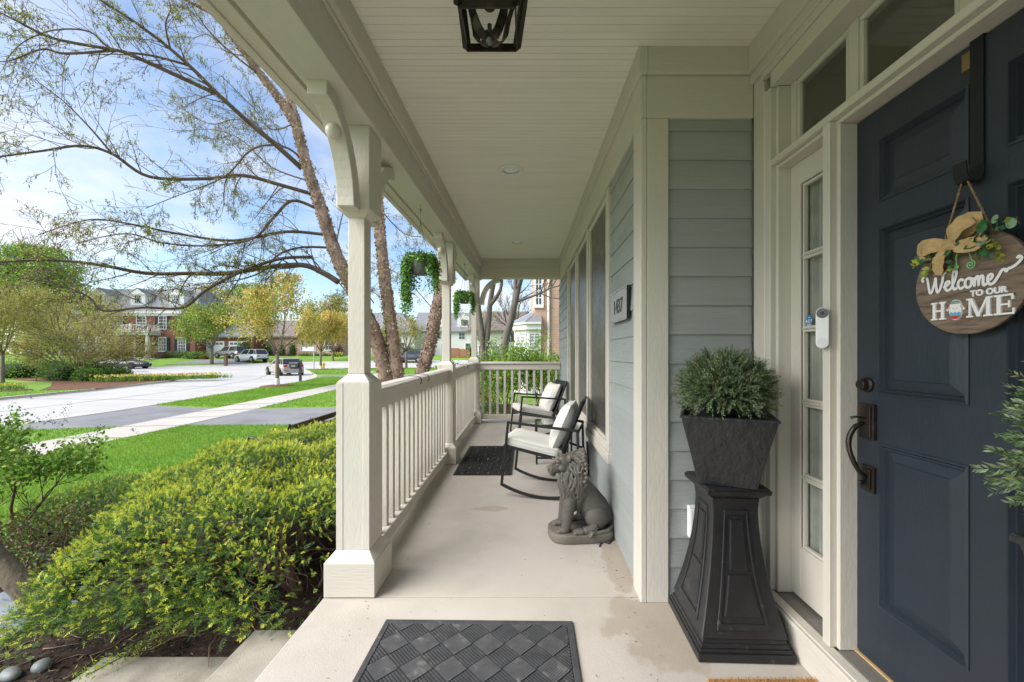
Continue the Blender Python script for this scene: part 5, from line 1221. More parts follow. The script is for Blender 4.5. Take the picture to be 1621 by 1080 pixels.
# ------------------------------------------------------------------ yew hedge
m_yew = [mat('yew_needle', (.075, .17, .04), .5, .1, island=.4, spec=.4, trans=.25), mat('yew_new_tip', (.66, .68, .075), .5, .1, island=.25, spec=.35, trans=.35), mat('yew_mid', (.24, .38, .06), .5, .1, island=.35, spec=.4, trans=.3), mat('yew_brown', (.22, .11, .045), .8, .1, island=.4)]
m_bark = mat('shrub_bark', (.13, .085, .06), .85, .3, 12, .6, 60)
def hedge_z(x, y):
    u = np.clip((x+1.95)/(.92-.13*np.clip((3.4-y)/1.2, 0, 1)*(x < -1.95)), -1, 1); fr = np.clip((2.72-y)/.70, 0, 1); bk = np.clip((y-6.4)/.6, 0, 1)
    bump = .055*np.sin(x*5.1+y*2.3)+.05*np.sin(y*4.3-x*3.1)+.05*np.sin(x*11+1)*np.sin(y*9)
    return -.33+(.80+bump)*((1-np.abs(u)**4.5)*(1-fr**3.0)*(1-bk**3))**.36
yh = thing('yew_hedge', 'broad clipped yew hedge with yellow new tips beside the porch', 'hedge', (-2.0, 4.2, G))
def make_yew(root, hz, x0, x1, y0, y1, n, keep, seed, size=1., yel=.5):
    rg = np.random.default_rng(seed); gx = np.linspace(x0, x1, 140); gy = np.linspace(y0, y1, 300); GX, GY = np.meshgrid(gx, gy); Z = hz(GX, GY)
    dzy, dzx = np.gradient(Z, gy, gx); area = np.sqrt(1+dzx**2+dzy**2)*np.where(Z > -.325, 1, 0)*(2.4/(GY))**.55
    p = (area/area.sum()).ravel(); idx = rg.choice(len(p), n, p=p); iy, ix = np.unravel_index(idx, Z.shape)
    X = gx[ix]+rg.uniform(-.5, .5, n)*(gx[1]-gx[0]); Y = gy[iy]+rg.uniform(-.5, .5, n)*(gy[1]-gy[0]); Zz = hz(X, Y); s = np.minimum(1, 1/np.sqrt(1+dzx[iy, ix]**2+dzy[iy, ix]**2))
    # points on steep sides are spread over the height of the step
    N_ = unit(np.c_[-dzx[iy, ix], -dzy[iy, ix], np.ones(n)]); k = keep(X, Y, Zz, rg); X, Y, Zz, N_ = X[k], Y[k], Zz[k], N_[k]; n = len(X)
    dep = rg.random(n)**2*.10; P0 = np.c_[X, Y, Zz]-N_*dep[:, None]+rg.normal(0, .012, (n, 3))
    D = unit(N_*.6+np.array([0, 0, .3])+rg.normal(0, .5, (n, 3))); S = unit(np.cross(D, rg.normal(0, 1, (n, 3))+np.array([0, 0, 1.5]))); LS = size*rg.uniform(.032, .066, n)
    kN = 14; fr = (np.arange(kN)//2+.6)/(kN/2); sg = np.where(np.arange(kN) % 2, 1., -1.)
    B = P0[:, None, :]+D[:, None, :]*(LS[:, None]*fr)[:, :, None]
    ND = unit(D[:, None, :]*(.55+.5*fr)[None, :, None]+S[:, None, :]*sg[None, :, None]*(1-.35*fr)[None, :, None]+rg.normal(0, .14, (n, kN, 3)))
    NL = size*.0185*(1-.35*fr)[None, :]*rg.uniform(.75, 1.2, (n, kN)); up = np.clip(N_[:, 2], 0, 1)
    cl = np.sin(X*23+Y*9)*np.sin(Y*19-X*7)*.5+np.sin(X*51)*np.sin(Y*47)*.3; young = (rg.random(n) < yel*(.35+.65*up)+cl*.45) & (dep < .05); mid = rg.random(n) < .4; brown = rg.random(n) < .006+.10*((np.sin(X*9.3+2)*np.sin(Y*7.7)) > .965)
    MI = np.where(brown[:, None], 3, np.where(young[:, None] & (fr > .45)[None, :], 1, np.where(mid[:, None], 2, 0)))
    NL = np.where(MI == 1, NL*.85, NL); W = np.where(MI == 1, .0044, .0033)*size
    fn = np.cross(S, D); SS = np.broadcast_to(D[:, None, :], B.shape)*1.0
    SSn = unit(np.cross(ND.reshape(-1, 3), np.repeat(fn, kN, 0)))
    V, Fc = leaf_quads(B.reshape(-1, 3), ND.reshape(-1, 3), NL.ravel(), W.ravel(), rg, .1, SSn)
    o = np_mesh('foliage', V, Fc, MI.ravel(), m_yew, root); o['kind'] = 'stuff'
def keepf(X, Y, Z, rg):
    hol = np.clip((X+1.50)/.3, 0, 1)*np.clip((3.5-Y)/.5, 0, 1)*np.clip((.36-Z)/.12, 0, 1); low = np.clip((-.26-Z)/.08, 0, 1)*.5
    return rg.random(len(X)) > np.maximum(hol*.93, low)
make_yew(yh, hedge_z, -2.9, -1.03, 2.0, 7.0, 35000, keepf, 31, 1., .82)
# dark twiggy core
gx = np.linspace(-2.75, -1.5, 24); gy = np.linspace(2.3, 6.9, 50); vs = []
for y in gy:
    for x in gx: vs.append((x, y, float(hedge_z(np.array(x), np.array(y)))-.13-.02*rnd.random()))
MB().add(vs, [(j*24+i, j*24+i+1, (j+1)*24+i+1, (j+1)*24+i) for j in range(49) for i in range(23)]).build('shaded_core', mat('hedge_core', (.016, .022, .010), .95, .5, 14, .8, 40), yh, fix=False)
lines = []; tips = []; rg1 = random.Random(12)
prm = dict(seg=.09, wander=.28, droop=.05, lift=.03, kids=[0, 4, 5, 5], ratio=.6, spread=.75, minr=.0025, first=.2)
for (x, y) in ((-1.55, 2.75), (-1.75, 3.2), (-1.45, 3.35), (-2.0, 2.8), (-1.6, 4.0), (-2.3, 3.0), (-1.5, 4.8), (-2.6, 2.9)):
    for k in range(5):
        a = rg1.uniform(0, 6.28); grow(lines, tips, Vector((x, y, -.38)), Vector((math.cos(a)*.8+.25, math.sin(a)*.8-.15, .9)), rg1.uniform(.7, 1.0), rg1.uniform(.014, .026), 2, prm, rg1)
lines = [l for l in lines if max(p.x for p in l[0]) < -1.1 and max(p.z for p in l[0]) < .40 and min(p.z for p in l[0]) > -.4]
mb = MB(); lines_mesh(mb, lines, (3, 4, 6, 6)); mb.build('branches', m_bark, yh, smooth=True, fix=False)['kind'] = 'stuff'
# sprigs along the bare inner side
rgs = np.random.default_rng(8); cand = [l for l in lines if l[2] == 0]
# low branch poking out over the landing
mb = MB(); mb.tube([(-1.98, 2.3, -.28), (-2.02, 2.15, -.25), (-2.1, 2.02, -.265), (-2.16, 1.95, -.28)], [.006, .005, .004, .003], 5); mb.tube([(-1.75, 2.3, -.27), (-1.72, 2.16, -.29), (-1.62, 2.03, -.298)], [.004, .003, .002], 4); mb.build('low_branch', m_bark, yh, smooth=True)
P, D = [], []
for k in range(60):
    t_ = rgs.random(); c = np.array([lerp(-1.98, -2.16, t_), lerp(2.3, 1.93, t_), -.265])
    for _ in range(9): P.append(c+rgs.normal(0, .03, 3)*[1, 1, .5]); D.append(unit(rgs.normal(0, 1, 3)+np.array([-.3, -.5, .6])))
leaves('low_sprig', P, D, .024, .0045, m_yew, rgs.choice([0, 1, 2, 2], len(P)), yh, rgs)
# second low evergreen mound to the left
def mound_z(x, y): 
    q = ((x+4.05)/.95)**2+((y-4.15)/.75)**2; return -.34+.31*np.clip(1-q, 0, 1)**.5+.03*np.sin(x*7)*np.sin(y*8)*(q < .9)
ym = thing('evergreen_mound', 'low spreading evergreen mound between the yew hedge and the lawn', 'shrub', (-4.05, 4.15, G))
make_yew(ym, mound_z, -5.0, -3.1, 3.4, 4.9, 6000, lambda X, Y, Z, rg: np.ones(len(X), bool), 33, 1.05, .25)
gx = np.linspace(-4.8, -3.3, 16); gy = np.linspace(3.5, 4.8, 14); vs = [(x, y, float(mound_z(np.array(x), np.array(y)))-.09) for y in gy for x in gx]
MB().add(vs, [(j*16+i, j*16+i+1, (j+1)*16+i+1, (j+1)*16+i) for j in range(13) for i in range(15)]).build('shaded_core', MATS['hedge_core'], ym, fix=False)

# ------------------------------------------------------------------ shrubs at the left, trunk, stone, pebbles
def shrub(name, label, base, stems, H, spread, leafm, nleaf, ll, seed, prm=None, cat='shrub', kids=(0, 4, 4), jit=.05, upleaf=.4, rad=.012, group=None, barkm=None, minz=-9.):
    t = thing(name, label, cat, base, group); rgx = random.Random(seed); rgn = np.random.default_rng(seed); lines, tips = [], []
    pr = dict(seg=H*.09, wander=.2, droop=.12, lift=.05, kids=list(kids), ratio=.5, spread=.75, minr=rad*.2, first=.35)
    if prm: pr.update(prm)
    for k in range(stems):
        a = 6.283*k/stems+rgx.uniform(-.4, .4); grow(lines, tips, Vector(base)+Vector((math.cos(a)*.04, math.sin(a)*.04, 0)), Vector((math.cos(a)*spread, math.sin(a)*spread, 1)), H*rgx.uniform(.8, 1.1), rad*rgx.uniform(.7, 1.1), len(kids)-1, pr, rgx)
    mb = MB(); lines_mesh(mb, lines, (3, 3, 5, 6)); mb.build('stems', barkm or m_bark, t, smooth=True, fix=False)
    tp = np.array([p for p, d in tips]); td = np.array([d for p, d in tips]); k = rgn.integers(0, len(tp), nleaf)
    P = tp[k]+rgn.normal(0, jit, (nleaf, 3)); D = unit(td[k]*.4+rgn.normal(0, 1, (nleaf, 3))+np.array([0, 0, upleaf])); P = P[P[:, 2] > minz]; D = D[:len(P)]; nleaf = len(P); LL = ll*rgn.uniform(.6, 1.3, nleaf)
    leaves('foliage', P, D, LL, LL*.62, leafm, rgn.choice(len(leafm), nleaf, p=None), t, rgn)
    return t
m_lil = [mat('fresh_leaf', (.19, .36, .04), .5, .1, island=.3, trans=.3), mat('fresh_leaf_dark', (.10, .22, .03), .5, .1, island=.3, trans=.2), mat('fresh_leaf_lime', (.30, .43, .055), .5, .1, island=.2, trans=.3)]
sh = shrub('leafy_shrub', 'upright many stemmed shrub with fresh leaves and purple buds at the left edge', (-4.35, 3.25, G), 11, 1.0, .62, m_lil, 11000, .036, 41, dict(lift=.13, wander=.25, first=.45), kids=(0, 5, 5), jit=.06, rad=.014, minz=.27)
rgn = np.random.default_rng(42); P, D = [], []
for _ in range(26):
    c = np.array([-4.35+rgn.normal(.25, .35), 3.25+rgn.normal(0, .3), rgn.uniform(.45, .80)]); d = unit(np.array([rgn.normal(0, .5), rgn.normal(0, .5), 1]))
    for q in range(26): P.append(c+d*rgn.uniform(0, .09)+rgn.normal(0, .009, 3)); D.append(rgn.normal(0, 1, 3))
leaves('purple_buds', P, D, .011, .009, [mat('purple_bud', (.16, .07, .12), .7, .1, island=.3)], 0, sh, rgn)
m_az = [mat('azalea_leaf', (.24, .30, .05), .6, .1, island=.3), mat('azalea_bronze', (.28, .17, .08), .6, .1, island=.3), mat('azalea_green', (.14, .24, .045), .6, .1, island=.3)]
shrub('twiggy_shrub', 'low twiggy shrub with bronze leaves behind the leaning trunk', (-3.55, 2.95, G+.04), 12, .50, .7, m_az, 2600, .022, 43, dict(wander=.3), kids=(0, 4, 5), jit=.03, rad=.008)
m_trunk = mat('grey_brown_trunk', (.115, .088, .060), .9, .35, 7, .9, 35, (1, 1, .4), col2=(.19, .155, .10), c2scale=11)
lt_ = thing('leaning_tree', 'thick leaning tree trunk at the lower left edge', 'tree', (-2.95, 2.47, G))
MB().tube([(-2.90, 2.46, -.40), (-2.98, 2.46, -.28), (-3.10, 2.45, -.13), (-3.32, 2.44, .10), (-3.62, 2.40, .42), (-3.95, 2.30, .85), (-4.2, 2.2, 1.5)], [.085, .07, .062, .058, .054, .05, .04], 14).build('trunk', m_trunk, lt_, smooth=True)
MB().tube([(-3.95, 2.30, .85), (-4.3, 2.2, 1.2), (-4.9, 2.0, 1.9)], [.04, .03, .02], 8).build('limb', m_trunk, lt_, smooth=True)
m_blue = mat('bluestone', (.30, .33, .37), .7, .12, 4, .25, 60, col2=(.25, .275, .31), c2scale=3)
tag(MB().prism([(-3.75, 2.28), (-3.02, 2.20), (-2.93, 2.62), (-3.55, 2.78)], 'z', -.42, -.325).build('stepping_stone', m_blue, None, bevel=.008), 'flat blue grey stepping stone lying in the mulch under the leaning trunk', 'stone')
m_peb = mat('river_pebble', (.20, .215, .21), .5, .15, 14)
for (x, y, r, lb) in ((-2.63, 2.03, (.060, .036, .028), 'flat grey river pebble at the left of the pair on the mulch'), (-2.535, 2.085, (.045, .04, .03), 'rounded grey river pebble at the right of the pair on the mulch')):
    tag(MB().ell((x, y, -.335), r, 16, 10, rot=Matrix.Rotation(R(-25), 3, 'Z')).build('pebble', m_peb, None, smooth=True), lb, 'pebble')
tag(MB().tube([(-4.9, 3.0, -.20), (-4.3, 2.98, -.17), (-3.8, 2.96, -.17), (-3.35, 2.92, -.20), (-3.0, 2.9, -.27)], .012, 7).build('soaker_hose', mat('grey_green_hose', (.12, .15, .11), .6, .15, 20), None, smooth=True), 'grey green hose strung through the twiggy shrub', 'hose')
# specks and dry leaf bits blown onto the porch floor
rgn = np.random.default_rng(55); n = 420; sd_ = rgn.random(n); X = np.where(sd_ < .4, .585-np.abs(rgn.normal(0, .06, n)), np.where(sd_ < .7, -.85+np.abs(rgn.normal(0, .12, n)), rgn.uniform(-1.0, .5, n))); Y = rgn.uniform(2.15, 6.9, n); k = rgn.random(n) < .2; Y[k] = rgn.uniform(1.4, 2.6, k.sum())
Zp = np.maximum(0, Y-2.13)*.011+.003; tag(leaves('floor_litter', np.c_[X, Y, Zp], np.c_[rgn.normal(0, 1, n), rgn.normal(0, 1, n), rgn.uniform(0, .3, n)], rgn.uniform(.004, .016, n), rgn.uniform(.002, .006, n), [mat('dry_bit', (.10, .065, .04), .9, .2, island=.5), mat('dry_bit_pale', (.25, .17, .10), .9, .2, island=.4)], rgn.integers(0, 2, n), None, rgn), 'dry leaf bits and specks on the porch floor', 'litter')
# litter of twigs and chips on the mulch
rgn = np.random.default_rng(50); n = 9000; X = rgn.uniform(-4.2, -1.1, n); Y = rgn.uniform(1.6, 3.2, n); k = (X < -2.26) | (Y > 2.13)
D = np.c_[rgn.normal(0, 1, n), rgn.normal(0, 1, n), rgn.normal(.1, .25, n)]
tag(leaves('mulch_chips', np.c_[X, Y, np.full(n, G+.052)][k], D[k], rgn.uniform(.01, .045, n)[k], rgn.uniform(.004, .012, n)[k], [mat('chip_dark', (.045, .03, .024), .95, .1, island=.5), mat('chip_pale', (.17, .115, .08), .95, .1, island=.4)], (rgn.random(n) < .14).astype(int)[k], None, rgn, .2), 'bark chips and dead needles on the mulch bed', 'mulch')
mb = MB()
for _ in range(70):
    x, y = rgn.uniform(-3.6, -1.3), rgn.uniform(1.7, 2.6)
    if x > -2.3 and y < 2.16: continue
    a = rgn.uniform(0, 6.28); p = Vector((x, y, G+.058)); pts = [p]
    for i in range(4): a += rgn.normal(0, .5); p = p+Vector((math.cos(a)*.05, math.sin(a)*.05, rgn.normal(0, .006))); p.z = max(p.z, G+.055); pts.append(p)
    mb.tube(pts, [.003, .003, .0025, .002, .0015], 4)
o = mb.build('dead_twigs', mat('pale_twig', (.24, .17, .12), .9, .3, 30), None, smooth=True, fix=False); tag(o, 'pale dead twigs scattered on the mulch', 'twigs', None, 'stuff')

# ------------------------------------------------------------------ river birch
m_birch = mat('birch_bark', (.38, .255, .19), .9, .35, 6, 1., 22, (1, 1, .6), col2=(.20, .125, .09), c2scale=9, c2lo=.46, c2hi=.6)
m_limb = mat('birch_limb', (.15, .10, .074), .85, .3, 8, .6, 40)
m_flake = [mat('bark_flake_cream', (.46, .35, .27), .9, .1, island=.3), mat('bark_flake_pink', (.38, .26, .19), .9, .1, island=.3), mat('bark_flake_dark', (.24, .155, .115), .9, .1, island=.3)]
bt = thing('birch_tree', 'multi trunked river birch with peeling bark in front of the porch', 'tree', (-2.15, 7.1, G))
def trace(pts, n=3):
    """points are photo pixel positions with a distance; they fix the tree's shape in space"""
    return [P3(*p) for p in pts]
def smooth(pts, k=4): return cat3([tuple(p) for p in pts])
T = []
T.append((trace([(640, 712, 7.1), (622, 640, 7.05), (605, 572, 7.05), (592, 525, 7.0), (575, 490, 7.0), (552, 445, 6.95), (530, 398, 6.9), (508, 330, 6.8), (484, 258, 6.7), (467, 195, 6.6), (441, 155, 6.5), (411, 116, 6.4), (390, 88, 6.3), (362, 52, 6.2), (340, 25, 6.1), (290, -2, 5.9), (250, -30, 5.7)]), [.15, .132, .12, .118, .116, .112, .104, .096, .082, .075, .06, .05, .046, .036, .028, .02, .012]))
T.append((trace([(643, 712, 7.1), (634, 640, 7.1), (628, 590, 7.1), (618, 510, 7.15), (609, 440, 7.2), (603, 385, 7.2), (600, 345, 7.25), (598, 250, 7.3), (606, 120, 7.4), (600, 0, 7.4), (590, -150, 7.4)]), [.155, .125, .112, .105, .098, .09, .085, .078, .065, .05, .03]))
T.append((trace([(648, 712, 7.1), (656, 640, 7.15), (666, 598, 7.2), (680, 545, 7.3), (690, 500, 7.35), (698, 460, 7.4), (712, 380, 7.5), (725, 280, 7.6), (735, 150, 7.7), (745, 0, 7.8)]), [.155, .13, .118, .112, .108, .104, .09, .075, .055, .04]))
T.append((trace([(470, 198, 6.6), (459, 158, 6.7), (452, 128, 6.75), (446, 60, 6.8), (450, -40, 6.9)]), [.07, .062, .055, .045, .03]))
mb = MB()
for pts, rs in T:
    s = smooth(pts); m_ = len(s); rr = [lerp_list(rs, i/(m_-1))*(1+.06*math.sin(i*2.1)) for i in range(m_)]; mb.tube(s, rr, 14)
mb.build('trunk', m_birch, bt, smooth=True, fix=False)
rgn = np.random.default_rng(60); P, D, Ll, Sx = [], [], [], []
for pts, rs in T:
    s = smooth(pts); m_ = len(s)
    for _ in range(3200 if pts[0].y > 7 else 600):
        x = rgn.random()*(m_-1.01); i = int(x); f = x-i; c = np.array(s[i].lerp(s[i+1], f)); ax = unit(np.array(s[i+1]-s[i])); r = lerp_list(rs, x/(m_-1))
        if r < .03: continue
        o = unit(np.cross(ax, rgn.normal(0, 1, 3))); P.append(c+o*r*.97); tg = unit(np.cross(ax, o)); D.append(tg*rgn.choice([-1, 1])+o*rgn.uniform(.1, .7)+ax*rgn.normal(0, .25)); Sx.append(unit(ax+rgn.normal(0, .2, 3))); Ll.append(rgn.uniform(.02, .055)*min(1, r/.07))
Ll = np.array(Ll); leaves('bark_flakes', P, D, Ll, Ll*.9, m_flake, rgn.choice(3, len(P), p=[.42, .44, .14]), bt, rgn, .5, 'stuff', np.array(Sx))
# long limbs
B = [([(478, 267, 6.75), (437, 230, 6.5), (393, 193, 6.3), (344, 148, 6.0), (307, 111, 5.8), (270, 78, 5.6), (222, 41, 5.3), (159, 0, 5.0), (120, -30, 4.8)], .055),
     ([(341, 148, 6.0), (274, 117, 5.7), (207, 87, 5.4), (185, 80, 5.3), (111, 67, 5.0), (70, 56, 4.8), (22, 31, 4.6), (-10, 15, 4.5)], .04),
     ([(300, 104, 5.8), (244, 89, 5.6), (178, 78, 5.3), (141, 50, 5.1), (85, 48, 4.9), (37, 67, 4.7), (10, 95, 4.6)], .022), ([(181, 80, 5.3), (104, 85, 5.0), (67, 78, 4.9), (20, 95, 4.7), (-10, 98, 4.6)], .022),
     ([(493, 307, 6.8), (444, 293, 6.5), (385, 278, 6.2), (326, 283, 5.9), (237, 280, 5.5), (178, 244, 5.2), (130, 231, 5.0), (67, 239, 4.7), (0, 248, 4.5), (-20, 250, 4.4)], .042),
     ([(478, 252, 6.7), (456, 235, 6.6), (422, 230, 6.4), (393, 241, 6.2), (363, 274, 6.0), (330, 292, 5.9), (289, 307, 5.7), (230, 330, 5.5)], .024),
     ([(536, 447, 6.95), (513, 433, 6.9), (480, 420, 6.8), (426, 423, 6.6), (360, 433, 6.3), (300, 433, 6.1), (233, 433, 5.8), (160, 420, 5.4), (83, 412, 5.1), (0, 415, 4.8), (-30, 418, 4.7)], .062),
     ([(493, 407, 6.9), (443, 410, 6.6), (383, 430, 6.3), (326, 460, 6.0), (290, 487, 5.8), (227, 487, 5.5), (163, 492, 5.2), (140, 470, 5.1), (83, 448, 4.9), (30, 440, 4.7)], .034),
     ([(518, 372, 6.9), (452, 367, 6.6), (370, 381, 6.2), (281, 370, 5.9), (207, 355, 5.5), (141, 348, 5.2), (60, 372, 4.9)], .034),
     ([(507, 333, 6.85), (463, 318, 6.7), (430, 348, 6.5), (400, 378, 6.3), (333, 389, 6.0), (259, 385, 5.7), (200, 370, 5.4), (120, 385, 5.1)], .034),
     ([(518, 392, 6.9), (475, 392, 6.75), (440, 404, 6.6), (415, 430, 6.5), (370, 445, 6.3), (318, 450, 6.1), (250, 462, 5.8)], .026),
     ([(411, 118, 6.4), (380, 95, 6.2), (340, 60, 6.0), (310, 20, 5.8), (290, -20, 5.7)], .02), ([(437, 230, 6.5), (380, 190, 6.6), (330, 196, 6.7), (270, 160, 6.6)], .016),
     ([(500, 290, 6.8), (430, 265, 6.9), (380, 220, 7.0), (330, 205, 7.0), (280, 210, 7.0)], .018), ([(178, 244, 5.2), (140, 200, 5.0), (100, 160, 4.9), (60, 130, 4.8)], .016), ([(530, 395, 6.9), (545, 330, 6.6), (560, 300, 6.4)], .016),
     ([(536, 447, 6.95), (560, 470, 6.8), (585, 462, 6.6), (602, 470, 6.5)], .012), ([(344, 148, 6.0), (318, 155, 5.9), (292, 170, 5.8)], .012), ([(467, 195, 6.6), (430, 205, 6.3), (400, 170, 6.0), (350, 120, 5.7)], .014), ([(592, 480, 7.0), (575, 462, 6.7), (545, 470, 6.5), (500, 500, 6.3)], .012),
     ([(392, 90, 6.3), (355, 80, 6.4), (330, 55, 6.5), (300, 60, 6.6), (262, 40, 6.6)], .015), ([(452, 140, 6.7), (430, 110, 6.4), (400, 60, 6.1), (380, 20, 5.9)], .02), ([(270, 78, 5.6), (262, 40, 5.4), (270, 10, 5.3), (255, -20, 5.2)], .016),
     ([(600, 330, 7.2), (640, 370, 7.6), (680, 380, 8.0), (720, 420, 8.5)], .014), ([(690, 495, 7.3), (640, 440, 7.6), (600, 420, 7.9), (560, 405, 8.1)], .012)]
lines = []; tips = []; rgx = random.Random(61)
prm = dict(seg=.13, wander=.20, droop=.14, lift=.05, kids=[0, 5, 6], ratio=.52, spread=.85, minr=.0022, first=.12, rr=.42)
for pts, r in B:
    s = smooth(trace(pts)); m_ = len(s); rs = [max(.005, .82*r*(1-.82*i/(m_-1))) for i in range(m_)]; lines.append((s, rs, 3))
    tot = sum((s[i+1]-s[i]).length for i in range(m_-1)); k = int(tot*7.5)
    for j in range(k):
        t_ = .08+.92*(j+rgx.random())/k; x = t_*(m_-1.01); i = int(x); b_ = s[i].lerp(s[i+1], x-i); ax = (s[i+1]-s[i]).normalized(); o = ax.orthogonal().normalized(); o.rotate(Matrix.Rotation(rgx.uniform(0, 6.28), 3, ax))
        a = rgx.uniform(.5, 1.1); d = ax*math.cos(a)+o*math.sin(a)+Vector((0, 0, .12)); grow(lines, tips, b_, d, rgx.uniform(.35, 1.05)*(1-.25*t_), max(.0035, rs[i]*.36), 1 if rgx.random() < .45 else 2, prm, rgx)
mb = MB(); lines_mesh(mb, [l for l in lines if l[2] == 3], (3, 3, 4, 8)); mb.build('limb', m_limb, bt, smooth=True, fix=False)
mb = MB(); lines_mesh(mb, [l for l in lines if l[2] < 3], (3, 3, 4, 8)); mb.build('twigs', m_limb, bt, smooth=True, fix=False)['kind'] = 'stuff'
tp = np.array([p for p, d in tips]); td = np.array([d for p, d in tips]); n = 28000; k = rgn.integers(0, len(tp), n)
P = tp[k]+rgn.normal(0, .018, (n, 3)); D = unit(td[k]*.5+rgn.normal(0, 1, (n, 3))+np.array([0, 0, .2])); LL = rgn.uniform(.012, .028, n)
m_bl = [mat('birch_bud_leaf', (.44, .46, .09), .6, .1, island=.3, trans=.3), mat('birch_leaf', (.28, .36, .06), .6, .1, island=.3, trans=.3)]
leaves('young_leaves', P, D, LL, LL*.7, m_bl, rgn.choice(2, n), bt, rgn)
n = 5200; k = rgn.integers(0, len(tp), n); P = np.repeat(tp[k], 2, 0); D = np.repeat(np.c_[rgn.normal(0, .12, n), rgn.normal(0, .12, n), -np.ones(n)], 2, 0); S = np.tile(np.array([[1., 0, 0], [0, 1, 0]]), (n, 1))
leaves('catkins', P, D, np.repeat(rgn.uniform(.035, .07, n), 2), .009, [mat('catkin', (.30, .21, .10), .8, .1, island=.35)], 0, bt, rgn, 0, 'stuff', S)
# ------------------------------------------------------------------ houses across the street
m_brick = mat('red_brick', (.33, .115, .075), .85, .15, 3, .2, 20, col2=(.25, .085, .06), c2scale=9, c2lo=.45, c2hi=.6)
def brick_mat(name, c1, c2, mort, scale, axis='x'):
    m = mat(name, c1, .88, .1, 2, 0); N = m.node_tree.nodes; L = m.node_tree.links
    g = N.new('ShaderNodeTexCoord'); s = N.new('ShaderNodeSeparateXYZ'); L.new(g.outputs['Object'], s.inputs[0]); c = N.new('ShaderNodeCombineXYZ')
    ad = N.new('ShaderNodeMath'); ad.operation = 'ADD'; L.new(s.outputs[0], ad.inputs[0]); L.new(s.outputs[1], ad.inputs[1]); L.new(ad.outputs[0], c.inputs[0]); L.new(s.outputs[2], c.inputs[1])
    b = N.new('ShaderNodeTexBrick'); b.inputs['Scale'].default_value = 1; b.inputs['Brick Width'].default_value = .21; b.inputs['Row Height'].default_value = .075; b.inputs['Mortar Size'].default_value = .006; b.inputs['Bias'].default_value = 0
    b.inputs['Color1'].default_value = (*c1, 1); b.inputs['Color2'].default_value = (*c2, 1); b.inputs['Mortar'].default_value = (*mort, 1); L.new(c.outputs[0], b.inputs['Vector'])
    h = [n for n in N if n.type == 'HUE_SAT'][0]; L.new(b.outputs['Color'], h.inputs['Color']); return m
m_bk = brick_mat('red_brick_courses', (.27, .085, .055), (.20, .06, .042), (.30, .22, .17), 1)
m_bkp = brick_mat('pink_brick_courses', (.58, .34, .25), (.50, .28, .20), (.55, .47, .41), 1)
m_wht = mat('white_house_paint', (.76, .735, .73), .5, .04, 3)
m_roof = mat('grey_shingles', (.22, .225, .235), .9, .18, 2.2, .6, 8, (1, 1, 3), col2=(.17, .17, .18), c2scale=3)
m_roofb = mat('brown_shingles', (.20, .165, .15), .9, .2, 2, .6, 8, (1, 1, 3))
m_shut = mat('black_shutter', (.018, .02, .024), .5, .1)
m_pane = mat('dark_window_pane', (.06, .075, .09), .12, .2, 2, spec=.6)
m_cream = mat('cream_house_siding', (.58, .55, .48), .7, .06, 2)
class Local:
    def __init__(s, x, y, z, rot): s.o = Vector((x, y, z)); s.M = Matrix.Rotation(rot, 3, 'Z')
    def fix(s, mb): mb.v = [tuple(s.M @ Vector(v)+s.o) for v in mb.v]; return mb
def window(t, Lc, x, z, w, h, y=0, nx=3, nz=4, shut=0., m=m_wht):
    mb = MB(); e = .10; mb.box(x-w/2-e, x+w/2+e, y-.09, y-.001, z-h/2-e-.05, z-h/2); mb.box(x-w/2-e, x+w/2+e, y-.07, y-.001, z+h/2, z+h/2+e+.05); mb.box(x-w/2-e, x-w/2, y-.07, y-.001, z-h/2, z+h/2); mb.box(x+w/2, x+w/2+e, y-.07, y-.001, z-h/2, z+h/2)
    f = Lc.fix(mb).build('window', m, t); mb = MB(); mb.box(x-w/2, x+w/2, y-.03, y-.002, z-h/2, z+h/2); Lc.fix(mb).build('pane', m_pane, f); mb = MB()
    for i in range(1, nx): mb.box(x-w/2+w*i/nx-.02, x-w/2+w*i/nx+.02, y-.05, y-.031, z-h/2, z+h/2)
    for i in range(1, nz): d = .035 if i == nz//2 else .018; mb.box(x-w/2, x+w/2, y-.053, y-.0305, z-h/2+h*i/nz-d, z-h/2+h*i/nz+d)
    Lc.fix(mb).build('muntins', m, f)
    if shut:
        for sx in (-1, 1):
            mb = MB(); c = x+sx*(w/2+e+shut/2+.02); mb.box(c-shut/2, c+shut/2, y-.06, y-.002, z-h/2-.05, z+h/2+.05); mb.box(c-shut/2+.06, c+shut/2-.06, y-.07, y-.0601, z+.06, z+h/2-.04); mb.box(c-shut/2+.06, c+shut/2-.06, y-.07, y-.0601, z-h/2+.04, z-.06); Lc.fix(mb).build('shutter', m_shut, t)
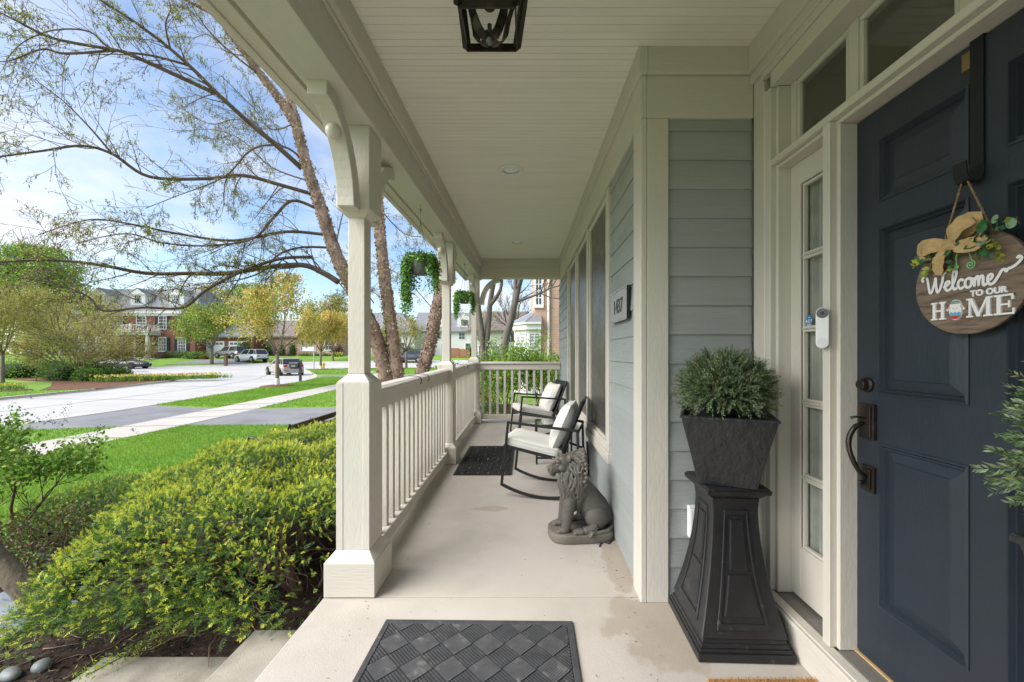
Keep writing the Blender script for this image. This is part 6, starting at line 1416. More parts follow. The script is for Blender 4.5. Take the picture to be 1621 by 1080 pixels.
def colonial():
    Y = 62.; X = wx(224, Y); z0 = terr(X, Y)-.1; Lc = Local(X, Y, z0, R(3)); t = thing('brick_house', 'two storey red brick house with black shutters and white dormers across the street', 'house', (X, Y, z0))
    W, D_, He = 8.0, 10., 6.75; WL = 10.
    mb = MB(); mb.box(-WL, W, 0, D_, -1, He); Lc.fix(mb).build('wall', m_bk, t)
    mb = MB(); mb.box(-WL-.4, W+.4, -.45, D_+.4, He, He+.35); mb.box(-WL-.25, W+.25, -.25, -.02, He-.35, He); [mb.box(-WL+.3*i, -WL+.3*i+.14, -.36, -.251, He-.18, He-.001) for i in range(int((WL+W)/.3))]; Lc.fix(mb).build('cornice', m_wht, t)
    mb = MB(); e = He+.35; rx, zr = 5.9, e+4.1; P = [(-WL-.4, -.45, e), (W+.4, -.45, e), (W+.4, D_+.4, e), (-WL-.4, D_+.4, e), (-rx-2, 4.2, zr), (rx, 4.2, zr), (rx, D_-3.8, zr), (-rx-2, D_-3.8, zr)]
    mb.add(P, [(0, 1, 5, 4), (1, 2, 6, 5), (2, 3, 7, 6), (3, 0, 4, 7), (4, 5, 6, 7), (0, 3, 2, 1)]); rf = Lc.fix(mb).build('roof', m_roof, t)
    for x in (-7.0, -1.2, 4.65):
        mb = MB(); w = 1.1; y0 = .75; zb0 = e+1.1; mb.box(x-w, x+w, y0, y0+3.2, zb0-.3, zb0+1.6); mb.prism([(x-w-.2, zb0+1.6), (x+w+.2, zb0+1.6), (x, zb0+2.55)], 'y', y0-.15, y0+3.4); d = Lc.fix(mb).build('dormer', m_wht, t)
        mb = MB(); mb.add([(x-w-.3, y0-.2, zb0+1.55), (x, y0-.2, zb0+2.66), (x+w+.3, y0-.2, zb0+1.55), (x-w-.3, y0+3.4, zb0+1.55), (x, y0+3.4, zb0+2.66), (x+w+.3, y0+3.4, zb0+1.55)], [(0, 1, 4, 3), (1, 2, 5, 4)]); Lc.fix(mb).build('dormer_roof', m_roof, d)
        mb = MB(); mb.box(x-.45, x+.45, y0-.03, y0-.002, zb0+.25, zb0+1.45); Lc.fix(mb).build('dormer_pane', m_pane, d)
        mb = MB(); [mb.box(x-.45+.3*i-.02, x-.45+.3*i+.02, y0-.05, y0-.031, zb0+.25, zb0+1.45) for i in (0, 1, 2, 3)]; [mb.box(x-.45, x+.45, y0-.052, y0-.0311, zb0+.25+.4*i-.02, zb0+.25+.4*i+.02) for i in range(4)]; Lc.fix(mb).build('dormer_muntins', m_wht, d)
    for x in (-8.6, -6.1, -3.4, 3.15, 6.05): window(t, Lc, x, 5.35, 1.05, 1.9, shut=.46); window(t, Lc, x, 1.95, 1.05, 2.0, shut=.46)
    window(t, Lc, 0, 5.35, 1.3, 1.9)
    # portico
    mb = MB(); mb.box(-2.1, 2.9, -2.2, 0, 3.35, 3.75); mb.box(-2.3, 3.1, -2.45, 0, 3.75, 3.95); Lc.fix(mb).build('portico_roof', m_wht, t)
    for x in (-1.7, 2.4): mb = MB(); mb.frus(x, -1.8, 0, .2, 3.35, .15); mb.box(x-.28, x+.28, -2.08, -1.52, -.1, .12); Lc.fix(mb).build('portico_column', m_wht, t)
    mb = MB(); mb.box(-2.1, 2.8, -2.25, -2.15, 5.0-.22, 5.0-.12); mb.box(-2.1, 2.8, -2.23, -2.17, 4.05, 4.13)
    for i in range(20): x = -2.0+i*.25; mb.box(x-.03, x+.03, -2.22, -2.18, 4.13, 4.78)
    for x in (-2.1, .3, 2.8): mb.box(x-.1, x+.1, -2.3, -2.1, 3.96, 5.05)
    for x in (-2.1, 2.8): mb.box(x-.04, x+.04, -2.1, 0, 4.78, 4.88); [mb.box(x-.03, x+.03, -2.0+.25*i-.03, -2.0+.25*i+.03, 4.0, 4.78) for i in range(8)]
    Lc.fix(mb).build('balcony_rail', m_wht, t)
    mb = MB(); mb.box(-.55, .55, -.08, -.002, .1, 2.5); Lc.fix(mb).build('house_door', mat('dark_red_door', (.06, .025, .025), .5, .1), t)
    for x in (-.95, .95, 1.25): mb = MB(); mb.box(x-.14, x+.14, -.1, -.002, .1, 3.0); Lc.fix(mb).build('door_pilaster', m_wht, t)
    mb = MB(); mb.box(1.55, 2.15, -.05, -.002, 1.95, 2.2); Lc.fix(mb).build('number_plate', m_wht, t)
    mb = MB(); mb.lathe([(.05, 0), (.12, .05), (.12, .25), (.04, .32)], (1.85, -.15, 2.5), 8); Lc.fix(mb).build('wall_lamp', mat('lamp_glass', (.7, .66, .55), .3), t)
    mb = MB(); mb.box(-2.2, 3.0, -2.3, 0, -.6, -.02); mb.box(-1.5, 2.2, -2.8, -2.31, -.6, -.17); Lc.fix(mb).build('porch_step', m_walk, t)
    # garage wing
    mb = MB(); mb.box(8.05, 15.6, 2.0, 9, -1, 3.35); Lc.fix(mb).build('garage_wall', m_bk, t)
    mb = MB(); mb.add([(7.9, 1.6, 3.35), (15.9, 1.6, 3.35), (15.9, 9.4, 3.35), (7.9, 9.4, 3.35), (8.1, 5.5, 5.4), (14.2, 5.5, 5.4)], [(0, 1, 5, 4), (1, 2, 5), (2, 3, 4, 5), (3, 0, 4), (0, 3, 2, 1)]); mb.box(7.9, 15.9, 1.55, 1.59, 3.1, 3.38); Lc.fix(mb).build('garage_roof', m_roof, t)
    for x in (9.7, 13.2):
        mb = MB(); mb.box(x-1.4, x+1.4, 1.93, 1.998, -.4, 2.5); g = Lc.fix(mb).build('garage_door', m_wht, t); mb = MB()
        for i in range(4): mb.box(x-1.2+.62*i, x-1.2+.62*i+.5, 1.915, 1.929, 1.95, 2.3)
        Lc.fix(mb).build('door_pane', m_pane, g)
        mb = MB(); [mb.box(x-1.35, x+1.35, 1.92, 1.9295, z, z+.02) for z in (.3, 1.0, 1.75)]; Lc.fix(mb).build('door_groove', mat('grey_line', (.5, .5, .5), .6), g)
colonial()
def simple_house(name, label, X, Y, z0, w, d, he, hr, rot, wall, roof, wins, hip=True, extra=None):
    t = thing(name, label, 'house', (X, Y, z0)); Lc = Local(X, Y, z0, rot)
    mb = MB(); mb.box(-w/2, w/2, 0, d, -2, he); Lc.fix(mb).build('wall', wall, t)
    e = .5; a = w/2+e; i = (d/2 if hip else 0.); mb = MB(); mb.add([(-a, -e, he), (a, -e, he), (a, d+e, he), (-a, d+e, he), (-a+i, d/2, hr), (a-i, d/2, hr)], [(0, 1, 5, 4), (1, 2, 5), (2, 3, 4, 5), (3, 0, 4), (0, 3, 2, 1)]); mb.box(-a, a, -e-.04, -e-.001, he-.2, he+.05); Lc.fix(mb).build('roof', roof, t)
    for (x, z, ww, hh, nx, nz) in wins: window(t, Lc, x, z, ww, hh, 0, nx, nz)
    if extra: extra(t, Lc)
    return t
def big_window(t, Lc):
    pass
simple_house('brick_house', 'pink brick bungalow with hipped brown roof behind the orange street trees', wx(452, 68), 68, .95, 18, 9, 3.3, 6.4, R(-2), m_bkp, m_roofb, [(-5.0, 1.7, .5, 1.6, 1, 2), (4.0, 1.75, 2.4, 1.7, 3, 2), (7.5, 1.75, 1.2, 1.5, 2, 2)])
simple_house('white_house', 'white gabled house with two dormers beyond the wooden fence', wx(716, 84), 84, 1.0, 15, 9, 5.0, 9.4, R(4), m_wht, m_roof, [(-5, 1.7, 1.4, 1.5, 2, 2), (-1.5, 1.7, 1.4, 1.5, 2, 2), (3.5, 1.7, 1.4, 1.5, 2, 2), (-3, 4.0, 1.2, 1.2, 2, 2), (2, 4.0, 1.2, 1.2, 2, 2)], False,
    lambda t, Lc: [Lc.fix(MB().prism([(x-1.5, 6.0), (x+1.5, 6.0), (x+1.5, 7.6), (x, 8.8), (x-1.5, 7.6)], 'y', .6, 4.5)).build('dormer', m_wht, t) and Lc.fix(MB().box(x-.7, x+.7, .55, .598, 6.3, 7.5)).build('dormer_pane', m_pane, t) for x in (-3.5, 2.5)])
simple_house('tan_house', 'tan house with grey hipped roof seen between the birch trunks', wx(590, 80), 80, 1.0, 17, 10, 4.6, 9.0, R(-3), m_cream, m_roof, [(-4, 1.7, 1.4, 1.6, 2, 2), (3, 1.7, 1.4, 1.6, 2, 2), (6, 1.7, 1.0, 1.6, 2, 2), (3, 4, 1.2, 1.1, 2, 2)])
simple_house('tan_house', 'small cream house with brown roof beyond the white house', wx(790, 70), 70, .95, 10, 8, 4.4, 8.2, R(2), m_cream, m_roofb, [(-2, 1.7, 1.4, 1.6, 2, 2), (2, 3.2, 1.8, 1.8, 2, 2)], False)
# white framed glazed sunroom beside the neighbour
sr = thing('sunroom', 'white framed glass sunroom behind the forked tree', 'sunroom', (wx(778, 38), 38, G)); Lc = Local(wx(778, 38), 38, G, 0)
mb = MB(); mb.box(-1.3, 1.3, 0, 2.5, 0, 2.4); Lc.fix(mb).build('glass_wall', mat('sunroom_glass', (.22, .27, .26), .15, .1, spec=.6), sr)
mb = MB()
for x in (-1.3, 0, 1.2): mb.box(x, x+.1, -.06, -.001, 0, 2.5)
mb.box(-1.35, 1.35, -.07, 2.5, 2.41, 2.55); mb.box(-1.3, 1.3, -.058, -.0015, .9, 1.0); Lc.fix(mb).build('frame', m_wht, sr)
# plank fence
fe = thing('wooden_fence', 'brown plank fence in front of the white house', 'fence', (wx(726, 60), 60, .5)); zf0 = terr(-10, 60)-.1
m_fence = mat('red_brown_fence', (.30, .125, .065), .8, .2, 4, .3, 20, (1, 1, .3)); me = None
for i in range(22):
    x = wx(711, 60)+i*.145
    if me is None: o = MB().box(-.065, .065, -.012, .012, 0, 1.45).build('plank', m_fence, None); me = o.data
    else: o = bpy.data.objects.new('plank', me); COL.objects.link(o)
    o.parent = fe; o.location = (x-fe.location.x, .0, zf0-fe.location.z+(.12 if i < 11 else 0)-(.03*max(0, i-15)))
for k in range(3): MB().box(wx(711, 60)+1.5*k-.05, wx(711, 60)+1.5*k+.05, 60.02, 60.12, zf0, zf0+1.5).build('fence_post', m_fence, fe)

# ------------------------------------------------------------------ the brick neighbour with its bay
nb = thing('neighbour_house', 'pale red brick house next door with a metal roofed bay window', 'house', (3, 17, G)); yN = 17.0
MB().box(wx(846, 17), 9, yN, 29, -.6, 7.6).build('wall', m_bkp, nb)
mb = MB(); mb.add([(-.3, 16.5, 7.6), (9.5, 16.5, 7.6), (9.5, 29.5, 7.6), (-.3, 29.5, 7.6), (4.5, 20, 11), (4.5, 26, 11)], [(0, 1, 4), (1, 2, 5, 4), (2, 3, 5), (3, 0, 4, 5), (0, 3, 2, 1)]); mb.build('roof', m_roofb, nb)
Ln = Local(0, yN, 0, 0); window(nb, Ln, wx(852, 17)+.02, wz(461, 17), .22, 1.15, 0, 2, 4)
MB().tube([(wx(868.5, 17), yN-.06, -.4), (wx(868.5, 17), yN-.06, 7.5)], .055, 8).build('downspout', m_wht, nb, smooth=True)
# bay on the street side: polygon plan
x0 = wx(846, 17)-.001; bay = [(x0, 17.15), (x0-.62, 17.45), (x0-.85, 17.9), (x0-.85, 19.4), (x0-.62, 19.9), (x0, 20.2)]
bay = [(x0+.28, 16.9), (x0-.28, 16.9), (x0-.80, 17.55), (x0-.80, 19.4), (x0-.3, 20.1), (x0+.28, 20.1)]
MB().prism(bay, 'z', -.6, wz(522, 16.9)).build('bay_wall', m_wht, nb)
def offs(p, o): c = Vector((x0+.28, 18.5)); return [((Vector(q)-c)*(1+o)+c) for q in p]
zE = wz(521.9, 16.9); q = [tuple(v) for v in offs(bay, .13)]; MB().prism(q, 'z', zE, zE+.22).build('bay_cornice', m_wht, nb); q2 = [tuple(v) for v in offs(bay, .2)]; MB().prism(q2, 'z', zE+.221, zE+.30).build('bay_gutter', m_wht, nb)
ap = [(x0+.28, 17.6, wz(486, 17.3)), (x0+.28, 19.4, wz(486, 17.3))]; mb = MB(); vs = [(x, y, zE+.301) for x, y in q2]+ap; mb.add(vs, [(0, 1, 6), (1, 2, 6), (2, 3, 7, 6), (3, 4, 7), (4, 5, 7)])
m_metal = mat('standing_seam_metal', (.36, .38, .40), .35, .08, 3, metal=.6); br = mb.build('bay_roof', m_metal, nb, fix=False)
for k in (0, 1, 2): MB().tube([vs[k], ap[0]], .025, 5).build('roof_seam', m_metal, br)
def bay_window(a, b, z0, z1, mg):
    a = Vector((*a, 0)); b = Vector((*b, 0)); d = (b-a).normalized(); n = Vector((d.y, -d.x, 0)); Lw = (b-a).length; mb = MB()
    def bx_(u0, u1, za, zb_, o0, o1, mb): mb.hexa([a+d*u0+n*o0+Vector((0, 0, za)), a+d*u1+n*o0+Vector((0, 0, za)), a+d*u1+n*o1+Vector((0, 0, za)), a+d*u0+n*o1+Vector((0, 0, za)), a+d*u0+n*o0+Vector((0, 0, zb_)), a+d*u1+n*o0+Vector((0, 0, zb_)), a+d*u1+n*o1+Vector((0, 0, zb_)), a+d*u0+n*o1+Vector((0, 0, zb_))])
    for s_ in (1, -1):
        pass
    bx_(mg, Lw-mg, z0, z1, -.01, .03, mb); f = mb.build('bay_window', mat('grey_blind', (.30, .33, .33), .5, .1), nb); mb = MB()
    k = 12
    for i in range(k): z = z0+(z1-z0)*(i+.5)/k; bx_(mg+.02, Lw-mg-.02, z-.03, z+.03, .031, .045, mb)
    mb.build('blind_slats', mat('pale_blind', (.62, .63, .62), .6), f)
    mb = MB(); bx_(mg-.07, mg, z0-.08, z1+.07, -.01, .06, mb); bx_(Lw-mg, Lw-mg+.07, z0-.08, z1+.07, -.01, .06, mb); bx_(mg, Lw-mg, z1, z1+.07, -.01, .06, mb); bx_(mg, Lw-mg, z0-.1, z0, -.01, .075, mb); bx_(Lw/2-.02, Lw/2+.02, z0, z1, .046, .058, mb); mb.build('bay_frame', m_wht, f)
bay_window(bay[0][::1], bay[1], .4, wz(530, 16.9), .10) if False else None
bay_window(bay[1], bay[0], .4, wz(529, 16.9), .09); bay_window(bay[2], bay[1], .4, wz(529, 16.9), .12)
for dy in (.0, .7, 1.4): MB().tube([(x0-.83, 17.6+dy, -.4), (x0-.83, 17.6+dy, zE)], .05, 8).build('bay_pilaster', m_wht, nb)

# ------------------------------------------------------------------ cars
m_tyre = mat('tyre_rubber', (.018, .018, .019), .8, .1); m_rim = mat('alloy_rim', (.40, .41, .42), .3, .05, metal=.7); m_rimd = mat('dark_rim', (.05, .05, .052), .35, .05, metal=.5)
m_cgl = mat('car_glass', (.03, .035, .04), .06, .1, 2, spec=.7); m_red = mat('tail_lamp', (.35, .02, .02), .25, .05, spec=.6); m_lamp = mat('head_lamp', (.6, .62, .64), .2, .05, spec=.6); m_trimb = mat('black_trim', (.02, .02, .022), .5, .1)
def paint(n, c): return mat('paint_'+n, c, .28, .03, 1.5, spec=.5, coat=.7)
def car(name, label, kind, pm, x, y, head, rim=m_rim, plate=True):
    z0 = terr(x, y)
    t = thing(name, label, 'car', (0, 0, 0), None)
    S = {'suv': dict(L=4.9, W=.97, hood=1.02, belt=1.08, roof=1.75, rear=-2.38, A=(1.0, .35), C=(-1.9, -2.25), low=.32, wr=.38, wb=(1.48, -1.48)),
         'hatch': dict(L=3.85, W=.87, hood=.92, belt=.96, roof=1.41, rear=-1.9, A=(.75, .1), C=(-1.35, -1.75), low=.2, wr=.32, wb=(1.25, -1.27)),
         'coupe': dict(L=4.8, W=.95, hood=.92, belt=.95, roof=1.36, rear=-2.35, A=(.75, -.1), C=(-1.2, -2.1), low=.2, wr=.36, wb=(1.42, -1.42))}[kind]
    L_, W = S['L']/2, S['W']; h = S['hood']; b = S['belt']; r = S['roof']; lo = S['low']
    # body: stations along x of (x, z low, z shoulder, z top, half width low, half width shoulder, half width top)
    st = [(-L_, lo+.18, .62, b-.12, W*.80, W*.84, W*.74), (-L_+.10, lo+.05, .64, b-.02, W*.92, W*.94, W*.82), (-L_+.5, lo, .66, b, W*.98, W, W*.86), (-.9, lo, .66, b, W*.98, W, W*.88), (.3, lo, .66, b, W*.98, W, W*.88), (S['A'][0], lo, .66, b-.01, W*.98, W, W*.88), (L_-.75, lo, .65, h-.03, W*.97, W*.98, W*.84), (L_-.2, lo+.04, .60, h-.16, W*.90, W*.91, W*.76), (L_, lo+.15, .55, h-.32, W*.72, W*.76, W*.66)]
    vs = []; 
    for (xx, zl, zs, zt_, wl, ws, wt_) in st: vs += [(xx, -wl*.9, zl), (xx, -wl, zl+.12), (xx, -ws, zs), (xx, -wt_, zt_), (xx, wt_, zt_), (xx, ws, zs), (xx, wl, zl+.12), (xx, wl*.9, zl)]
    n = len(st); fs = [(i*8+k, i*8+(k+1) % 8, (i+1)*8+(k+1) % 8, (i+1)*8+k) for i in range(n-1) for k in range(8)]+[tuple(range(8)), tuple(range(8*n-8, 8*n))]
    o = MB().add(vs, fs).build('body', pm, t, smooth=False, bevel=.05, seg=3)
    # cabin
    (a0, a1), (c0, c1) = S['A'], (S['C'][0], S['C'][1]); wb_, wt2 = W*.87, W*.70
    P = [(c1, -wb_, b-.03), (a0, -wb_, b-.03), (a0, wb_, b-.03), (c1, wb_, b-.03), (c0, -wt2, r-.05), (a1, -wt2, r-.05), (a1, wt2, r-.05), (c0, wt2, r-.05)]
    MB().hexa(P).build('cabin_glass', m_cgl, t, bevel=.03, seg=2)
    mb = MB(); mb.hexa([(c0-.08, -wt2-.015, r-.06), (a1+.03, -wt2-.015, r-.06), (a1+.03, wt2+.015, r-.06), (c0-.08, wt2+.015, r-.06), (c0+.05, -wt2*.9, r), (a1-.25, -wt2*.9, r), (a1-.25, wt2*.9, r), (c0+.05, wt2*.9, r)]); mb.build('roof_panel', pm, t, bevel=.02)
    for sy in (-1, 1):
        mb = MB()
        for (xb, xt) in ((a0+.02, a1+.02), ((a0+c1)*.5+.1, (a1+c0)*.5+.05), (c1+.45, c0+.25), (c1-.02, c0-.02)): mb.bar((xb, sy*(wb_+.006), b-.03), (xt, sy*(wt2+.008), r-.05), .07, .03, up=(0, 1, 0))
        mb.build('window_pillar', pm, t)
        MB().ell((a0-.05, sy*(W+.06), b+.08), (.10, .10, .07), 10, 6).build('mirror', pm, t, smooth=True)
        for wxp in S['wb']:
            R0 = S['wr']; MB().lathe([(R0+.06, -.005), (R0+.06, .03)], (wxp, sy*(W-.02) if sy > 0 else -W-.005, R0+.01), 20, 'y').build('wheel_arch', m_trimb, t)
            mb = MB(); mb.lathe([(R0*.6, -.12), (R0*.94, -.12), (R0, -.07), (R0, .07), (R0*.94, .12), (R0*.6, .12)], (wxp, sy*(W-.085), R0), 22, 'y'); w = mb.build('wheel', m_tyre, t, smooth=False)
            mb = MB(); ysd = sy*(W+.038); mb.lathe([(R0*.64, -.01), (R0*.64, .01)], (wxp, ysd, R0), 20, 'y'); rr = mb.build('rim', m_trimb, w)
            mb = MB(); [mb.bar((wxp, ysd+sy*.015, R0), (wxp+R0*.62*math.cos(k*1.2566), ysd+sy*.015, R0+R0*.62*math.sin(k*1.2566)), R0*.2, .012, up=(0, 1, 0)) for k in range(5)]; mb.build('spokes', rim, w)
        mb = MB(); mb.box(-L_-.01, -L_+.22, *sorted((sy*W*.55, sy*W*.86)), .72, .90); mb.build('tail_light', m_red, t, bevel=.02)
        mb = MB(); mb.box(L_-.28, L_-.03, *sorted((sy*W*.45, sy*W*.80)), .60, .72); mb.build('headlight', m_lamp, t, bevel=.02)
    MB().box(-L_-.03, -L_+.2, -W*.85, W*.85, lo+.02, lo+.20).build('bumper', m_trimb if kind == 'suv' else pm, t, bevel=.03)
    mb = MB(); mb.hexa([(c1-.005, -wb_*.8, b+.06), (c1+.02, -wb_*.8, b+.06), (c1+.02, wb_*.8, b+.06), (c1-.005, wb_*.8, b+.06), (c0-.03, -wt2*.85, r-.12), (c0, -wt2*.85, r-.12), (c0, wt2*.85, r-.12), (c0-.03, wt2*.85, r-.12)]); mb.build('rear_glass', m_cgl, t)
    if plate: MB().box(-L_-.035, -L_-.0, -.26, .26, .66, .80).build('licence_plate', mat('pale_plate', (.55, .66, .78), .4, .05), t)
    if kind == 'hatch':
        for sy in (-1, 1): MB().lathe([(.05, -L_-.05), (.05, -L_+.1)], (0, sy*.12, lo+.12), 10, 'x').build('exhaust', m_rim, t)
        for sy in (-1, 1): MB().box(-L_-.036, -L_, *sorted((sy*.42, sy*.72)), lo+.17, lo+.23).build('reflector', m_red, t)
    t.location = (x, y, z0+.004); t.rotation_euler = (math.atan2(0, 1), 0, head)
    return t
car('compact_car', 'silver gold compact hatchback parked at the kerb behind the mailbox', 'hatch', paint('champagne', (.40, .375, .33)), wx(447, 33.3), 33.6, R(141))
car('silver_suv', 'silver white SUV parked in the driveway of the brick house', 'suv', paint('silver', (.60, .62, .64)), wx(397, 55.5), 55.6, R(158))
car('grey_suv', 'dark grey SUV parked by the garage behind the silver SUV', 'suv', paint('dark_grey', (.075, .08, .088)), wx(364, 59.6), 59.8, R(164))
car('dark_coupe', 'black car parked in front of the brick house, half hidden by the flower bed', 'coupe', paint('black', (.022, .024, .028)), wx(196, 47), 47.2, R(4), m_rimd)
car('black_suv', 'black SUV driving along the cross street between the birch trunks', 'suv', paint('midnight', (.015, .018, .026)), wx(649, 55), 55.2, R(174))

# ------------------------------------------------------------------ street furniture
mp_ = thing('mailbox', 'black mailbox on a square post beside the verge', 'mailbox', (wx(473, 25), 25, G)); x = wx(475.5, 25)
z1 = wz(572, 25); mb = MB(); mb.box(x-.06, x+.06, 24.94, 25.06, G-.1, z1); mb.frus(x, 25, z1, .075, z1+.05, .075); mb.frus(x, 25, z1+.05, .07, z1+.13, .01); mb.build('post', m_black, mp_)
mb = MB(); za, zb2 = wz(582, 25), wz(576, 25); xa2 = wx(459, 25); mb.prism([(24.88, za), (25.12, za), (25.12, zb2)]+[(25+.12*math.cos(R(180*i/8)), zb2+.1*math.sin(R(180*i/8))) for i in range(1, 8)]+[(24.88, zb2)], 'x', xa2, x-.07); mb.build('box', m_black, mp_, bevel=.01)
mb = MB(); mb.box(xa2+.05, x-.0, 24.96, 25.04, za-.08, za-.001); mb.build('arm', m_black, mp_); MB().box(xa2+.16, xa2+.40, 24.868, 24.879, za+.06, za+.14).build('mail_label', mat('mailbox_label', (.30, .30, .29), .5), mp_)
wp = thing('wooden_post', 'short brown wooden mailbox post at the edge of the far lawn', 'post', (wx(357.5, 51.5), 51.5, terr(0, 51.5))); x, y = wx(357.5, 51.5), 51.5; z = terr(0, 51.5)
MB().box(x-.16, x+.16, y-.16, y+.16, z-.1, z+1.45).build('post', mat('brown_post', (.16, .10, .065), .85, .2, 4), wp, bevel=.02); MB().frus(x, y, z+1.451, .22, z+1.65, .05).build('post_cap', mat('dark_post_cap', (.09, .06, .045), .8), wp)
hy = thing('fire_hydrant', 'yellow fire hydrant at the corner by the far street trees', 'hydrant', (wx(512, 46.5), 46.5, -.42)); x, y, z = wx(512, 46.5), 46.5, -.45; m_hyd = mat('hydrant_yellow', (.62, .43, .02), .5, .1, 8)
MB().lathe([(.20, 0), (.20, .06), (.13, .07), (.13, .52), (.17, .53), (.17, .58), (.15, .62), (.09, .70), (.03, .73), (.03, .80), (.01, .80)], (x, y, z), 16).build('barrel', m_hyd, hy)
for s_ in (-1, 1): MB().lathe([(.06, s_*.12), (.06, s_*.20), (.075, s_*.20), (.075, s_*.23), (.02, s_*.24)], (x, y, z+.44), 10, 'x').build('side_outlet', m_hyd, hy)
sp_ = thing('street_sign', 'grey street sign pole with a white panel in front of the pink brick house', 'sign', (wx(497, 45), 45, -.45)); x = wx(497, 45)
MB().tube([(x, 45, -.5), (x, 45, wz(545, 45))], .06, 8).build('pole', mat('galvanised_pole', (.45, .46, .47), .4, .08, metal=.4), sp_); MB().box(wx(479, 45), x+.08, 44.96, 44.99, wz(556, 45), wz(549, 45)).build('sign_panel', m_wht, sp_)
gf = thing('bed_edging', 'small black wire edging fence around the daffodils', 'edging fence', (wx(221, 28), 28, G)); mb = MB()
for i in range(11): xx = wx(210, 28)+i*.1; mb.tube([(xx, 28, G), (xx, 28, G+.42), (xx+.05, 28, G+.5), (xx+.1, 28, G+.42), (xx+.1, 28, G)], .009, 4)
mb.build('hoops', m_black, gf)['kind'] = 'stuff'
# bench behind the hedge, its back to the porch
bn = thing('garden_bench', 'black iron and wood bench showing above the yew hedge', 'bench', (-3.0, 5.5, G)); m_bw = mat('bench_wood', (.11, .07, .05), .7, .2, 6); b0, b1, bxx = 4.82, 6.2, -2.86
for i, z in enumerate((.16, .26, .36)): MB().box(bxx-.012-.03*i*0, bxx+.012, b0+.03, b1-.03, z, z+.07).build('back_slat', m_bw, bn)
for i in range(4): MB().box(bxx-.48+.11*i, bxx-.39+.11*i, b0+.03, b1-.03, .02, .045).build('seat_slat', m_bw, bn)
for yy in (b0, b1): MB().tube([(bxx-.40, yy, G), (bxx-.42, yy, .10), (bxx-.52, yy, .22), (bxx-.50, yy, .29), (bxx-.42, yy, .27), (bxx-.1, yy, .22), (bxx, yy, .44), (bxx+.02, yy, .30), (bxx+.02, yy, .0), (bxx+.05, yy, G)], .016, 6).build('end_frame', m_black, bn, smooth=True)

# ------------------------------------------------------------------ trees of the street
m_tbark = mat('street_tree_bark', (.19, .155, .12), .9, .25, 4, .6, 14); m_tbarkd = mat('dark_bark', (.075, .06, .05), .9, .25, 4, .6, 14)
def lm(n, c, isl=.3, tr=.3): return mat(n, c, .65, .1, 3, island=isl, trans=tr)
L_or = [lm('blossom_orange', (.62, .40, .11)), lm('blossom_gold', (.66, .51, .13)), lm('leaf_yellow_green', (.405, .419, .068))]
L_go = [lm('blossom_gold', (.66, .51, .13)), lm('leaf_yellow_green', (.405, .419, .068)), lm('leaf_lime', (.297, .405, .068)), lm('blossom_orange', (.62, .40, .11))]
L_gr = [lm('leaf_lime', (.297, .405, .068)), lm('leaf_spring', (.162, .297, .047)), lm('leaf_yellow_green', (.405, .419, .068))]
L_ol = [lm('leaf_olive', (.365, .338, .095)), lm('leaf_khaki', (.459, .392, .149)), lm('leaf_yellow_green', (.405, .419, .068))]
L_dk = [lm('leaf_deep', (.068, .128, .034)), lm('leaf_spring', (.162, .297, .047)), lm('leaf_forest', (.03, .06, .02))]
L_br = [lm('leaf_spring', (.162, .297, .047)), lm('leaf_lime', (.297, .405, .068)), lm('leaf_bright', (.257, .446, .041))]
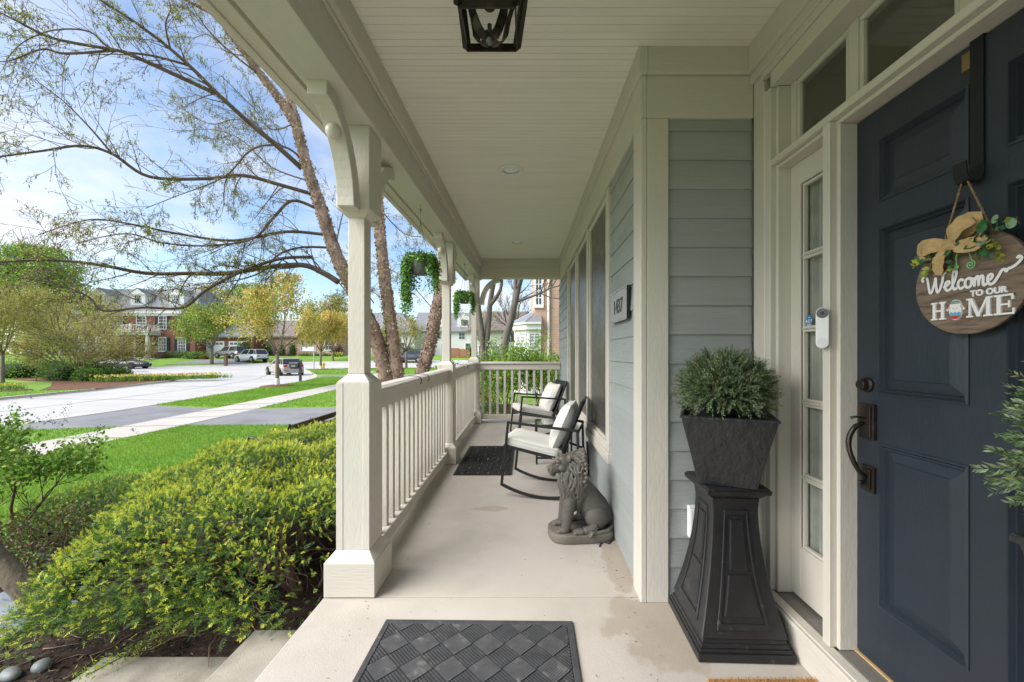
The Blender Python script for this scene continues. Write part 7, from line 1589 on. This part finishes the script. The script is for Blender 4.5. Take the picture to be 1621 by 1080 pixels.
def tree(label, px, Y, pytop, pxw, leafm, n, ll, seed, branch_py=None, trunk_r=.1, levels=2, kids=(0, 5, 7), bark=m_tbark, z0=None, shape=(1, 1), stems=1, fill=.5, guard=False, name='street_tree', group=None, flatten=.0, lift=.08, vase=.7):
    X = wx(px, Y); z0 = (terr(X, Y) if Y > 48 else G) if z0 is None else z0; H = wz(pytop, Y)-z0; Wd = pxw*Y/F/2
    t = thing(name, label, 'tree', (X, Y, z0), group); rgx = random.Random(seed); rgn = np.random.default_rng(seed); hb = (wz(branch_py, Y)-z0) if branch_py else H*.28
    lines, tips = [], []; prm = dict(seg=H*.07, wander=.15, droop=.02, lift=lift, kids=list(kids), ratio=.58, spread=.62, minr=trunk_r*.07, first=.25, rr=.5)
    mb = MB(); tops = []
    for s_ in range(stems):
        a = 6.283*s_/stems+.4; sp_ = .35 if stems > 1 else 0; top = Vector((X+math.cos(a)*sp_*hb, Y+math.sin(a)*sp_*hb, z0+hb)); r0 = trunk_r/(1 if stems == 1 else 1.5); base = Vector((X+math.cos(a)*r0*.8*(stems > 1), Y+math.sin(a)*r0*.8*(stems > 1), z0-.05))
        mb.tube([base, base.lerp(top, .08)+Vector((0, 0, 0)), base.lerp(top, .5)+Vector((rgx.uniform(-.3, .3)*r0, 0, 0)), top], [r0*1.35, r0*1.05, r0*.95, r0*.85], 8); tops.append((top, r0*.85))
    for top, r0 in tops:
        nb_ = 7 if stems == 1 else 4
        for k in range(nb_):
            a = 6.283*(k+rgx.random()*.6)/nb_; u = rgx.uniform(.2, 1.1)*vase; d = Vector((math.cos(a)*u*Wd/H*2.2, math.sin(a)*u*Wd/H*2.2, 1)); ln = (H-hb)*rgx.uniform(.72, .98)*(1.05-.18*u)
            grow(lines, tips, top-Vector((0, 0, hb*.12*rgx.random())), d, ln, r0*.55, levels, prm, rgx)
    lines_mesh(mb, lines, (3, 3, 4, 5)); mb.build('trunk', bark, t, smooth=True, fix=False)
    if guard: MB().lathe([(trunk_r*1.5, -.02), (trunk_r*1.25, .10), (trunk_r*1.12, .42), (trunk_r*1.0, .43)], (X, Y, z0), 10).build('trunk_guard', m_wht, t); MB().lathe([(.9, -.1), (.75, .05), (.3, .10), (.05, .11)], (X, Y, z0), 16).build('root_mulch', m_mulchr, t, smooth=True)
    tp = np.array([p for p, d in tips]); td = np.array([d for p, d in tips]); k = rgn.integers(0, len(tp), n); c = np.array([X, Y, z0+hb+(H-hb)*.5]); rad = np.array([Wd*1.02, Wd*1.02, (H-hb)*.55])
    P = tp[k]+rgn.normal(0, ll*fill*2.0, (n, 3)); q = (P-c)/rad; rr = np.linalg.norm(q, axis=1); over = rr > 1; P[over] = c+(q[over]/rr[over, None])*rad*rgn.uniform(.75, 1.0, over.sum())[:, None]
    D = unit(rgn.normal(0, 1, (n, 3))+td[k]*.4); LL = ll*rgn.uniform(.6, 1.3, n); cl = rgn.integers(0, len(leafm), len(tp))[k]; mi = np.where(rgn.random(n) < .55, cl, rgn.integers(0, len(leafm), n))
    leaves('crown', P, D, LL, LL*.75, leafm, mi, t, rgn); return t
tree('young street tree with yellow orange blossom beside the black mailbox', 439, 20.6, 436, 175, L_go, 11000, .10, 71, 556, .095, 2, (0, 6, 8), guard=True, fill=.8, vase=.95)
tree('orange blossoming street tree at the corner with a white trunk guard', 508, 42, 484, 100, L_or, 7500, .17, 72, 556, .13, 2, (0, 5, 6), guard=True, fill=.9)
tree('orange and gold street tree on the far lawn behind the hydrant', 527, 57, 496, 88, L_or, 7000, .2, 73, 556, .15, 2, (0, 5, 6), fill=.9)
tree('rounded yellow green street tree in front of the white garage doors', 335, 53.5, 479, 104, L_gr, 9500, .21, 74, 550, .2, 2, (0, 5, 7), fill=.9)
tree('broad multi stemmed olive tree in the flower bed across the street', 128, 26.5, 464, 195, L_ol, 20000, .085, 75, 588, .18, 2, (0, 7, 8), bark=m_tbark, stems=4, fill=1.5, vase=1.7, lift=.03, name='ornamental_tree')
tree('airy yellow green tree in front of the left half of the brick house', 118, 46, 456, 118, L_ol, 9000, .15, 93, 560, .14, 2, (0, 7, 8), stems=3, fill=1.1, vase=1.3, name='ornamental_tree')
tree('slender olive leaved tree at the left edge across the street', 4, 23, 440, 150, L_ol, 10500, .09, 76, 560, .09, 2, (0, 6, 7), fill=1.0, vase=1.2, name='ornamental_tree')
tree('tall bright green tree behind the left lawn', 60, 60, 396, 185, L_br, 15000, .30, 77, 520, .5, 2, (0, 8, 9), fill=1.3, name='shade_tree')
tree('second tall green tree at the far left', -30, 52, 405, 170, L_br, 11000, .30, 78, 520, .5, 2, (0, 8, 9), fill=1.3, name='shade_tree')
tree('dark green tree behind the olive trees at the left', 100, 70, 440, 150, L_dk, 9000, .34, 79, 540, .5, 2, (0, 7, 8), fill=1.4, name='shade_tree')
tree('pale green tree rising behind the brick house garage', 338, 80, 455, 75, L_ol, 5200, .32, 80, 530, .35, 2, (0, 6, 7), fill=1.2, name='shade_tree')
tree('golden green tree behind the pink brick house, left one', 400, 90, 452, 90, L_gr, 5600, .36, 81, 530, .4, 2, (0, 6, 7), fill=1.2, name='shade_tree')
tree('golden green tree behind the pink brick house, right one', 520, 95, 470, 100, L_ol, 5200, .38, 82, 535, .4, 2, (0, 6, 7), fill=1.1, name='shade_tree')
tree('pale budding tree on the lawn between the birch trunks', 643, 46, 500, 86, L_ol, 2300, .13, 83, 556, .16, 2, (0, 6, 7), fill=.8, name='budding_tree', vase=1.0)
tree('yellow green tree in front of the tan house', 610, 66, 520, 60, L_gr, 3000, .26, 84, 556, .2, 2, (0, 5, 6), fill=1.0, name='shade_tree')
tree('sparse tree beside the white house', 762, 66, 486, 70, L_ol, 900, .2, 85, 545, .2, 2, (0, 6, 7), fill=.8, name='budding_tree')
tree('bare branched tree behind the neighbour bay window', 815, 27, 440, 120, L_ol, 160, .06, 86, 540, .12, 2, (0, 7, 8), bark=m_tbarkd, fill=.6, name='bare_tree', z0=G, vase=1.0)
tree('distant green tree behind the tan house', 560, 110, 500, 90, L_gr, 4200, .4, 87, 545, .4, 2, (0, 5, 6), fill=1.3, name='shade_tree')
tree('distant olive tree behind the white house', 690, 120, 505, 110, L_ol, 4200, .45, 88, 548, .4, 2, (0, 5, 6), fill=1.3, name='shade_tree')
# far wood that closes the horizon
rgn = np.random.default_rng(90); n = 26000; a = rgn.uniform(-1.35, .25, n); rr = rgn.uniform(135, 170, n); X = np.sin(a)*rr; Yv = np.cos(a)*rr; hh = 9+3*np.sin(a*17)+2*np.sin(a*41+1); Zv = 1+hh*rgn.random(n)**.8; LL = rgn.uniform(.6, 1.5, n)
o = leaves('far_wood', np.c_[X, Yv, Zv], rgn.normal(0, 1, (n, 3)), LL, LL*.8, L_gr+L_ol+L_dk[:2], rgn.integers(0, 8, n), None, rgn); tag(o, 'far belt of spring trees behind the houses', 'woods')
# the forked grey trees beyond the end railing
ft = thing('forked_tree', 'grey trees with forked trunks beyond the end of the porch', 'tree', (wx(768, 12.5), 12.5, G)); mb = MB()
FT = [([(768, 648, 12.5), (766, 600, 12.5), (765, 565, 12.5), (762, 520, 12.5), (757, 480, 12.4), (752, 420, 12.3), (748, 330, 12.2), (742, 180, 12)], [.14, .115, .10, .085, .072, .062, .05, .03]), ([(766, 575, 12.5), (771, 535, 12.55), (774, 505, 12.6), (776, 480, 12.6), (781, 450, 12.6), (792, 400, 12.6), (800, 300, 12.7), (812, 150, 12.8)], [.10, .092, .085, .08, .075, .066, .05, .03]), ([(776, 483, 12.6), (786, 470, 12.4), (793, 455, 12.3), (796, 430, 12.2), (806, 380, 12)], [.07, .06, .05, .04, .02])]
FT2 = [([(795, 620, 14), (798, 560, 14), (801, 535, 14), (808, 510, 14), (815, 480, 14), (823, 445, 14), (838, 400, 14), (850, 300, 14)], [.17, .15, .14, .13, .118, .105, .09, .05]), ([(811, 495, 14), (816, 465, 14), (817, 440, 14), (815, 400, 14), (820, 320, 14)], [.10, .09, .08, .066, .04]), ([(817, 478, 14), (840, 470, 13.8), (858, 463, 13.6), (872, 456, 13.5), (889, 452, 13.4)], [.05, .04, .03, .025, .015])]
def limbs(t, FTx, seed, sub):
    mb = MB(); lines, tips = [], []; rgx = random.Random(seed); prm = dict(seg=.25, wander=.16, droop=.0, lift=.05, kids=[0, 4, 4], ratio=.55, spread=.6, minr=.006, first=.2, rr=.5)
    for pts, rs in FTx:
        s = smooth(trace(pts)); m_ = len(s); mb.tube(s, [lerp_list(rs, i/(m_-1)) for i in range(m_)], 10)
        for j in range(sub):
            x = (.45+.5*rgx.random())*(m_-1.01); i = int(x); ax = (s[i+1]-s[i]).normalized(); o = ax.orthogonal().normalized(); o.rotate(Matrix.Rotation(rgx.uniform(0, 6.28), 3, ax)); grow(lines, tips, s[i].copy(), ax*.7+o*.8, rgx.uniform(.9, 1.9), .022, 2, prm, rgx)
    mb.build('trunk', mat('grey_ridged_bark', (.14, .118, .10), .9, .3, 6, .9, 25, (1, 1, .35)), t, smooth=True, fix=False); mb = MB(); lines_mesh(mb, lines, (3, 3, 4)); mb.build('twigs', m_tbarkd, t, fix=False)['kind'] = 'stuff'
    tp = np.array([p for p, d in tips]); rgn = np.random.default_rng(seed); n = 420; k = rgn.integers(0, len(tp), n); leaves('buds', tp[k]+rgn.normal(0, .03, (n, 3)), rgn.normal(0, 1, (n, 3)), .035, .025, L_ol, rgn.integers(0, 3, n), t, rgn)
limbs(ft, FT, 91, 5)
ft2 = thing('forked_tree', 'second grey forked tree leaning right in front of the neighbour bay', 'tree', (wx(797, 14), 14, G)); limbs(ft2, FT2, 92, 5)

# ------------------------------------------------------------------ shrubs of the beds
shrub('tall_shrub', 'tall lime leaved shrub behind the end railing, left part of the row', (wx(800, 9.8), 9.8, G), 11, 1.66, .34, L_br, 7000, .06, 101, dict(lift=.10), kids=(0, 5, 5), jit=.10, rad=.018, minz=.42, group='lime shrubs behind the end railing')
shrub('tall_shrub', 'tall lime leaved shrub behind the end railing, right part of the row', (wx(862, 9.9), 9.9, G), 11, 1.70, .34, L_br, 7000, .06, 102, dict(lift=.10), kids=(0, 5, 5), jit=.10, rad=.018, minz=.42, group='lime shrubs behind the end railing')
shrub('tall_shrub', 'tall lime leaved shrub behind the house corner', (wx(905, 10.6), 10.6, G), 9, 1.70, .34, L_br, 3500, .06, 103, dict(lift=.10), kids=(0, 5, 5), jit=.10, rad=.018, minz=.42, group='lime shrubs behind the end railing')
shrub('evergreen_shrub', 'low dark evergreen shrub below the corner of the end railing', (wx(777, 8.5), 8.5, G), 10, .55, .8, L_dk, 3200, .035, 104, kids=(0, 4, 5), jit=.06, rad=.01)
shrub('evergreen_shrub', 'yellow leaved low shrub behind the corner column', (wx(772, 11.3), 11.3, G), 9, .75, .5, L_gr, 1800, .05, 105, kids=(0, 4, 5), jit=.07, rad=.01)
def bush(label, x, y, w, d, h, mats_, n, ll, seed, name='bush', z0=None, group=None):
    z0 = terr(x, y) if z0 is None else z0; t = thing(name, label, 'shrub', (x, y, z0), group); rgn = np.random.default_rng(seed); v = unit(rgn.normal(0, 1, (n, 3))); v[:, 2] = np.abs(v[:, 2]); bump = 1+.10*np.sin(v[:, 0]*7+seed)+.10*np.sin(v[:, 1]*6+v[:, 2]*5)
    e = .72; v2 = np.sign(v)*np.abs(v)**e; P = v2*np.array([w/2, d/2, h])*(rgn.random((n, 1))**.3)*bump[:, None]+np.array([x, y, z0]); D = unit(v+rgn.normal(0, .6, (n, 3))); LL = ll*rgn.uniform(.6, 1.3, n)
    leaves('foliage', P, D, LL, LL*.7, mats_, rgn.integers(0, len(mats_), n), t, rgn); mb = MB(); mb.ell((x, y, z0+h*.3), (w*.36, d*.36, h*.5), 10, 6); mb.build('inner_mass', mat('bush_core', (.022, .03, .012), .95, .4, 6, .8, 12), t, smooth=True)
    return t
L_bg = [lm('maroon_leaf', (.13, .045, .04)), lm('maroon_dark', (.08, .03, .03))]; L_hd = [lm('hedge_green', (.085, .165, .035)), lm('hedge_mid', (.14, .25, .045))]; L_ch = [lm('hedge_mid', (.14, .25, .045)), lm('leaf_bright', (.257, .446, .041)), lm('hedge_green', (.085, .165, .035))]; L_yl = [lm('shrub_yellow', (.55, .47, .05)), lm('leaf_lime', (.297, .405, .068))]; L_rd = [lm('red_leaf', (.30, .04, .05)), lm('maroon_leaf', (.13, .045, .04))]; L_rt = [lm('rust_leaf', (.42, .11, .04)), lm('hedge_mid', (.14, .25, .045))]
def bpx(label, px, Y, pxw, pyt, pyb, mats_, n, ll, seed, name='bush', d=None, z0=None, group=None):
    z = wz(pyb, Y) if z0 is None else z0; return bush(label, wx(px, Y), Y, pxw*Y/F, d or pxw*Y/F*.8, (pyb-pyt)*Y/F, mats_, n, ll, seed, name, z, group)
for i, (px, Y, w, t_, b_, M_, n, lb) in enumerate([(28, 28, 78, 569, 598, L_ch, 2600, 'clipped hedge at the left of the flower bed, leftmost of its row'), (70, 29.5, 52, 571, 594, L_ch, 1500, 'clipped hedge in the middle of the row behind the flower bed'), (101, 25.2, 58, 583, 613, L_hd, 2600, 'rounded dark green evergreen in front of the olive tree'), (100, 29.5, 50, 563, 590, L_ch, 1600, 'bright green shrub behind the rounded evergreen'), (152, 26, 42, 572, 600, L_hd, 1500, 'green shrub under the right side of the olive tree'), (178, 27, 34, 578, 598, L_ch, 1200, 'small bright green shrub among the daffodils'), (193, 28.5, 26, 577, 592, L_ch, 900, 'low bright shrub behind the wire edging'), (140, 24.4, 34, 590, 612, L_ch, 1300, 'light green mound at the front of the mulch bed'), (165, 25.6, 30, 588, 606, L_hd, 1100, 'dark green mound between the daffodils and the olive tree')]):
    bpx(lb, px, Y, w, t_, b_, M_, n, .10, 110+i, z0=G)
for i, (px, Y, w, t_, b_, M_, n, lb) in enumerate([(258, 60, 28, 557.5, 571, L_bg, 900, 'rounded maroon shrub in front of the brick house'), (287, 61, 40, 555, 568, L_hd, 1100, 'dark clipped hedge under the brick house windows'), (310, 59.5, 36, 556, 570, L_ch, 1100, 'green clipped hedge beside the garage'), (324, 58.6, 12, 561, 570, L_rt, 400, 'rust red shrub at the end of the clipped hedge'), (224, 60.5, 12, 559, 566, L_bg, 300, 'small maroon shrub beside the brick house steps'), (389, 65, 26, 534, 562, L_ch, 1100, 'lime shrub at the corner of the pink brick house'), (424, 66, 12, 540, 568, L_dk, 900, 'columnar dark evergreen at the left of the pink brick house'), (446, 66, 12, 541, 568, L_dk, 900, 'middle columnar dark evergreen by the pink brick house'), (463, 66, 13, 540, 567, L_dk, 900, 'right columnar dark evergreen by the pink brick house'), (456, 63, 14, 560, 567, L_bg, 300, 'low brown shrub below the columnar evergreens'), (483, 65, 22, 559, 568, L_hd, 600, 'left boxwood of the row under the white window'), (500, 65, 20, 559, 568, L_hd, 600, 'middle boxwood of the row under the white window'), (516, 65, 16, 559, 568, L_hd, 500, 'right boxwood of the row under the white window'), (534, 62, 18, 558, 566, L_yl, 600, 'bright yellow shrub on the far lawn'), (534, 68, 18, 547, 560, L_rd, 600, 'dark red shrub behind the yellow shrub'), (610, 66, 14, 553, 566, L_hd, 500, 'dark shrub in front of the tan house'), (648, 70, 30, 549, 560, L_ch, 700, 'green shrubs behind the black SUV'), (744, 62, 10, 548, 562, L_ch, 400, 'small green tree shaped shrub by the plank fence'), (775, 24, 44, 556, 585, L_ch, 1200, 'lime shrub under the forked trees')]):
    bpx(lb, px, Y, w, t_, b_, M_, n, .17 if Y > 30 else .09, 130+i)
# daffodils
fb_ = thing('daffodil_bed', 'clumps of yellow daffodils in the flower bed across the street', 'flowers', (wx(200, 25.5), 25.5, G)); rgn = np.random.default_rng(160); n = 900; u = rgn.random(n); X = wx(165, 24)+u*4.7+rgn.normal(0, .35, n); Y = 23.9+u*3.0+rgn.normal(0, .5, n); 
P = np.repeat(np.c_[X, Y, np.full(n, G+.02)], 4, 0); D = np.c_[rgn.normal(0, .3, n*4), rgn.normal(0, .3, n*4), np.ones(n*4)]; leaves('stems', P, D, rgn.uniform(.2, .36, n*4), .025, L_ch, rgn.integers(0, 3, n*4), fb_, rgn)
k = rgn.random(n) < .62; Pf = np.c_[X, Y, G+rgn.uniform(.3, .42, n)][k]; m_ = len(Pf); Pf = np.repeat(Pf, 5, 0); leaves('blossoms', Pf, rgn.normal(0, 1, (m_*5, 3)), .06, .05, [mat('daffodil_yellow', (.75, .58, .03), .6, .1), mat('daffodil_pale', (.78, .72, .35), .6, .1)], (rgn.random(m_*5) < .35).astype(int), fb_, rgn)
fb_ = thing('daffodil_clump', 'small clump of daffodils on the round mulch patch', 'flowers', (wx(10, 18.3), 18.3, G)); n = 60; X = wx(12, 18.3)+rgn.normal(0, .45, n); Y = 18.3+rgn.normal(0, .25, n); P = np.repeat(np.c_[X, Y, np.full(n, G+.02)], 4, 0); leaves('stems', P, np.c_[rgn.normal(0, .35, n*4), rgn.normal(0, .35, n*4), np.ones(n*4)], rgn.uniform(.15, .3, n*4), .02, L_ch, 0, fb_, rgn); Pf = np.repeat(np.c_[X, Y, G+rgn.uniform(.25, .36, n)][:22], 5, 0); leaves('blossoms', Pf, rgn.normal(0, 1, (110, 3)), .055, .045, [MATS['daffodil_yellow']], 0, fb_, rgn)
# far lawns: walk to the brick house and garage drive
xg = wx(345, 58); strip('garage_drive', [(xg-3.2, 52.9), (xg-2.6, 57), (xg-2.2, 63.5)], [(xg+7.0, 54.0), (xg+5.0, 58), (xg+4.4, 63.7)], lambda x, y: terr(x, y)+.012, m_asph, 'asphalt garage driveway of the brick house', 4)
xp = wx(228, 58); strip('front_walk', [(xp-.2, 50.0), (xp-.6, 53), (xp-1.0, 57), (xp-1.0, 59.6)], [(xp+2.2, 50.6), (xp+1.2, 53), (xp+.4, 57), (xp+.4, 59.6)], lambda x, y: terr(x, y)+.012, m_walk, 'pale walk to the brick house door', 2)
rgn = np.random.default_rng(170)
